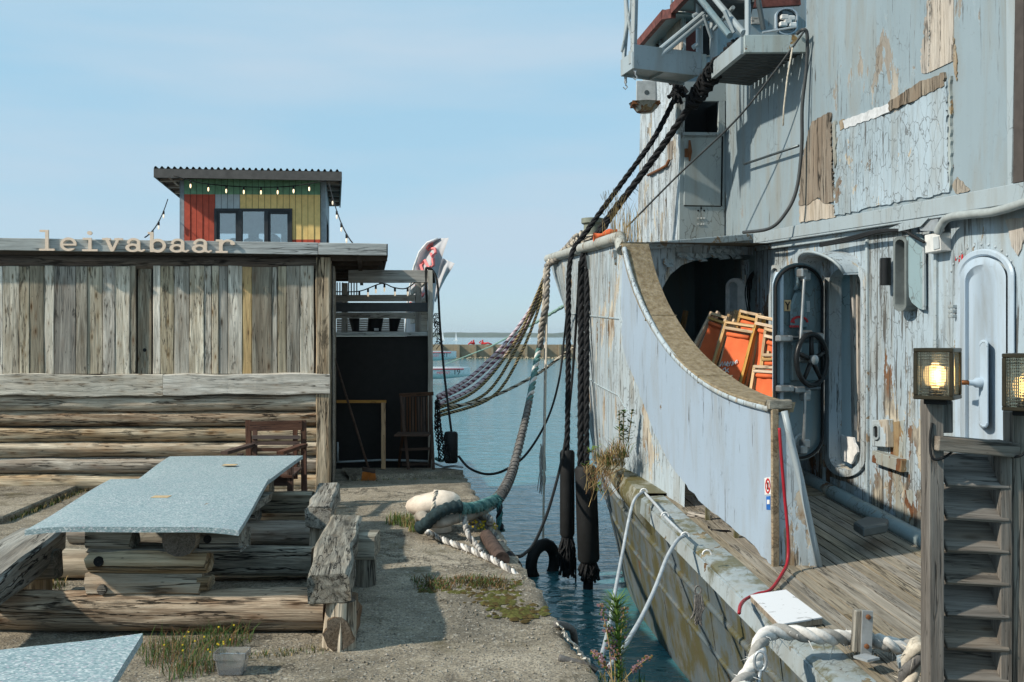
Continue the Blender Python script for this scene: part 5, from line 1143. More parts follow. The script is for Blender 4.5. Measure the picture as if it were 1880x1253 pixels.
    # rim strips between the lower and the upper side
    def strip(x0, y0, x1, y1, h0, h1, off, th, mat, name='rim'):
        sp(name, WL, [(x0, y0), (x1, y1), (x1, y1+h1), (x0, y0+h0)], off, th, mat, bevel=.004)
    strip(1383, 429, 1980, 315, 18, 41, .085, .085, 'paint_trim'); strip(1385, 452.5, 1660, 411, 9, 12, .05, .05, 'paint_rim', 'rim_batten'); strip(1383, 447.5, 1980, 357.5, 3, 5, .1, .1, 'paint_trim', 'drip_edge')
    # upper side wall sheets
    sp('upper_wall', WL, [(1330,110),(1460,90),(1460,60),(1480,50),(1480,415),(1383,432),(1330,438)], -.02, .06, 'paint_upper')
    sp('upper_wall', WL, [(1480.3,-160),(1742,-160),(1742,368),(1480.3,415)], -.02, .06, 'paint_upper')
    sp('upper_wall', WL, [(1742.3,-160),(2000,-160),(2000,320),(1742.3,368)], -.02, .06, 'paint_upper')
    # layers of damage on the upper side: crackled board, stripped panel, pale strip, raw plank
    cb_ = ragged([(1535,230),(1640,210),(1738,150),(1742,352),(1690,363),(1530,396)], 3.5, 6, 12); sp('crackled_sheet', WL, cb_, -.006, .018, 'paint_crackle')
    sp('stripped_panel', WL, ragged([(1491,222),(1524,206),(1527,300),(1531,370),(1515,374),(1500,362),(1485,375),(1466,378),(1470,300),(1482,250)], 1.6, 4, 5), -.002, .014, 'bare_ply'); sp('stripped_panel', WL, ragged([(1468,378),(1500,365),(1530,377),(1533,399),(1468,409)], 1.5, 4, 8), -.008, .01, 'bare_pale')
    sp('torn_strip', WL, ragged([(1528,225),(1532,222),(1535,300),(1532,310),(1529,290)], 1.3, 6, 2), .006, .02, 'paint_rust'); sp('torn_strip', WL, ragged([(1541,222),(1547,219),(1549,236),(1542,240)], .8, 4, 2), .0, .02, 'ply_edge')
    sp('pale_strip', WL, ragged([(1547,222),(1630,190),(1632,206),(1550,237)], 1.4, 5, 3), .0015, .02, 'chalk'); sp('grey_strip', WL, ragged([(1630,188),(1685,152),(1732,133),(1733,158),(1690,178),(1632,205)], 2, 5, 6), .001, .02, 'bare_ply')
    sp('raw_plank', WL, [(1709,-60),(1750,-60),(1750,112),(1706,133)], -.012, .01, 'bare_pale'); sp('raw_plank', WL, ragged([(1701,10),(1706,-10),(1706,133),(1692,134),(1690,105),(1695,70)], 2, 4, 4), -.014, .01, 'bare_pale')
    sp('seam', WL, ragged([(1741,150),(1745,140),(1745,330),(1742,350)], 1.6, 7, 7), .001, .02, 'paint_rust'); sp('cream_filler', WL, ragged([(1749,60),(1757,110),(1756,150),(1750,120)], 1.2, 4, 9), -.012, .012, 'ply_edge'); sp('cream_filler', WL, ragged([(1757,325),(1780,350),(1755,357),(1748,340)], 1.4, 4, 9), -.012, .012, 'ply_edge')
    # edge strip and dark post at the far right
    sp('corner_trim', WL, [(1846,-160),(1865,-160),(1860,338),(1850,341)], .03, .05, 'paint_trim'); sp('window_post', WL, [(1867,-160),(1880,-160),(1879,333),(1857,337)], .03, .06, 'brown_post'); sp('window_glass', WL, [(1880.5,-160),(1995,-160),(1995,310),(1880,333)], .01, .02, 'pane')
    # small bar on the wall, handrail
    line('grab_bar', [P(1366, 302, .06), P(1466, 268, .06)], .014, 'dark_steel', parent=ship)
    # fittings: wall lamp, junction box, conduit, vent box with rust, ledge
    c = P(1626, 498, .07); m = MB(); m.lathe(c-V((0,0,.115)), [(.001,0),(.042,0),(.042,.22),(.001,.22)], 16); m.build('wall_lamp', 'black_metal', ship, smooth=2)
    sp('junction_box', WL, [(1697,432),(1725,427),(1726,461),(1698,466)], .09, .09, 'junction', bevel=.006); sp('junction_lid', WL, [(1713,436),(1723,434),(1724,456),(1714,459)], .096, .006, 'pale_grey')
    m = MB(); m.tube(spline([P(1722, 428, .12), P(1728, 414, .12), P(1742, 400, .12), P(1780, 394, .12), P(1830, 388, .12), P(1900, 366, .12)], 6), .03, 10); m.build('conduit', 'conduit', ship, smooth=True)
    for k in range(3): line('cable', spline([P(1506, 452-k*2, .1), P(1560, 442-k*3, .1), P(1610, 428-k*2, .12), P(1655, 424-k, .12), P(1675, 432+k, .11), P(1697, 445, .11)], 6), .011, 'black_rubber', parent=ship)
    sp('torn_flap', WL, [(1622,424),(1660,408),(1705,400),(1690,416),(1650,425)], .13, .006, 'paint_trim'); sp('torn_flap', WL, [(1684,408),(1722,402),(1722,425),(1690,424)], .11, .05, 'galv')
    sp('vent_box', WL, [(1600,772),(1628,770),(1629,822),(1600,820)], .06, .06, 'paint_hull', bevel=.006); m = MB(); oo = stadium(1601.5, 1613, 779, 808, 6); m.ring([P(x, y, .075) for x, y in oo], [P(1607+(x-1607)*.7, 793+(y-793)*.75, .075) for x, y in oo], -WL.n*.016); m.build('vent_ring', 'paint_trim', ship); sp('vent_hole', WL, [(1607+(x-1607)*.69, 793+(y-793)*.74) for x, y in oo], .063, .004, 'pitch')
    sp('rust_patch', WL, ragged([(1634,776),(1648,774),(1661,772),(1662,850),(1650,848),(1634,838)], 2.0, 9, 3), .004, .01, 'paint_rust'); beam('ledge', P(1608, 838, .03), P(1662, 856, .03), .07, .1, 'paint_rust', ship, rough=.004, seg=4)
    for x, y0, y1, w in ((1648, 862, 960, 9), (1540, 882, 920, 8), (1566, 890, 935, 14), (1668, 900, 960, 8)): sp('rust_run', WL, ragged([(x-w, y0), (x+w*.6, y0), (x+w, y1-10), (x, y1), (x-w*.5, y1-20)], 3, 9, x), .003, .006, 'paint_rust')
    sp('door_step_plate', WL, ragged([(1524,876),(1592,902),(1592,948),(1524,925)], 1.5, 14, 3), .012, .012, 'paint_hull')
    sp('flaked_plank', WL, ragged([(1846,405),(1880,398),(1880,440),(1868,470),(1856,452)], 2, 8, 4), .01, .012, 'bare_pale')
    # red marks beside the door
    for x, y, w, h in ((1754,472,2.2,7), (1760,476,2,5), (1765,468,3,9), (1761,470,2,3)): sp('red_mark', WL, [(x,y),(x+w,y-1),(x+w-.5,y+h),(x-.5,y+h)], .003, .002, 'red_print')
D('dark_frame', flat((.14,.16,.16), .5)); D('shutter_blue', paint((.22,.31,.34), (.18,.26,.29), .3, chips=.3, rust=.1))
def hood(xr, yt, yb, depth, k):
    """Half-round rain hood that stands out over an opening in the deckhouse side."""
    P = WL.pt; m = MB(); rows_o = []; n = 12; a0, a1 = xr
    for d in (0, depth*.5, depth):
        r = []
        for i in range(n+1):
            a = math.pi*i/n; x = (a0+a1)/2-(a1-a0)/2*math.cos(a); y = yb-(yb-yt)*math.sin(a)**.8; r.append(P(x, y, 0)+WL.n*(d*(.55+.45*math.sin(a)))-V((0,0,.02*d)))
        rows_o.append(r)
    m.grid(rows_o); m.grid([[p+(V((0,0,-.018))) for p in r] for r in rows_o]); m.grid([rows_o[2], [p+V((0,0,-.018)) for p in rows_o[2]]])
    o = m.build('door_hood', 'paint_hull', ship, smooth=2); m = MB(); m.tube([p for p in rows_o[2]], .014, 6); m.build('hood_edge', 'paint_trim', o, smooth=True)
house()
# ---------------------------------------------------------------- ship: arched bulkhead, open door, locker, bridge wing, wheelhouse
def arch():
    P = TR.pt
    outer = [(1150,446),(1190,445),(1240,442),(1300,438),(1350,435),(1392,432)]
    inner = [(1206,740),(1206,640),(1211,570),(1217,528),(1230,505),(1252,487),(1280,477),(1310,471),(1345,468),(1372,468),(1384,469),(1392,471)]
    m = MB(); front = []
    top = [(1150,446),(1155,446),(1160,446),(1170,446),(1185,446),(1210,444),(1250,441.5),(1290,438.5),(1330,436),(1360,434),(1380,433),(1394,432)]
    top[0] = (1166,740); top[1] = (1158,640); top[2] = (1152,560); top[3] = (1150,500); top[4] = (1153,452); 
    a = [P(x, y) for x, y in top]; b = [P(x, y) for x, y in inner]; bk = -TR.n*.03
    m.grid([a, b, [p+bk for p in b], [p+bk for p in a]]); m.build('arch_bulkhead', 'paint_hull', ship)
    # rim strip on top, flaking
    m = MB(); m.slab([P(1187,445,.09), P(1240,441,.09), P(1300,436,.09), P(1384,428.5,.09), P(1384,441,.09), P(1300,449,.09), P(1195,458,.09)], -TR.n*.14); m.build('arch_rim', 'paint_rim', ship, bevel=.006)
    rn = random.Random(3)
    for k in range(7):                                       # curled flakes of paint over the arch
        x = 1228+k*20+rn.uniform(-5,5); y = 468-k*.8+rn.uniform(-6,8)+(14 if k == 0 else 0); q = P(x, y, .01); r = rn.uniform(.04,.09)
        t = TR.d*r; u = V((0,0,1))*r*.8; m = MB(); m.grid([[q-t+u+TR.n*.02, q+u*1.1, q+t*1.2+u*.8+TR.n*.03], [q-t*1.1+TR.n*.0, q+TR.n*.012, q+t+TR.n*.01], [q-t*.8-u+TR.n*.05, q-u*.9+TR.n*.03, q+t-u*.7+TR.n*.055]]); m.build('paint_flake', 'paint_rim', ship)
    # passage behind the arch: inboard wall goes on, end bulkhead, deckhead
    z0, z1 = .2, 2.7
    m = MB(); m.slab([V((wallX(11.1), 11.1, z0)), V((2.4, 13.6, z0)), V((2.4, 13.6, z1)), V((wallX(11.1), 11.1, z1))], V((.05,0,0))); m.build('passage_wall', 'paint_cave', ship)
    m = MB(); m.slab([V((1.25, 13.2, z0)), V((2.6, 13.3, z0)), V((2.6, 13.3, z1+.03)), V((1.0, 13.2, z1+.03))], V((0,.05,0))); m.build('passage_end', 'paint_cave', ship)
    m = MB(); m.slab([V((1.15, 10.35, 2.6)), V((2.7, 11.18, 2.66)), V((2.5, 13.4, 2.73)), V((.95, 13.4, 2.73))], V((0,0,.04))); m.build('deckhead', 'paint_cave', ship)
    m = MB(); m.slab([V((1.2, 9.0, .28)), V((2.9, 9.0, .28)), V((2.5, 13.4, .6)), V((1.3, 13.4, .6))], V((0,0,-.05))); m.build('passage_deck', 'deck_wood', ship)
    # pale oval door ring just inside, cables on the corner pillar
    Q = Plane((2.62, 11.25), (2.2, 11.9))
    if Q.n.x > 0: Q.n = -Q.n
    n = 10; m = MB(); m.ring([Q.pt(x, y, .03) for x, y in stadium(1332, 1367, 511, 760, n)], [Q.pt(x, y, .03) for x, y in stadium(1336, 1354, 518, 755, n)], -Q.n*.05); m.build('oval_door_ring', 'white_paint', ship, smooth=2)
    m = MB(); m.slab([Q.pt(x, y, .0) for x, y in stadium(1334, 1356, 516, 756, n)], -Q.n*.02); m.build('oval_door', 'pale_grey', ship)
    m = MB(); m.slab([P(1366,478,-.12), P(1392,474,-.12), P(1392,760,-.12), P(1369,760,-.12)], -TR.n*.06); m.build('corner_pillar', 'paint_hull', ship)
    for k in range(4): line('cable', spline([P(1390+k, 492+k, .0), P(1375+k*2, 510, .02), P(1368+k*4, 540, -.08), P(1374+k*4, 580, -.08), P(1380+k*3, 640, -.08)], 5), .008, 'black_rubber', parent=ship)
    m = MB(); m.tube([P(1368.5, 505, -.1), P(1369.5, 700, -.1)], .012, 6); m.build('pillar_trim', 'bare_pale', ship)
    # odd chair leg standing in the dark passage
    p = at(1243, 660, 12.2); q = at(1259, 571, 12.3); o = beam('broken_chair_leg', p, q, .05, .05, 'frame_wood'); tag(o, 'single orange brown plank standing in the dark arch', 'plank')
arch()
def watertight_door():
    DP = Plane((2.92, 9.2), (2.33, 8.88))
    if DP.n.y > 0: DP.n = -DP.n
    P = DP.pt; n = 12; d = None
    oo = stadium(1419, 1513, 483, 846, n, .98); i1 = stadium(1424, 1510, 489, 841, n, .98); i2 = stadium(1428, 1507, 495, 835, n, .98)
    m = MB(); m.grid([[P(x, y, -.05) for x, y in oo], [P(x, y, .03) for x, y in oo], [P(x, y, .03) for x, y in i1], [P(x, y, .0) for x, y in i2]], close=True)
    m.f += [tuple(3*4*n+i for i in range(4*n)), tuple(range(4*n))[::-1]]; m.m += [0, 0]; d = m.build('watertight_door', 'paint_inner', ship, smooth=2)
    m = MB(); lp = stadium(1415.5, 1423, 486, 842, n); m.slab([P(1418,520,-.07), P(1424,500,-.06), P(1424,830,-.06), P(1418,800,-.07)], DP.n*.1); m.build('door_edge', 'paint_door', d)
    m = MB(); m.tube([P(x, y, .035) for x, y in i1]+[P(*i1[0], .035)], .014, 6); m.build('rubber_seal', 'black_rubber', d, smooth=True)
    def rod(name, pts, r, mat='steel', nn=8): m = MB(); m.tube([P(x, y, o) for x, y, o in pts], r, nn); return m.build(name, mat, d, smooth=2)
    rod('link_rod', [(1477,508,.11), (1475,540,.12), (1469,640,.13), (1467,655,.13)], .014); rod('link_rod', [(1478,735,.12), (1477,780,.12), (1475,812,.11)], .014)
    for x, y in ((1473, 502), (1478, 508), (1467, 656), (1478, 728), (1477, 815), (1472, 826)): m = MB(); m.obox(P(x, y, .09), DP.d*.04, DP.n*.04, V((0,0,.04))); m.build('clevis', 'steel', d, bevel=.012)
    for x, y, w in ((1436, 622, .06), (1437, 714, .06), (1448, 622, .03), (1450, 714, .03), (1478, 613, .07), (1499, 617, .05), (1505, 618, .03), (1466, 716, .06), (1478, 722, .05)): m = MB(); m.obox(P(x, y, .08), DP.d*w, DP.n*.035, V((0,0,.03))); m.build('latch', 'steel', d, bevel=.012)
    rod('shaft', [(1432,619,.07), (1470,621,.08), (1508,617,.08)], .016, 'dark_steel'); rod('shaft', [(1430,713,.07), (1470,716,.08), (1505,713,.07)], .016, 'dark_steel')
    for x0, x1, y0, y1, o in ((1426, 1451, 608, 626, .03), (1427, 1452, 625, 706, .022), (1455, 1503, 628, 700, .06), (1426, 1451, 706, 718, .03)): 
        m = MB(); m.slab([P(x0, y0, o), P(x1, y0, o), P(x1, y1, o), P(x0, y1, o)], -DP.n*o); m.build('stiffener', 'paint_inner', d, bevel=.01)
    m = MB(); m.slab([P(1462,535,.035), P(1479,530,.035), P(1484,560,.035), P(1484,604,.035), P(1453,604,.035), P(1453,560,.035)], -DP.n*.035); m.build('bulge', 'paint_inner', d, bevel=.02, )
    rod('bracket', [(1462,492,.03), (1464,520,.06), (1460,532,.04)], .02, 'paint_inner'); rod('bracket', [(1472,492,.03), (1473,524,.05), (1470,532,.04)], .015, 'paint_inner')
    rod('foot_bracket', [(1459,835,.05), (1459,808,.06), (1464,800,.06), (1470,798,.05)], .014, 'paint_trim')
    # hand wheel with spokes
    c = P(1490.5, 661, .17); a0 = P(1518, 661, .17)-c; a1 = P(1490.5, 614, .17)-c; m = MB(); m.tube([c+a0*math.cos(t)*1.0+a1*math.sin(t) for t in [6.2832*i/32 for i in range(33)]], .024, 8, cap=False); w = m.build('hand_wheel', 'black_metal', d, smooth=True)
    for k in range(5):
        t = 6.2832*k/5+.35; m = MB(); m.tube([c+DP.n*.0, c+(a0*math.cos(t)+a1*math.sin(t))*.98], [.026,.018], 6); m.build('spoke', 'black_metal', w, smooth=True)
    m = MB(); m.lathe(c-DP.n*.11, [(.03,0),(.03,.11),(.045,.11),(.045,.15),(.02,.165),(.001,.165)], 12, axis=DP.n); m.build('hub', 'steel', w, smooth=2)
    # stencils
    def st(name, poly, mat, o=.02): m = MB(); m.slab([P(x, y, o) for x, y in poly], -DP.n*.003); return m.build(name, mat, d)
    s = st('letter_plate', [(1440,551),(1452.5,551),(1452.5,571.5),(1440,571.5)], 'cream_sticker')
    yl = MB()
    for a, b in (((1442.5,554.5),(1446.3,561.5)), ((1450,554.5),(1446.3,561.5)), ((1446.3,561.5),(1446.3,569))): yl.tube([P(*a, .024), P(*b, .024)], .0065, 4)
    yl.build('letter_y', 'black_print', d)
    ar = MB(); arc = [(1454+14*(1-math.cos(t))*1.0, 592-10*math.sin(t)) for t in [math.pi*i/10 for i in range(11)]]; ar.tube([P(x, y, .04) for x, y in arc], .012, 4); ar.build('arrow', 'red_print', d)
    st('arrow_head', [(1451,592),(1458,585),(1460,594)], 'red_print', .04); 
    for k in range(6): st('stencil_letter', [(1450+k*3, 597.5),(1452+k*3, 597.5),(1452+k*3, 601.5),(1450+k*3, 601.5)], 'red_print', .04)
    st('notice_plate', [(1480,553),(1487,553),(1487,573),(1480,573)], 'pale_grey')
    # oval ring of the doorway seen to the left of the door edge
    m = MB(); a = stadium(1411, 1433, 487, 760, 8); P2 = WL.pt; m.ring([P2(x, y, .03) for x, y in a], [P2(1422+(x-1422)*.62, 623+(y-623)*.96, .03) for x, y in a], -WL.n*.03); m.build('porthole_ring', 'paint_hull', ship)
watertight_door()
def locker():
    P = AF.pt
    sp('locker_face', AF, [(1250,246),(1330,248),(1330,440),(1247,441)], 0, .05, 'paint_aft')
    # dark square opening above it: jambs, lintel, black inside
    sp('locker_jamb', AF, [(1242,186),(1256,186),(1256,245.7),(1244,245.7)], 0, .05, 'paint_aft'); sp('locker_jamb', AF, [(1320,186),(1331,186),(1331,247.7),(1320,247.4)], 0, .05, 'paint_aft'); sp('locker_lintel', AF, [(1242,150),(1335,150),(1335,185.7),(1242,185.7)], 0, .05, 'paint_aft'); sp('locker_inside', AF, [(1250,180),(1325,180),(1325,250),(1250,250)], -.4, .02, 'pitch')
    for (a, b) in (((1256,186),(1256,246)), ((1320,186),(1320,246))):
        m = MB(); p, q = P(*a, -.02), P(*b, -.02); m.slab([p, q, q-AF.n*.4, p-AF.n*.4], V((.01,0,0))); m.build('locker_reveal', 'pitch', ship)
    m = MB(); p, q = P(1254, 246, .02), P(1324, 247, .02); m.obox((p+q)/2, (q-p)/2, V((0,.02,0)), V((0,0,.018))); m.build('coaming', 'paint_trim', ship)
    # hinged cover below with pin hinge and keypad of holes
    cv = sp('locker_door', AF, [(1257,252),(1325,252),(1323,378),(1256,377)], .014, .03, 'paint_aft', bevel=.004)
    m = MB(); m.slab([P(1325.2,250,.004), P(1328,250,.004), P(1326,379,.004), P(1323.3,378,.004)], -AF.n*.01); m.build('gap', 'pitch', cv); m = MB(); m.slab([P(1256,377.5,.004), P(1324,378.5,.004), P(1324,380,.004), P(1256,379,.004)], -AF.n*.01); m.build('gap', 'pitch', cv)
    m = MB(); m.tube([P(1266,258,.05), P(1267,278,.06), P(1266,296,.05)], [.012,.026,.01], 8); m.build('hinge_pin', 'rust', cv); m = MB(); m.obox(P(1262,281,.03), AF.d*.03, AF.n*.02, V((0,0,.05))); m.build('hinge_leaf', 'rust', cv)
    for x, y in ((1282,387),(1287.5,382.5),(1293,387)): m = MB(); m.lathe(P(x, y, .003), [(.0,.0),(.012,.0),(.012,-.01)], 10, axis=AF.n); m.build('hole', 'pitch', ship)
    for x, y in ((1282,401),(1288,401),(1293,401),(1282,412),(1288,412),(1292,412)): m = MB(); m.lathe(P(x, y, .003), [(.0,.006),(.009,.005),(.01,0)], 8, axis=AF.n); m.build('screw', 'junction', ship)
    # outboard side, badly peeled, with a bent iron bar
    sp('locker_side', OB, [(1176,200),(1250,186),(1247,441),(1170,447)], 0, .05, 'paint_outboard')
    for x in (1186, 1193, 1206, 1219): sp('side_batten', OB, [(x,235),(x+3,234),(x+3,444),(x,445)], .012, .012, 'paint_outboard')
    line('bent_bar', [OB.pt(1190,322,.03), OB.pt(1212,311,.03), OB.pt(1224,304,.03), OB.pt(1228,295,.03)], .02, 'rust', parent=ship)
    sp('bare_patch', OB, ragged([(1224,262),(1236,258),(1234,292),(1226,297)], 1.5, 7, 3), .006, .01, 'bare_ply')
locker()
def bridge_wing():
    # main platform: aft edge beam, outboard edge beam, slatted underside
    z = 4.5
    a = at(1366, 92, 9.75); b = WL.pt(1482, 84, -.02); b.z = z+.0; a.z = z; c = at(1296, 150, 11.1); c.z = z+.03; d = V((wallX(11.3), 11.3, z+.03)); w = thing_part('bridge_wing')
    beam('edge_beam', a+V((0,0,.06)), b+V((0,0,.06)), .05, .17, 'paint_rust2', w, rough=.003, seg=6); beam('edge_beam', a+V((0,.03,.06)), c+V((0,0,.06)), .05, .17, 'paint_trim', w)
    for k in range(13):
        f = (k+.3)/13; p, q = a.lerp(c, f), b.lerp(d, f); p = p+(q-p).normalized()*.03; beam('slat', p+V((0,0,.02)), q+V((0,0,.02)), .085, .03, 'dark_slat', w)
    for f in (.3, .7): beam('joist', a.lerp(b, f)+V((0,.04,.055)), c.lerp(d, f)+V((0,0,.055)), .05, .04, 'dark_slat', w)
    # outrigger arm
    nl, nr, fl, fr = at(1163, 126, 10.77), at(1289, 141, 11.1), at(1141, 141, 11.1), at(1256, 157, 11.5); zz = 4.6
    for p in (nl, nr, fl, fr): p.z = zz
    h = V((0,0,.26))
    beam('arm_side', nl+h/2, nr+h/2, .02, .26, 'paint_trim', w); beam('arm_side', fl+h*.35, fr+h*.35, .02, .18, 'paint_trim', w); beam('arm_end', nl+h*.35, fl+h*.35, .02, .18, 'paint_trim', w)
    m = MB(); m.slab([nl+V((.0,.015,.03)), nr+V((0,.015,.03)), fr+V((0,-.015,.03)), fl+V((0,-.015,.03))], V((0,0,.015))); m.build('arm_plate', 'paint_trim', w)
    q = nl.lerp(nr, .45); beam('arm_rib', q+V((0,.02,.02)), fl.lerp(fr, .45)+V((0,-.02,.02)), .015, .04, 'paint_trim', w)
    p = nr+V((.02,0,.12)); m = MB(); m.tube([p-V((0,0,.16)), p+V((0,0,.12))], .03, 8); m.build('pivot_post', 'paint_rust2', w, smooth=2)
    # tubes and braces of the wing
    def tb(n, pts, r=.03, mat='paint_trim'): m = MB(); m.tube(pts, r*.78, 8); m.build(n, mat, w, smooth=2)
    Y0 = 10.9
    tb('davit', [at(1163, 118, 10.85), at(1163, 95, 10.85)], .07); tb('davit', [at(1163, 96, 10.85), at(1167, -60, 10.85)], .048)
    tb('davit', [at(1146, 122, 11.1), at(1146, 100, 11.1), at(1151, 40, 11.1), at(1147, -60, 11.1)], .034); tb('davit_brace', [at(1142, 96, 11.1), at(1158, 20, 11.0), at(1163, -60, 11.0)], .024); tb('davit_brace', [at(1161, 80, 10.9), at(1152, 20, 11.05), at(1147, -30, 11.1)], .022)
    for k in (0, 1): tb('diagonal', [at(1184+k*12, 114+k*3, 10.9), at(1298+k*8, 20+k*5, 11.0)], .035)
    tb('stanchion', [at(1284, 118, 11.15), at(1284, 5, 11.15)], .05); tb('stanchion', [at(1310, 112, 11.1), at(1310, 8, 11.1)], .055); tb('stanchion', [at(1373, 66, 9.85), at(1373, -30, 9.85)], .04)
    for x in (1279, 1284, 1290): tb('gusset', [at(x, 118, 11.12), at(1284, 92, 11.12)], .016)
    tb('brace', [at(1280, -10, 10.6), at(1340, 66, 10.0)], .045, 'paint_inner'); tb('brace', [at(1310, -5, 10.4), at(1365, 60, 9.85)], .038); tb('brace', [at(1346, 14, 10.2), at(1312, 54, 10.9)], .028); tb('brace', [at(1292, 28, 10.9), at(1306, 70, 11.0)], .024); tb('brace', [at(1392, 0, 9.8), at(1402, 55, 9.85)], .035, 'dark_steel'); tb('brace', [at(1330, 20, 10), at(1348, 60, 10)], .03)
    m = MB(); m.slab([at(1275,-10,10.9), at(1385,-6,9.8), at(1385,4,9.8), at(1295,11,10.9)], V((.1,.6,.02))); m.build('upper_grating', 'dark_slat', w)
    tb('clip', [at(1272, 88, 11.0), at(1280, 82, 11.0)], .035); tb('clip', [at(1272, 30, 11.0), at(1280, 26, 11.0)], .03)
    # hooks on chains
    for x, y0, y1, Y in ((1166.5, 118, 143, 10.8), (1148.5, 141, 161, 11.1)):
        m = MB(); L = (y1-y0)
        for k in range(5): 
            cc = at(x, y0+L*k/6.5, Y); m.tube([cc+V((.012*math.cos(t)*(k % 2), .012*math.cos(t)*(1-k % 2), .022*math.sin(t))) for t in [6.28*i/8 for i in range(9)]], .006, 5, cap=False)
        cc = at(x, y1-4, Y); m.tube([cc+V((.0,0,.05)), cc+V((0,0,.01)), cc+V((.02,0,-.02)), cc+V((.0,0,-.045)), cc+V((-.025,0,-.02))], .008, 5); m.build('chain_hook', 'galv', w)
    line('wing_cable', spline([at(1464, 62, 9.7), at(1474, 55, 9.6), at(1482, 64, 9.6), at(1481, 120, 9.65), at(1473, 195, 9.68), at(1472, 270, 9.7), at(1462, 350, 9.7), at(1440, 395, 9.75), at(1412, 420, 9.9), at(1365, 427, 10.6)], 6), .018, 'cable_dark', 'grey cable looping from the bridge wing down the deckhouse side', 'cable')
    line('thin_wire', spline([at(1476, 58, 9.55), at(1420, 135, 9.8), at(1350, 222, 10.3), at(1245, 322, 11.2), at(1150, 418, 12.0)], 6), .012, 'cable_dark', 'thin dark wire running from the bridge wing down to the bow', 'wire')
    line('hanging_string', [at(1455, 88, 9.55), at(1446, 140, 9.55), at(1439, 200, 9.55), at(1438, 231, 9.55)], .008, 'hemp', 'pale string hanging from the bridge wing edge', 'string')
    # turnbuckle on the platform edge
    tb('turnbuckle', [at(1400, 60, 9.6), at(1430, 55, 9.6), at(1448, 52, 9.6), at(1462, 50, 9.6)], .014, 'galv')
    # box lamp under the arm with a tray
    m = MB(); m.slab([at(1168,148,11.6), at(1205,148,11.6), at(1205,190,11.6), at(1168,190,11.6)], V((.05,.3,0))); bl = m.build('lamp_box', 'pale_grey', w, bevel=.008); m = MB(); m.lathe(at(1187.5, 170, 11.597), [(.0,.0),(.028,.0),(.03,-.01)], 12, axis=V((0,-1,0))); m.build('lamp_hole', 'dark_steel', bl)
    m = MB(); m.lathe(at(1184, 206, 11.7), [(.001,-.0),(.1,.0),(.17,.09),(.19,.1)], 14); m.build('tray', 'paint_rust', w, smooth=2); m = MB(); m.obox(at(1184, 192, 11.7), V((.16,0,0)), V((0,.12,0)), V((0,0,.02))); m.build('tray_lid', 'rust', w)
def thing_part(name):
    o = link(name, None, ship, WM[ship.name]); o.empty_display_size = .1; return o
D('dark_slat', flat((.06,.07,.075), .7)); D('paint_rust2', paint((.36,.44,.46), (.32,.38,.38), .6, chips=.4, rust=.6, zs=1, under=((.3,.22,.1),(.25,.15,.05),(.16,.08,.03))))
bridge_wing()
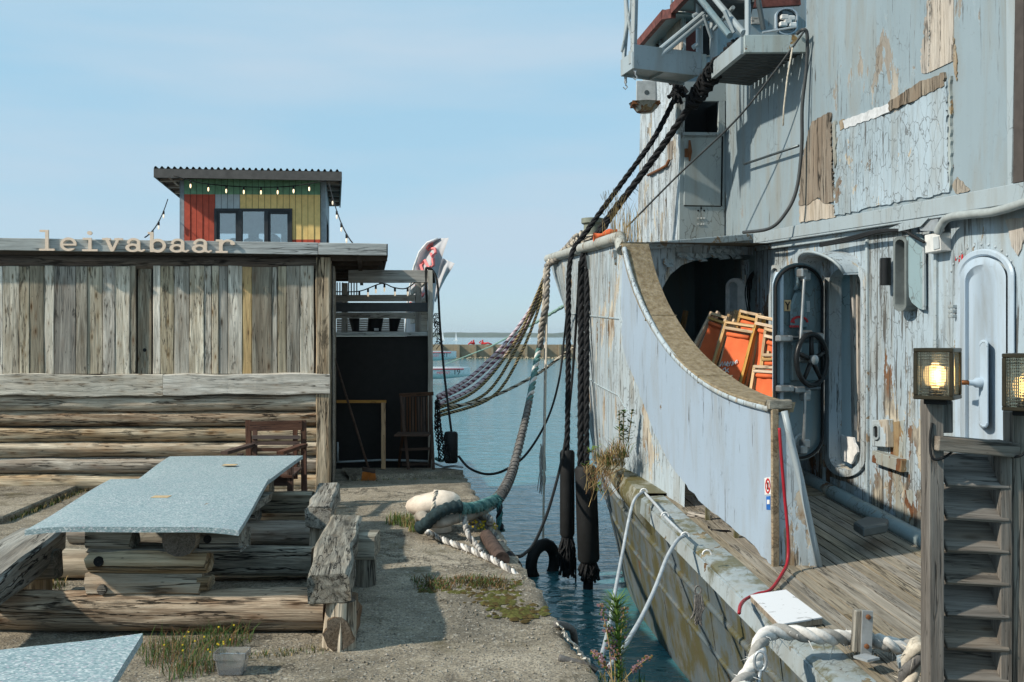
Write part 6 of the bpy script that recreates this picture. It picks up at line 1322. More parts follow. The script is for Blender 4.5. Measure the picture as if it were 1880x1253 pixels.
def wheelhouse():
    w = thing_part('wheelhouse')
    # outboard side wall below an upswept rusty eave: set back forward of the wing
    WH = Plane((2.1, 12.6), (1.95, 15.2))
    if WH.n.x > 0: WH.n = -WH.n
    WA = Plane((2.1, 12.6), (3.4, 12.75))
    if WA.n.y > 0: WA.n = -WA.n
    def pl(n, plane, poly, off, th, mat): return plate(n, plane, poly, off, th, mat, w)
    pl('side_wall', WH, [(1180,70),(1215,38),(1243,10),(1252,-40),(1252,200),(1180,230)], 0, .05, 'paint_outboard')
    pl('lower_side', OB, [(1178,150),(1252,130),(1250,186.3),(1177,200)], -.02, .05, 'paint_outboard')
    for x, y, r, s in ((1207, 80, 4, 12), (1190, 100, 3, 9), (1206, 118, 3.5, 9)):
        lp = [(x+r*math.cos(6.2832*i/16), y+s*math.sin(6.2832*i/16)) for i in range(16)]; m = MB(); m.ring([WH.pt(a, b, .03) for a, b in [(x+(p-x)*1.35, y+(q-y)*1.25) for p, q in lp]], [WH.pt(a, b, .03) for a, b in lp], -WH.n*.03); f = m.build('porthole', 'paint_hull', w); m = MB(); m.slab([WH.pt(a, b, .004) for a, b in lp], -WH.n*.003); m.build('pane', 'pane', f)
    pl('after_wall', WA, [(1246,-60),(1480,-60),(1480,150),(1246,150)], 0, .05, 'paint_upper')
    pl('bare_boards', WA, ragged([(1246,10),(1258,0),(1258,120),(1246,122)], 1, 9, 2), .02, .02, 'bare_pale'); pl('bare_boards', WH, ragged([(1222,50),(1243,25),(1250,60),(1250,118),(1230,122)], 2, 9, 4), .01, .02, 'bare_pale')
    pl('red_post', WA, [(1259,-60),(1280,-60),(1280,118),(1259,118)], .05, .05, 'red_lead')
    lp = stadium(1286, 1310, 46, 102, 6); m = MB(); m.ring([WA.pt(1298+(x-1298)*1.2, 74+(y-74)*1.1, .03) for x, y in lp], [WA.pt(x, y, .03) for x, y in lp], -WA.n*.03); f = m.build('oval_window', 'bare_pale', w); m = MB(); m.slab([WA.pt(x, y, .004) for x, y in lp], -WA.n*.003); m.build('opening', 'pitch', f)
    # small oval window with pale frame by the wing
    lp = stadium(1427, 1463, 16, 62, 6, .8); m = MB(); m.ring([WA.pt(1445+(x-1445)*1.15, 39+(y-39)*1.08, .05) for x, y in lp], [WA.pt(x, y, .05) for x, y in lp], -WA.n*.05); f = m.build('oval_window', 'paint_door', w); m = MB(); m.slab([WA.pt(x, y, .01) for x, y in lp], -WA.n*.005); m.build('pane', 'pane', f)
    for x, y in ((1440, 32), (1452, 34), (1446, 40), (1438, 45), (1455, 46)): m = MB(); m.obox(WA.pt(x, y, .07), WA.d*.05, WA.n*.03, V((0,0,.03))); m.build('clamp', 'white_paint', f, bevel=.01)
    pl('backing_plate', WA, [(1380,31),(1404,32),(1404,45),(1380,44)], .03, .03, 'rail_wood')
    # rust coloured eaves
    for pts in ([(1166,92),(1216,34)], [(1214,36),(1232,33)], [(1230,27),(1262,-8)], [(1262,-8),(1300,-50)]):
        p, q = WH.pt(*pts[0], .28), WH.pt(*pts[1], .28); m = MB(); u = V((0,0,.11)); m.slab([p, q, q+u, p+u], V((.06,.02,0))); m.build('eave', 'rust_roof', w)
        m = MB(); m.slab([p+V((.06,.02,.05)), q+V((.06,.02,.05)), q+V((.5,.1,.05)), p+V((.5,.1,.05))], V((0,0,.03))); m.build('roof_underside', 'paint_cave', w)
    p, q = WA.pt(1340, 8, .3), WA.pt(1468, 0, .3); beam('eave', p, q, .06, .14, 'rust_roof', w)
    line('aerial', [at(1233, 15, 13), at(1233, -40, 13)], .015, 'pale_grey', parent=w)
wheelhouse()
# ---------------------------------------------------------------- folded deck chairs stacked in the passage
def deck_chair(c, label, sagk=.04, print_=False, bars=True, rear=True):
    """c: four photo corners with depth (tl, tr, bl, br) of the long frame."""
    tl, tr, bl, br = [at(*p) for p in c]; t = thing('deck_chair', label, 'deck chair', bl.lerp(br, .5), 'folded orange deck chairs')
    w = 'chair_wood'; n = (tr-tl).cross(bl-tl).normalized(); n = n if n.y < 0 else -n
    for a, b in ((tl, bl), (tr, br)): beam('rail', a, b, .03, .05, w, t, up=n)
    if bars:
        for f in (.03, .12, .97): beam('crossbar', tl.lerp(bl, f)+n*.012, tr.lerp(br, f)+n*.012, .028, .035, w, t, up=n)
    if rear:
        for a, b in ((tl.lerp(tr, .1), bl.lerp(br, .1)), (tl.lerp(tr, .9), bl.lerp(br, .9))): beam('rear_rail', a.lerp(b, -.07 if len(label) % 2 else .04)-n*.06, b-n*.05, .024, .045, w, t, up=n)
        m = MB(); m.tube([tl.lerp(bl, .13)-n*.05, tr.lerp(br, .13)-n*.05], .014, 8); m.build('dowel', w, t)
    m = MB(); rows = []
    for j in range(11):
        f = .2+.74*j/10; a, b = tl.lerp(bl, f), tr.lerp(br, f); rows.append([a.lerp(b, .13+.74*i/8)-n*(sagk*math.sin(math.pi*j/10)*(1-.3*abs(i/4-1)))+n*.006*math.sin(i*1.3+j*.6) for i in range(9)])
    m.grid(rows); m.grid([[p-n*.004 for p in r] for r in rows]); cv = m.build('canvas', 'orange_canvas', t, smooth=True)
    m = MB(); m.tube([rows[0][0]+n*.005, rows[0][-1]+n*.005], .022, 8); m.build('hem', 'orange_canvas', cv, smooth=True)
    if print_:
        def pt(u, v): a, b = tl.lerp(bl, v), tr.lerp(br, v); return a.lerp(b, u)-n*(sagk*math.sin(math.pi*(v-.2)/.74)*.9)+n*.012
        for k, st in enumerate(([(.16,.70),(.2,.62),(.24,.69),(.28,.61),(.31,.67)], [(.34,.66),(.4,.63),(.36,.6),(.34,.66),(.41,.67)], [(.44,.66),(.45,.59),(.5,.6)], [(.52,.65),(.53,.58),(.57,.6),(.54,.64)], [(.6,.58),(.64,.55),(.66,.59),(.62,.62),(.6,.58)], [(.3,.74),(.34,.70),(.4,.75),(.46,.7)], [(.38,.78),(.44,.74),(.5,.76)])):
            m = MB(); m.tube([pt(*p) for p in st], .007, 4); m.build('print', 'white_paint', cv)
deck_chair([(1308,574,10.45),(1335,582,10.3),(1262,664,10.4),(1305,690,10.25)], 'folded deck chair with orange canvas in shadow, leaning furthest left in the arch')
deck_chair([(1336,590,10.0),(1388,598,9.75),(1300,705,9.85),(1358,718,9.6)], 'folded deck chair with white lettering on its orange canvas', print_=True)
deck_chair([(1362,570,10.6),(1398,577,10.4),(1340,670,10.5),(1375,690,10.3)], 'folded deck chair standing upright behind the one with lettering', .02)
deck_chair([(1393,578,9.8),(1430,585,9.6),(1368,720,9.65),(1410,735,9.5)], 'folded deck chair with grey weathered rails leaning beside the lettering one', .03)
deck_chair([(1408,602,9.6),(1448,610,9.4),(1392,735,9.45),(1432,750,9.3)], 'folded deck chair partly hidden behind the open steel door', .02)
deck_chair([(1388,672,9.2),(1428,674,9.0),(1374,760,9.1),(1420,765,8.9)], 'low folded deck chair lying in front of the stack beside the open steel door', .02)
deck_chair([(1402,650,9.35),(1440,650,9.2),(1396,740,9.3),(1436,742,9.15)], 'folded deck chair behind the low one beside the open steel door', .02)
def loose_wood():
    for i, (x, y, l) in enumerate(((1338, 575, 'leftmost'), (1345, 573, 'middle'), (1352, 570, 'rightmost'))):
        p = at(x-14, y+70, 10.7); q = at(x, y, 10.75); o = beam('slat_end', p, q, .035, .05, 'chair_wood'); tag(o, 'pale wooden slat sticking up behind the deck chairs, %s of three' % l, 'slat', 'loose slats behind the deck chairs')
loose_wood()
# ---------------------------------------------------------------- louvred gate with two lamps on the ship's deck
def gate():
    Y = 4.5; g = thing('louvre_gate', 'grey timber gate of slanted louvres standing on the deck at the right edge', 'gate', (2.0, Y, deckz(Y)))
    w = 'gate_wood'; zb = deckz(Y)-.02
    def X(px, Yy=Y): return (px-CX)/F*Yy
    def Z(py, Yy=Y): return EYE-(py-HY)/F*Yy
    # left post: two boards meeting at the corner
    beam('post', V((X(1712), Y+.0, zb)), V((X(1711), Y+.0, Z(735))), .1, .066, w, g, up=V((1,0,0)), rough=.003, seg=6)
    beam('post', V((X(1737), Y+.03, Z(795))), V((X(1737), Y+.03, Z(736))), .08, .058, w, g, up=V((1,0,0)), rough=.003, seg=6)
    beam('post', V((X(1848), Y+.06, zb)), V((X(1848), Y+.06, Z(812))), .12, .055, w, g, up=V((1,0,0)), rough=.003, seg=6)
    beam('post', V((X(1876), Y+.06, zb)), V((X(1874), Y+.06, Z(757))), .09, .06, w, g, up=V((1,0,0)), rough=.003, seg=6)
    beam('post', V((X(1904), Y+.06, zb)), V((X(1902), Y+.06, Z(757))), .09, .06, w, g, up=V((1,0,0)), rough=.003, seg=6)
    # top rail: a board laid flat with a front lip
    a, b = V((X(1704), Y-.03, Z(802))), V((X(1862), Y+.02, Z(818))); beam('top_rail', a-V((0,0,.022)), b-V((0,0,.022)), .13, .065, w, g, rough=.003, seg=6)
    # louvres: each board slopes down towards the camera
    for k in range(9):
        y0 = 850+k*59.5; zc = Z(y0); 
        p0, p1 = V((X(1725, Y+.055), Y+.055, zc-.035)), V((X(1838, Y+.075), Y+.075, zc-.055)); up = V((0,-.66,.75)); beam('louvre', p0, p1, .2, .024, w, g, up=up, rough=.003, seg=6)
    # cable on the gate
    line('lamp_cable', spline([V((X(1703), Y-.05, Z(775))), V((X(1697), Y-.06, Z(805))), V((X(1700), Y-.07, Z(838))), V((X(1722), Y-.06, Z(838))), V((X(1752), Y, Z(826)))], 6), .006, 'black_rubber', 'black cable stapled round the gate post below the lamp', 'cable')
    line('lamp_cable', spline([V((X(1850), Y-.03, Z(838))), V((X(1862), Y-.06, Z(834))), V((X(1875), Y-.04, Z(825))), V((X(1884), Y, Z(812)))], 5), .006, 'black_rubber', 'short black cable between the two right gate posts', 'cable')
    # lamps
    for i, (x0, x1, y0, y1, Yl) in enumerate(((1676, 1767, 643, 729, 4.42), (1838, 1931, 653, 750, 4.42))):
        c = V((X((x0+x1)/2, Yl), Yl, Z((y0+y1)/2, Yl))); hw = (x1-x0)/2/F*Yl*.92; hh = (y1-y0)/2/F*Yl; rot = Matrix.Rotation(R(-36), 4, 'Z'); d = .085
        L = thing('deck_lamp', ['lit square lamp of prismatic glass on the left gate post', 'square prismatic glass lamp cut off by the right edge of the picture'][i], 'lamp', c-V((0,0,hh+.03)), 'gate lamps')
        def T(x, y, z): v = rot @ V((x, y, z)); return c+V((v.x, v.y, v.z))
        ax, ay, az = rot @ V((1,0,0)), rot @ V((0,1,0)), V((0,0,1)); m = MB(); r = .009
        HW = HD = hw/1.36
        for s1 in (-1, 1):
            for s2 in (-1, 1):
                m.obox(T(0, s1*HD, s2*hh), ax*(HW+r), ay*r, az*r); m.obox(T(s1*HW, 0, s2*hh), ax*r, ay*(HD-r), az*r); m.obox(T(s1*HW, s2*HD, 0), ax*r, ay*r, az*(hh-r))
        m.obox(T(0, 0, hh-.0), ax*(HW-r), ay*(HD-r), az*.004); m.obox(T(0, 0, -hh), ax*(HW-r), ay*(HD-r), az*.004)
        m.build('frame', 'bronze', L, bevel=.003)
        # prismatic panes: pyramids in rows
        def pane_(u, v, o, nx, ny, wu, wv):
            p = MB(); 
            nrm = u.cross(v); nrm = nrm if nrm.dot(o-c) > 0 else -nrm
            for a_ in range(nx):
                for b_ in range(ny):
                    q = [o+u*((a_+i_)/nx*2-1)*wu+v*((b_+j_)/ny*2-1)*wv for i_, j_ in ((0,0),(1,0),(1,1),(0,1))]; mid = sum(q, V())/4+nrm*.007; p.add(q+[mid], [(0,1,4),(1,2,4),(2,3,4),(3,0,4)])
            bk = [o+u*s_*wu+v*t_*wv-nrm*.003 for s_, t_ in ((-1,-1),(1,-1),(1,1),(-1,1))]; p.add(bk, [(0,1,2,3)]); p.build('pane', 'prism_glass', L)
        pane_(ax, az, T(0, -HD, 0), 16, 16, HW-r, hh-r); pane_(ay, az, T(HW, 0, 0), 3, 26, HD-r, hh-r); pane_(ax, az, T(0, HD, 0), 12, 12, HW-r, hh-r); pane_(ay, az, T(-HW, 0, 0), 2, 16, HD-r, hh-r)
        m = MB(); m.lathe(T(0, 0, -hh+.005), [(.03,0),(.03,.03),(.02,.045),(.001,.045)], 12); m.build('socket', 'black_rubber', L, smooth=2)
        m = MB(); m.lathe(T(0, 0, -hh+.05), [(.012,0),(.022,.03),(.024,.06),(.014,.085),(.001,.09)], 12); m.build('bulb', 'filament' if i == 0 else 'bulb_warm', L, smooth=True)
        m = MB(); m.obox(T(0, 0, -hh-.018), ax*.05, ay*.04, az*.014); m.build('base', 'black_rubber', L, bevel=.003)
D('bulb_warm', flat((1,.8,.5), .3, emit=(1,.62,.24), es=4))
gate()
# ---------------------------------------------------------------- mooring lines, fenders, bollard
def bow(px, py, out=.0):                                   # a point just outside the bow rail
    k = (px-CX)/F; Y = (1.147+1.22-out)/(k+.122); return at(px, py, Y)
def ropes():
    # heavy black lines from the bridge wing over the bow rail to the fenders
    c = [at(1243,172,11.9), at(1222,215,11.9), at(1196,262,11.9), at(1150,325,12.0), at(1108,382,12.1), at(1072,432,12.2), at(1056,452,12.25), at(1047,480,12.2), at(1044,530,12.1), at(1043,700,11.9), at(1041,830,11.8)]
    rope('mooring_rope', spline(c, 8), .034, ['black_rope'], 'black rope from the bridge wing over the bow to the shorter fender', pitch=.28, fuzz=120)
    c = [at(1362,74,10.0), at(1340,85,10.3), at(1318,120,10.7), at(1290,160,11.2), at(1255,212,11.5), at(1215,270,11.8), at(1160,345,12.0), at(1118,398,12.1), at(1090,440,12.1), at(1073,462,12.1), at(1068,500,12.0), at(1067,560,12.0), at(1067,700,11.7), at(1066,858,11.5)]
    rope('mooring_rope', spline(c, 8), .043, ['black_rope'], 'thickest black rope slanting from the bridge wing corner to the longer fender', pitch=.34, fuzz=160)
    c = [at(1300,148,11.1), at(1262,202,11.5), at(1220,264,11.8), at(1165,340,12.0), at(1124,396,12.1), at(1096,440,12.0), at(1082,462,11.95), at(1078,500,11.9), at(1077,700,11.6), at(1077,858,11.45)]
    rope('mooring_rope', spline(c, 8), .035, ['black_rope'], 'black rope hanging right beside the thickest one, close against the hull', pitch=.3, fuzz=120)
    # lashings wound where the ropes leave the wing
    m = MB(); rn = random.Random(9)
    for k in range(26):
        f = k/25; q = at(1318,120,10.75).lerp(at(1272,188,11.3), f); pts = [q+V((.085*math.cos(t)+rn.uniform(-.02,.02), rn.uniform(-.05,.05), .085*math.sin(t)+rn.uniform(-.015,.015))) for t in [6.283*i/8 for i in range(9)]]; m.tube(pts, .016, 4, cap=False)
    o = m.build('rope_lashing', 'black_rope', smooth=True); tag(o, 'thick bundle of black lashing wound round the ropes under the bridge wing', 'lashing')
    m = MB(); q = at(1243, 168, 11.85)
    for k in range(30): p = q+V((rn.uniform(-.07,.07), rn.uniform(-.07,.07), rn.uniform(-.06,.1))); m.tube([p, p+V((rn.uniform(-.08,.08), rn.uniform(-.05,.05), rn.uniform(-.12,.04)))], .022, 5)
    o = m.build('rope_knot', 'black_rope'); tag(o, 'black knot of rope ends on the locker corner below the wing', 'knot')
    # long cylindrical fenders with frayed tails
    for i, (cx, y0, y1, r, Y, lean) in enumerate(((1041.5, 827, 985, .088, 11.8, -.01), (1075, 856, 1031, .127, 11.45, .06))):
        a, b = at(cx, y0, Y), at(cx+(0 if i == 0 else 6), y1, Y); t = thing('hanging_fender', ['slimmer black cylindrical fender hanging on its rope at the bow', 'thicker black cylindrical fender hanging against the hull at the bow'][i], 'fender', b, 'rope hung fenders at the bow')
        d = (b-a).normalized(); L = (b-a).length; m = MB(); m.lathe(a, [(.02,-.0),(r*.8,.0),(r,.03),(r*.985,L*.3),(r,L*.6),(r*.99,L-.03),(r*.85,L),(.02,L)], 20, axis=d); m.build('tube', 'black_rubber', t, smooth=2)
        m = MB(); n = 90
        for k in range(n):
            a_ = rn.uniform(0, 6.28); q = b+V((r*.6*math.cos(a_), r*.6*math.sin(a_), 0)); l = rn.uniform(.15,.5) if i == 0 else rn.uniform(.1,.24); m.tube([q, q+V((rn.uniform(-.05,.05), rn.uniform(-.04,.04), -l*.5)), q+V((rn.uniform(-.05,.05), rn.uniform(-.03,.03), -l))], .014, 4)
        m.build('frayed_tail', 'black_rope', t)
        if i == 1: m = MB(); e = V((b.x-.015, b.y, -1.4)); m.tube([b+V((0,0,-.1)), (b+e)/2, e], .058, 10); m.build('tail_rope', 'black_rope', t)
        else: line('tail_line', [b+V((.1,0,-.25)), b+V((.1,0,-.62))], .01, 'black_rope', parent=t)
    # sagging lines from the terrace corner to the bow
    bw = bow(1006, 486); 
    cols_ = [('rope_pink','rope_pink','rope_purple'), ('rope_purple','rope_pink','rope_pink'), ('rope_pink','rope_purple','rope_pink'), ('rope_gold','rope_brown'), ('rope_gold','rope_brown'), ('rope_gold','rope_brown')]
    mids = [((862,694),(930,628),(978,560)), ((868,700),(935,634),(982,566)), ((875,708),(942,636),(985,562)), ((880,712),(946,628),(984,545)), ((893,722),(948,640),(988,552)), ((905,728),(958,646),(992,556))]
    ends = [(803,728),(804,734),(806,742),(806,750),(808,757),(806,764)]
    for i in range(6):
        e = at(*ends[i], 12.75); pts = [e]+[at(x, y, 12.75+(bw.y-12.75)*f) for (x, y), f in zip(mids[i], (.38,.68,.88))]+[bow(1006+i*.4, 490)+V((0,0,.01*i))]
        lab = ['pale pink and purple mooring rope, uppermost of the sagging bundle', 'pale pink and purple mooring rope, second from the top of the sagging bundle', 'pink mooring rope lying lowest of the three purple ones', 'gold and black mooring rope, highest of the three gold ones', 'gold and black mooring rope between its two gold neighbours', 'gold and black mooring rope hanging lowest of the sagging bundle'][i]
        rope('mooring_rope', spline(pts, 8), .026 if i < 3 else .021, list(cols_[i]), lab, strands=4, pitch=.13, group='sagging mooring ropes at the terrace corner')
    rope('mooring_rope', spline([at(800,745,12.8), at(860,742,13.2), at(920,722,13.8), at(985,688,14.2), at(1030,655,14.4), at(1062,632,14.4)], 8), .022, ['hemp','rope_brown'], 'thin brown rope crossing low behind the bundle to the hull', strands=3, pitch=.2)
    rope('mooring_rope', [at(1045,556,14.6), at(985,592,22), at(900,637,40), at(818,669,58)], .034, ['rope_green'], 'thin green rope running from the bow out to the dinghies', strands=2, pitch=.8, step=.3)
    # rope bundle on the bow rail: coil on a bitt, orange cloth
    ct = bow(1053, 447, .1)+V((.25,.2,.1)); m = MB(); m.lathe(ct+V((0,0,-.15)), [(.11,0),(.11,.3),(.14,.32),(.14,.38),(.001,.39)], 14); o = m.build('bitt', 'green_grey', smooth=2); tag(o, 'grey green mooring bitt on the bow with rope coiled round it', 'bitt')
    pts = []
    for k in range(90): a_ = k*.42; pts.append(ct+V(((.19+.05*math.sin(k*.9))*math.cos(a_), .19*math.sin(a_), -.1+.03*math.sin(k*1.7)+.15*(k/90)+.07*math.sin(a_))))
    rope('coiled_rope', spline(pts, 2), .02, ['hemp','hemp_grey'], 'pale rope coiled round the bitt on the bow', pitch=.12, step=.03)
    for k, (r_, mt) in enumerate(((.04,'hemp'), (.045,'sack'))):
        rope('bow_line', spline([ct+V((-.2,-.05,-.05+.05*k)), bow(1025, 468+5*k, .03)+V((0,0,.0)), bow(1008, 482+k*3, .06), bow(1002+k*3, 500, .1), bow(1000+k*3, 560, .14), bow(994+k*2, 595, .18), bow(990+k*2, 640, .2)], 7), r_, [mt,'hemp_grey'], ['pale worn line led over the bow rail end and hanging down', 'brown sleeved line led over the bow rail end beside the pale one'][k], pitch=.25)
    # orange cloth
    q = bow(1103, 440)+V((.05,.05,.02)); m = MB(); rows = []
    for i in range(7): rows.append([q+V((-.13+.045*i, .05*math.cos(a_)*(1+.3*math.sin(i)), .045*math.sin(a_)*(1+.4*math.cos(i*1.7))+.012*i)) for a_ in [6.283*j/8 for j in range(8)]])
    m.grid(rows, close=True); m.f += [tuple(range(8)), tuple(48+j for j in range(8))]; m.m += [0,0]; o = m.build('orange_rag', 'orange_canvas', smooth=True); tag(o, 'crumpled bright orange rag tucked behind the bow rail', 'rag')
    # big teal/grey hawser from the bow down to the bollard
    hs = spline([bow(990, 640, .2), at(986,660,14.0), at(976,715,13), at(966,765,12), at(955,810,11.2), at(942,862,10.2), at(928,895,9.5), at(912,918,9.0)], 8)
    n1 = int(len(hs)*.36); rope('hawser', hs[:n1+1], .045, ['teal_rope','hemp_white','teal_rope'], 'teal and white hawser leading down from the bow', pitch=.5, n=6)
    m = MB(); m.tube(hs[n1-2:], [.035+.011*noise.noise(V((i*1.7,0,0)))+.014*(i/len(hs))+(.007 if i % 5 == 0 else 0) for i in range(len(hs)-n1+2)], 10); o = m.build('hawser_sleeve', 'sleeve', smooth=True); tag(o, 'grey canvas chafing sleeve on the hawser above the quay', 'sleeve')
    sl = hs[n1-1:]; fr_ = frames(sl); pts = []
    for i in range(len(sl)*6):
        f = i/6; j = min(int(f), len(sl)-2); t_, u_, w_ = fr_[j]; a_ = i*.9; r_ = .042+.014*(f/len(sl)); pts.append(sl[j].lerp(sl[j+1], f-j)+(u_*math.cos(a_)+w_*math.sin(a_))*r_)
    m = MB(); m.tube(pts, .006, 4); o = m.build('lashing_line', 'hemp_grey', smooth=True); tag(o, 'thin grey line lashed in a spiral round the hawser sleeve', 'lashing')
    # thin white lines with a frayed end, one carrying the tyre
    line('white_line', spline([bow(1004,505,.1), bow(1001,640,.12), bow(999,760,.2), at(996,860,13.2)], 5), .014, 'hemp_white', 'white line hanging from the bow with a frayed end')
    m = MB(); q = at(996, 855, 13.2)
    for k in range(26): p = q+V((rn.uniform(-.03,.03), rn.uniform(-.03,.03), rn.uniform(-.1,.3))); m.tube([p, p+V((rn.uniform(-.03,.02), 0, -.12)), p+V((rn.uniform(-.05,.02), 0, -.3))], .006, 4)
    o = m.build('frayed_end', 'hemp_white'); tag(o, 'frayed tail of the white line above the water', 'rope end')
    line('white_line', spline([bow(1006,505,.1), bow(1003,640,.15), at(1000,800,12.9), at(998,930,12.4), at(997,1000,12.2)], 5), .013, 'hemp', 'long thin line from the bow that carries the tyre')
    # tyre hanging into the water
    c = at(997, 1047, 12.2); c.z = -1.08; ax = V((.75,-.66,0)).normalized(); u = V((ax.y,-ax.x,0)); m = MB(); rows = []
    for i in range(33):
        t = 6.2832*i/32; dr = u*math.cos(t)+V((0,0,1))*math.sin(t); ring = []
        for j in range(12):
            s_ = 6.2832*j/12; rr = .225+.075*math.cos(s_); tread = .006*(i % 2) if math.cos(s_) > .6 else 0; ring.append(c+dr*(rr+tread)+ax*(.07*math.sin(s_)*(1 if abs(math.sin(s_)) < .9 else .95)))
        rows.append(ring)
    m.grid(rows, close=True); o = m.build('tyre', 'black_rubber', smooth=True); tag(o, 'old black tyre hanging half in the water on a thin line', 'tyre')
    # black cables slung across the gap
    line('black_cable', spline([bow(1042,560,.1), at(1036,620,14), at(1026,700,13.6), at(1005,770,13.2), at(968,832,12.6), at(930,862,12.3), at(895,871,12.1), at(862,860,12.0), at(842,838,12.1)], 7), .016, 'black_rubber', 'black cable sagging from the bow to the rubber fender on the quay', 'cable')
    line('black_cable', spline([bow(1064,480,.1), bow(1060,560,.1), at(1050,700,12.2), at(1036,820,11.8), at(1012,920,11), at(985,990,10), at(962,1018,9.0), at(946,1022,8.2)], 7), .016, 'black_rubber', 'black cable drooping from the bow past the tyre to the quay edge', 'cable')
    line('black_cable', spline([at(795,497,12.75), at(803,520,12.7), at(808,600,12.6), at(815,680,12.5), at(822,740,12.4), at(829,795,12.35)], 6), .015, 'black_rubber', 'black cable hanging from the terrace corner post to the rubber fender', 'cable')
D('hemp_dirty', flat((.4,.38,.35), .9, 0, .2, .4, 30, .4)); D('green_grey', flat((.2,.22,.18), .7))
ropes()
def bollard():
    c = gr(800, 975); c.z = 0; b = thing('bollard', 'cream painted mooring bollard with a rust stain, wrapped in ropes', 'bollard', c)
    m = MB(); n = 26; rows = []
    prof = [(.14,0),(.135,.06),(.125,.12),(.16,.165),(.205,.2),(.22,.235),(.205,.28),(.16,.315),(.08,.335),(.002,.34)]
    for r, h in prof:
        rows.append([c+V((r*(1.12 if h > .14 else 1)*math.cos(6.2832*j/n)-.02*(h > .14), r*.85*math.sin(6.2832*j/n), h+.02*math.cos(6.2832*j/n)*(h > .14))) for j in range(n)])
    m.grid(rows, close=True); m.build('post', 'bollard_paint', b, smooth=True)
    m = MB(); q = c+V((.03,-.155,.255)); rr = random.Random(2); m.slab([q+V((.035*math.cos(t)*rr.uniform(.6,1), -.004+.0*t, .04*math.sin(t)*rr.uniform(.7,1.1)-.0)) for t in [6.283*i/12 for i in range(12)]], V((.0,.06,0))); m.build('rust_stain', 'rust', b)
    rn = random.Random(6)
    # hemp turn over the head
    rope('head_line', spline([c+V((.02,.1,.32)), c+V((.01,-.02,.345)), c+V((.0,-.12,.32)), c+V((-.01,-.19,.23)), c+V((-.05,-.19,.14)), c+V((-.11,-.17,.09))], 6), .017, ['hemp','hemp_grey'], 'grey line passed over the head of the bollard', pitch=.1)
    # canvas wrapped eye lying round the bollard foot
    def fat(name, pts, r, mat, label, cat='rope', rib=0):
        p = spline(pts, 7); m = MB(); m.tube(p, [r*(1+.1*noise.noise(V((i*.7, r*90, 0)))+rib*math.sin(i*1.9)) for i in range(len(p))], 12); o = m.build(name, mat, smooth=True); return tag(o, label, cat)
    fat('canvas_sleeve', [at(770,970,8.35), at(782,962,8.3), at(800,945,8.25), at(822,934,8.25), at(846,930,8.3)], .052, 'canvas_blue', 'dark blue green canvas sleeve wrapped on the mooring eye at the bollard', 'sleeve', .13)
    fat('mooring_eye', [at(772,958,8.9), at(772,946,8.6), at(790,958,8.4), at(815,958,8.3), at(845,948,8.4), at(875,942,8.7), at(905,925,9.0)], .05, 'sack', 'buff coloured mooring eye round the foot of the bollard')
    rope('teal_hawser', spline([at(840,930,8.3), at(856,934,8.4), at(880,930,8.6), at(900,922,8.9), at(914,916,9.0)], 6), .05, ['teal_rope','teal_net','teal_rope'], 'thick teal hawser joining the bollard to the sleeved line', pitch=.2, n=7, fuzz=160)
    rope('teal_tail', spline([at(914,916,9.0), at(918,940,8.9), at(916,955,8.9), at(922,975,8.8)], 5), .03, ['teal_net','black_rope'], 'dark teal rope tail hanging off the quay by the hawser', pitch=.2)
    q = gr(800, 974)
    def onq(px, py, z=.03): return gr(px, py, z)
    rope('white_rope', spline([onq(785,978,.1), onq(800,985), onq(830,998), onq(860,1008), onq(882,1018), onq(905,1028), onq(925,1040,.02), onq(942,1052,.0), onq(958,1066,-.05), onq(972,1078,-.12)], 6), .026, ['hemp_white','hemp_grey','hemp_dirty'], 'white and grey rope lying from the bollard along the quay edge', pitch=.17, fuzz=60)
    rope('white_rope', spline([at(852,950,8.3), onq(855,968,.12), onq(862,986,.08), onq(874,1000,.03), onq(884,1014,.05)], 6), .024, ['hemp_dirty','hemp_grey'], 'short white rope branching from the mooring eye', pitch=.16, fuzz=40)
    rope('old_rope', spline([onq(862,960,.08), onq(880,955,.1), onq(895,950,.14), onq(902,958,.12), onq(890,964,.06), onq(880,962,.08), onq(896,970,.05), onq(910,985,.0), onq(925,1005,-.05), onq(938,1022,-.1)], 6), .03, ['sack','hemp_grey'], 'knotted old brown rope by the yellow flowers at the quay edge', pitch=.16, fuzz=40)
    p0, p1 = gr(893, 985, .04), gr(922, 1028, .03); m = MB(); m.tube([p0, p1], .058, 14); o = m.build('rusty_pipe', 'rusty_pipe', smooth=2); tag(o, 'short rusty brown pipe lying along the quay edge', 'pipe')
    m = MB(); m.tube([gr(930,1022,-.02), gr(944,1040,-.08), gr(950,1056,-.2)], .06, 10); o = m.build('edge_rubber', 'black_rubber', smooth=True); tag(o, 'black rubber strip curling over the quay edge', 'rubber')
    # pale net draped over the edge in the foreground
    m = MB(); g = []
    for i in range(13):
        row = []
        for j in range(17):
            px = 1021+i*1.2+j*3.6+2*math.sin(j*.9); py = 1144+j*4.4+i*1.6; z = .06-.03*i; p = gr(px, py, z if i < 5 else z-.02*(i-4)); row.append(p+V((.02*noise.noise(V((i*.8,j*.8,1))), 0, .02*noise.noise(V((i*.7,j*.9,5))))))
        g.append(row)
    for i in range(12):
        for j in range(16):
            a_, b_ = (g[i][j], g[i+1][j+1]) if (i+j) % 2 else (g[i+1][j], g[i][j+1]); m.tube([a_, b_], .0055, 3, cap=False)
    o = m.build('draped_net', 'net_pale'); tag(o, 'pale fishing net draped over the near quay edge', 'net')
    line('net_rope', spline([gr(1021,1146,.02), gr(1040,1150,-.02), gr(1052,1160,-.08), gr(1056,1185,-.2)], 5), .022, 'hemp_grey', 'dark edge rope of the net at the quay edge')
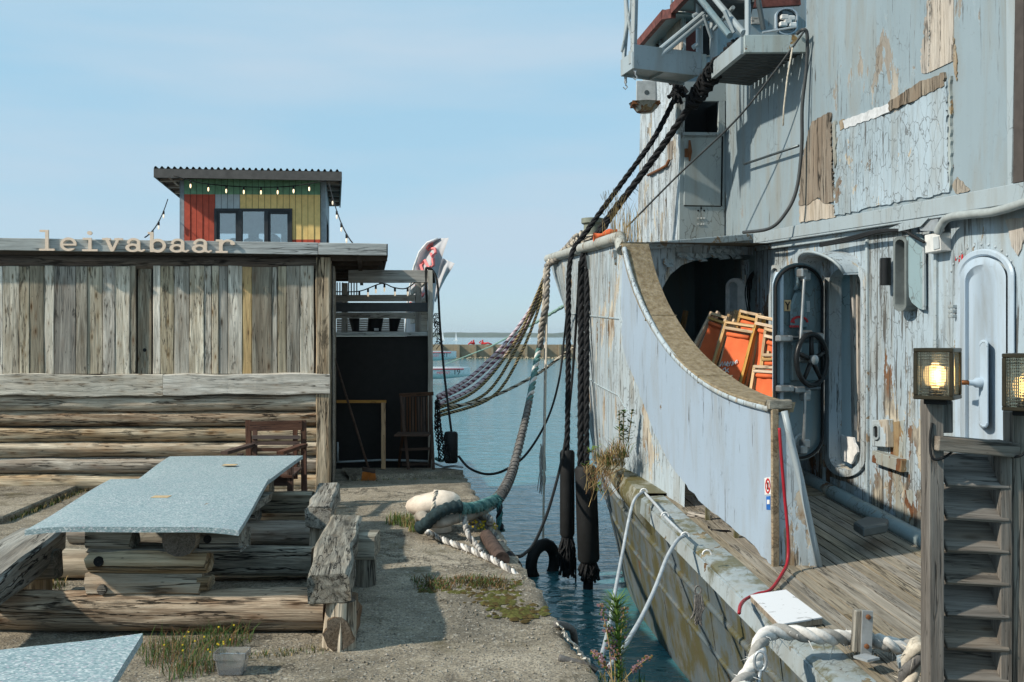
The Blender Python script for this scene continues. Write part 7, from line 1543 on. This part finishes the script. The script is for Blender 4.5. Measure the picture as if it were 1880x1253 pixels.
    line('net_rope', spline([gr(1026,1208,.02), gr(1050,1215,.0), gr(1078,1222,-.02), gr(1094,1232,-.05)], 5), .02, 'hemp_grey', 'dark lower edge rope of the net near the lupin')
bollard()
# ---------------------------------------------------------------- hoses, deck gear, weeds
def ond(px, py, h=.02):                                     # on the sloping deck
    a = (py-HY)/F; Y = (EYE-h-.14+.078*7.56)/(a+.078); return at(px, py, Y)
def deck_gear():
    line('white_hose', spline([at(1181,903,8.75), at(1170,911,8.6), at(1162,925,8.5), at(1154,957,8.2), at(1144,1010,7.8), at(1137,1046,7.4), at(1127,1100,6.7), at(1116,1160,6.0), at(1102,1215,5.4)], 7), .0135, 'hose_white', 'white hose hanging from the strake to the quay, farther from the camera', 'hose', group='white hoses between ship and quay')
    line('white_hose', spline([at(1257,984,7.45), at(1246,990,7.35), at(1235,1005,7.2), at(1222,1030,7.0), at(1203,1080,6.6), at(1180,1130,6.2), at(1160,1165,5.9), at(1140,1198,5.6), at(1118,1225,5.35)], 7), .0145, 'hose_white', 'white hose hanging from the strake to the quay, nearer the camera', 'hose', group='white hoses between ship and quay')
    line('white_hose', spline([at(1181,903,8.75), at(1196,918,8.6), at(1215,940,8.2), at(1222,950,8.05), at(1240,968,7.75), at(1257,984,7.45)], 5), .013, 'hose_white', 'white hose lying along the top of the strake between the two hanging ones', 'hose')
    for x, y, Y in ((1182,903,8.72), (1221,947,8.05), (1258,984,7.42), (1298,1017,6.9)):
        c = at(x, y, Y); m = MB(); m.tube([c+V((.03*math.cos(t), 0, .03*math.sin(t)-.005)) for t in [math.pi*i/6 for i in range(7)]], .007, 5); o = m.build('hose_clip', 'white_paint'); tag(o, 'small white hose clip on the strake, %s' % {1182:'at the bend of the farther hose', 1221:'halfway between the hanging hoses', 1258:'at the bend of the nearer hose', 1298:'left empty with no hose'}[x], 'clip', 'hose clips on the strake')
    line('red_cable', spline([at(1431,786,6.88), at(1434,830,6.86), at(1440,905,6.86), at(1447,985,6.84), at(1446,1030,6.8), at(1437,1052,6.65), ond(1415,1083,.03), ond(1390,1091,.025), ond(1370,1100,.025), at(1360,1111,5.98), at(1357,1126,5.85)], 6), .0115, 'red_cable', 'red cable hanging down the bulwark knee onto the deck edge', 'cable')
    # white board on the deck
    z = .06; P4 = [ond(1378,1095,.05), ond(1443,1085,.05), ond(1510,1136,.05), ond(1432,1149,.05)]; t = thing('loose_board', 'white stained board lying on the deck beside the red cable', 'board', sum(P4, V())/4)
    m = MB(); m.slab(P4, V((0,0,.008))); m.build('face', 'stained_white', t); m = MB(); m.slab([p+V((0,0,-.002)) for p in P4], V((0,0,-.03))); m.build('core', 'ply_edge', t)
    # rope post: timber between steel angles
    b = gr(1585, 1212, .0); t = thing('rope_post', 'short steel and timber post holding the thick rope on the deck', 'post', b)
    beam('timber', at(1576,1196,5.3), at(1580,1120,5.3), .05, .075, 'timber', t, up=V((1,0,0)), rough=.004, seg=4); beam('steel_angle', at(1590,1206,5.26), at(1593,1122,5.26), .012, .055, 'galv', t, up=V((1,0,0))); beam('foot', at(1578,1204,5.2), at(1604,1212,5.12), .09, .012, 'galv', t)
    for x, y in ((1594,1133),(1591,1187)): m = MB(); m.lathe(at(x, y, 5.25), [(.0,.014),(.012,.012),(.014,0)], 8, axis=V((0,-1,0))); m.build('bolt', 'rust', t)
    pts = [at(1692,1188,5.35), at(1650,1187,5.33), at(1620,1180,5.3), at(1597,1174,5.38), at(1560,1172,5.38), at(1510,1169,5.3), at(1460,1163,5.3), at(1425,1160,5.3), at(1404,1168,5.25), at(1394,1186,5.15), at(1388,1212,5.08), at(1376,1236,5.0), at(1356,1262,4.9), at(1330,1300,4.8)]
    rope('thick_rope', spline(pts, 7), .042, ['hemp_white','hemp_white','hemp_mid'], 'thick white three strand rope lying across the deck and over the side', pitch=.26, n=8, fuzz=120)
    rope('post_rope', spline([at(1690,1184,5.0), at(1682,1195,4.95), at(1673,1215,4.95), at(1668,1250,4.95), at(1666,1290,4.95)], 6), .05, ['hemp','hemp_grey'], 'dirty rope hanging beside the gate post', pitch=.26, n=7, fuzz=60)
    m = MB(); q = at(1394, 1212, 5.0); m.tube([q+V((.03*math.cos(a), -.02, .05*math.sin(a))) for a in [6.28*i/12 for i in range(13)]], .008, 6, cap=False); m.tube([q+V((0,-.02,-.05)), q+V((-.02,-.03,-.16))], .01, 6); o = m.build('shackle', 'galv', smooth=True); tag(o, 'small steel shackle hanging in the bend of the thick rope', 'shackle')
    m = MB(); q = at(1280, 1082, 6.6); m.tube([q+V((.02*math.cos(a), -.03, .03*math.sin(a))) for a in [6.28*i/10 for i in range(11)]], .006, 5, cap=False)
    rn = random.Random(12)
    for k in range(16): p = q+V((rn.uniform(-.02,.02), -.04, -.03)); m.tube([p, p+V((rn.uniform(-.02,.02), -.01, -.08)), p+V((rn.uniform(-.04,.04), -.01, rn.uniform(-.2,-.13)))], .006, 4)
    o = m.build('hull_eyebolt', 'sleeve'); tag(o, 'eyebolt on the hull side with a frayed scrap of rope', 'eyebolt')
    # block on the deck by the waterway
    P4 = [gr(1567,958,.32), gr(1590,948,.32), gr(1632,953,.32), gr(1628,962,.32), gr(1585,970,.32)]; m = MB(); m.slab(P4, V((0,0,-.07))); o = m.build('deck_block', 'slate', bevel=.012); tag(o, 'dark grey flat block lying on the deck by the deckhouse foot', 'block')
    m = MB(); m.slab([gr(1646,1204,.03), gr(1668,1198,.03), gr(1672,1210,.03), gr(1650,1217,.03)], V((0,0,-.03))); o = m.build('deck_pad', 'paint_trim'); tag(o, 'small pale blue pad on the deck near the rope post', 'pad')
    # things glimpsed under the bulwark panel
    c = V((1.93, 7.22, 0)); m = MB(); m.lathe(V((c.x, c.y, .105)), [(.001,0),(.075,.005),(.09,.16),(.095,.17),(.088,.17),(.001,.165)], 16); o = m.build('flower_pot', 'green_pot', smooth=2); tag(o, 'dark green pot half hidden under the bulwark panel', 'pot')
    c = at(1328, 993, 7.9); m = MB(); rows = []
    for i in range(8): rows.append([c+V((.12*math.cos(a)*(1+.3*math.sin(i*2+a)), .09*math.sin(a), .09-.03*i+.02*math.sin(3*a+i)))*1.0 for a in [6.283*j/10 for j in range(10)]])
    m.grid(rows, close=True); m.f.append(tuple(range(10))); m.m.append(0); o = m.build('black_cloth', 'rag_black', smooth=True); tag(o, 'bundle of black cloth under the bulwark panel', 'cloth')
    a, b = at(1352,1029,7.3), at(1392,1022,7.35); o = log('stub', a, b, .05, .05, 'log_dark', None, seg=4, seed=2); tag(o, 'short mossy brown log under the bulwark panel', 'log')
    a, b = at(1262,950,8.3), at(1298,956,8.25); o = log('stub', a, b, .05, .06, 'log', None, seg=4, seed=5); tag(o, 'short orange brown log under the far end of the bulwark panel', 'log')
D('slate', flat((.07,.085,.09), .6)); D('hemp_mid', flat((.3,.29,.27), .9, 0, .2, .3, 30, .4))
def stained_white(name):
    t = NT(name); n = t.noise(t.co('Object', (7,14,9), False), 1.4, 6, .6, .8); k = t.mix(t.math('MULTIPLY', t.step(n, .62, .68), .9), (.62,.63,.65), (.05,.04,.03)); return t.fin(k, .5)
D('stained_white', stained_white)
deck_gear()
def weeds():
    rn = random.Random(77)
    def tuft(name, label, c, n, rad, h, mats, lean=.6, w=.004, cat='weed', extra=None, ell=None):
        b = MB()
        if ell:
            for p in ell: blades(b, p, n, rad, h*rn.uniform(.6,1.1), rn, lean, w, list(range(min(3, len(mats)))))
        else: blades(b, c, n, rad, h, rn, lean, w, list(range(len(mats))))
        if extra: extra(b)
        o = b.build(name, mats); return tag(o, label, cat)
    c = gr(345, 1225)
    def yel(b):
        for k in range(16): q = c+V((rn.uniform(-.22,.22), rn.uniform(-.12,.15), rn.uniform(.06,.2))); b.obox(q, V((.004,0,0)), V((0,.004,0)), V((0,0,.003)), 3)
    tuft('grass_tuft', 'weedy tuft of grass with tiny yellow flowers below the near log', c, 170, .14, .13, ['leaf','straw_red','leaf','flower_yellow'], 1.4, .0018, 'grass', yel, [gr(x, y) for x, y in ((315,1215),(345,1235),(375,1225),(400,1190),(350,1190),(420,1180),(300,1195))])
    tuft('grass_tuft', 'dry green grass growing at the foot of the bollard', gr(748, 965), 120, .1, .12, ['leaf_light','straw','leaf'], .8, .003, 'grass', None, [gr(x, y) for x, y in ((728,962),(742,955),(755,967),(770,975))])
    tuft('grass_patch', 'low mossy grass patch in the concrete crack near the quay edge', gr(860, 1075), 60, .11, .055, ['moss_brown','straw_red','leaf','moss'], 1.6, .0025, 'grass', None, [gr(780+rn.uniform(0,165), 1072+rn.uniform(-8,10)) for k in range(26)])
    for i, pts in enumerate(([(770+rn.uniform(0,185), 1064+rn.uniform(0,26)) for _ in range(170)], [(885+rn.gauss(30,22), 1096+rn.gauss(6,7)) for _ in range(110)], [(925+rn.gauss(30,20), 1122+rn.gauss(4,6)) for _ in range(120)])):
        b = MB()
        for px, py in pts:
            q = gr(px, py); r = rn.uniform(.012,.035); k = 6; ring = [q+V((r*math.cos(6.283*j/k)*rn.uniform(.7,1.2), r*math.sin(6.283*j/k)*rn.uniform(.7,1.3), .001)) for j in range(k)]; b.add(ring+[q+V((0,0,r*rn.uniform(.3,.6)))], [(j, (j+1) % k, k) for j in range(k)], rn.choice((0,0,1)))
        o = b.build('moss_patch', ['moss','moss_brown'], smooth=True); tag(o, kind='stuff')
    b = MB(); q = gr(890, 972, .03)
    for k in range(110): p = q+V((rn.gauss(0,.05), rn.gauss(0,.04), rn.uniform(.0,.08))); b.obox(p, V((.008,0,0)), V((0,.007,0)), V((0,0,.006)), 0)
    blades(b, q, 60, .08, .08, rn, .8, .004, 1); o = b.build('stonecrop', ['flower_yellow','leaf_light']); tag(o, 'clump of yellow stonecrop flowers beside the knotted rope', 'flowers')
    # thin weeds along joints
    b = MB()
    for k in range(26): blades(b, gr(20+k*5.4, 958-k*2.2, .0), 14, .04, .06, rn, .9, .004, [0,1,2])
    for k in range(24): blades(b, gr(430+k*7, 1208-k*.6+rn.uniform(-4,4)), 8, .05, .03, rn, .9, .003, [0,1,2])
    for k in range(20): blades(b, gr(650+k*10, 884+rn.uniform(-1,2)-k*.3), 6, .06, .03, rn, .9, .004, [0,1,2])
    for k in range(30): blades(b, gr(0+k*4, 1075+rn.uniform(-6,12)), 10, .06, .07, rn, .9, .003, [0,1,2])
    o = b.build('ground_weeds', ['leaf','straw','moss']); tag(o, kind='stuff')
    # loose grit on the quay
    b = MB()
    for k in range(2600):
        Y = rn.uniform(4.3, 10.5); x = edgeX(Y)-.03-abs(rn.gauss(0, 1.1)); r = rn.choice((.004,.005,.006,.008,.012)); p = V((x, Y, .003+.01*noise.noise(V((x*1.1, Y*1.1, 0))))); s_ = [V((r*rn.uniform(.6,1.2),0,0)), V((0,r*rn.uniform(.6,1.2),0)), V((0,0,r*rn.uniform(.5,.9)))]
        b.add([p+s_[0], p+s_[1], p-s_[0], p-s_[1], p+s_[2]], [(0,1,4),(1,2,4),(2,3,4),(3,0,4)], k % 2)
    o = b.build('grit', ['concrete','sack']); tag(o, kind='stuff')
    # plants rooted in the hull
    def leafy(b, p0, p1, n, s, m):
        for k in range(n):
            f = rn.random(); q = V(p0).lerp(V(p1), f); a = rn.uniform(0, 6.28); d = V((math.cos(a), math.sin(a)*.6, rn.uniform(-.1,.6))).normalized()*s*rn.uniform(.6,1.2)*(1.1-.6*f); sd = V((-d.y, d.x, 0)).normalized()*s*.18; b.add([q, q+d*.5+sd, q+d, q+d*.5-sd], [(0,1,2,3)], m)
    b = MB(); base = at(1143, 812, 9.75)
    for dx in (-.03, .0, .05): leafy(b, base+V((dx,-.05,0)), base+V((dx*1.6,-.12,.32)), 46, .085, 0); b.tube([base+V((dx,-.05,0)), base+V((dx*1.6,-.12,.32))], .005, 4, m=1)
    o = b.build('hull_weed', ['leaf','straw']); tag(o, 'upright leafy green weed growing out of the hull seam', 'weed')
    b = MB(); 
    for (x, y, Y, n, r, h) in ((1110,868,9.9,60,.12,.12), (1135,852,9.8,160,.14,.2), (1150,838,9.7,130,.1,.22), (1120,845,9.9,60,.1,.16)): blades(b, at(x, y, Y)+V((-.08,-.08,0)), n, r, h, rn, 1.4, .004, [0,0,1,2])
    for k in range(60): q = at(1100+rn.uniform(0,55), 835+rn.uniform(0,30), 9.75); b.tube([q+V((-.08,-.05,0)), q+V((rn.uniform(-.2,0), -.1, -rn.uniform(.05,.14))), q+V((rn.uniform(-.25,-.05), -.1, -rn.uniform(.15,.35)))], .003, 3, m=rn.choice((0,1)))
    o = b.build('hull_straw', ['straw','straw_red','leaf']); tag(o, 'dry straw tuft spilling over the mossy strake end', 'grass')
    b = MB(); base = at(1082, 832, 11.2); leafy(b, base, base+V((.1,0,.08)), 30, .08, 0); leafy(b, base+V((-.06,0,-.1)), base+V((.08,0,-.35)), 20, .07, 0); leafy(b, at(1105,880,10.2)+V((-.1,-.1,0)), at(1125,905,10.0)+V((-.1,-.1,0)), 40, .08, 0); o = b.build('hull_weed', ['leaf_light']); tag(o, 'pale green leaves growing by the top of the thicker fender', 'weed')
    b = MB()
    for x, y, Y, n, h in ((1105,440,11.6,14,.35), (1120,442,11.2,30,.5), (1135,444,10.9,34,.48), (1142,445,10.6,26,.4)): blades(b, bow(x, y)+V((.12,.1,0)), n, .12, h*1.15, rn, .35, .0035, 0)
    for k in range(40): q = bow(rn.uniform(1088,1125), rn.uniform(355,400))+V((.12,.1,0)); b.tube([q, q+V((rn.uniform(-.03,.03), 0, rn.uniform(.03,.09)))], .003, 3)
    o = b.build('rail_grass', ['straw']); tag(o, 'tall dry grass growing on the forecastle behind the bow rail', 'grass')
    # lupin-like plants at the quay edge in front
    base = gr(1138, 1290, .0); base = at(1135, 1262, 5.0); t = thing('quay_plant', 'bright green spiky plant with pink seed heads at the near quay edge', 'plant', base)
    b = MB(); tip = at(1131, 1098, 5.05); st_ = spline([base, at(1136,1200,5.03), tip], 8); b.tube(st_, .006, 5)
    for k in range(420):
        f = rn.uniform(.18, 1); q = st_[min(len(st_)-1, int(f*(len(st_)-1)))]; a = rn.uniform(0, 6.28); l = .05+.06*math.sin(min(1, (1-f)*1.4+.25)*math.pi); d = V((math.cos(a), math.sin(a), rn.uniform(.25,.9))).normalized()*l; sd = V((-math.sin(a), math.cos(a), 0))*.0032; b.add([q-sd, q+sd, q+d*.6+sd*.8, q+d, q+d*.6-sd*.8], [(0,1,2,3,4)])
    b.build('green_stem', 'leaf_light', t)
    for (x0, x1, y1, n) in ((1128,1103,1108,70), (1142,1147,1114,70), (1120,1086,1196,50), (1118,1100,1200,40), (1150,1194,1206,50), (1138,1118,1150,60)):
        b = MB(); top = at(x1, y1, 5.05+rn.uniform(-.15,.15)); s2 = spline([base+V((rn.uniform(-.03,.03),0,0)), base.lerp(top, .5)+V((rn.uniform(-.02,.02),0,.01)), top], 8); b.tube(s2, .003, 4, m=0)
        for k in range(n):
            f = rn.uniform(.45, 1); q = s2[int(f*(len(s2)-1))]; a = rn.uniform(0, 6.28); d = V((math.cos(a), math.sin(a), .3))*rn.uniform(.006,.026)*(1.4-f*.6); b.obox(q+d, V((.0042,0,0)), V((0,.0042,0)), V((0,0,.0042)), rn.choice((1,1,2,3)))
        b.build('seed_head', ['straw','flower_pink','leaf','straw_red'], t)
    b = MB(); blades(b, base+V((0,0,-.03)), 60, .14, .14, rn, .8, .004, [0,1]); b.build('leaves', ['leaf','straw'], t)
weeds()
# ---------------------------------------------------------------- summer haze over the water
def haze():
    m = MB(); m.box(-5200, 5200, -60, 4800, -3.2, 34); o = m.build('haze', 'haze'); tag(o, kind='stuff')
def haze_mat(name):
    mt = bpy.data.materials.new(name); mt.use_nodes = True; n = mt.node_tree.nodes; n.clear(); out = n.new('ShaderNodeOutputMaterial'); v = n.new('ShaderNodeVolumePrincipled')
    v.inputs['Color'].default_value = (.86, .93, 1, 1); v.inputs['Density'].default_value = .00014; v.inputs['Anisotropy'].default_value = .3; mt.node_tree.links.new(v.outputs[0], out.inputs['Volume']); return mt
D('haze', haze_mat)
haze()
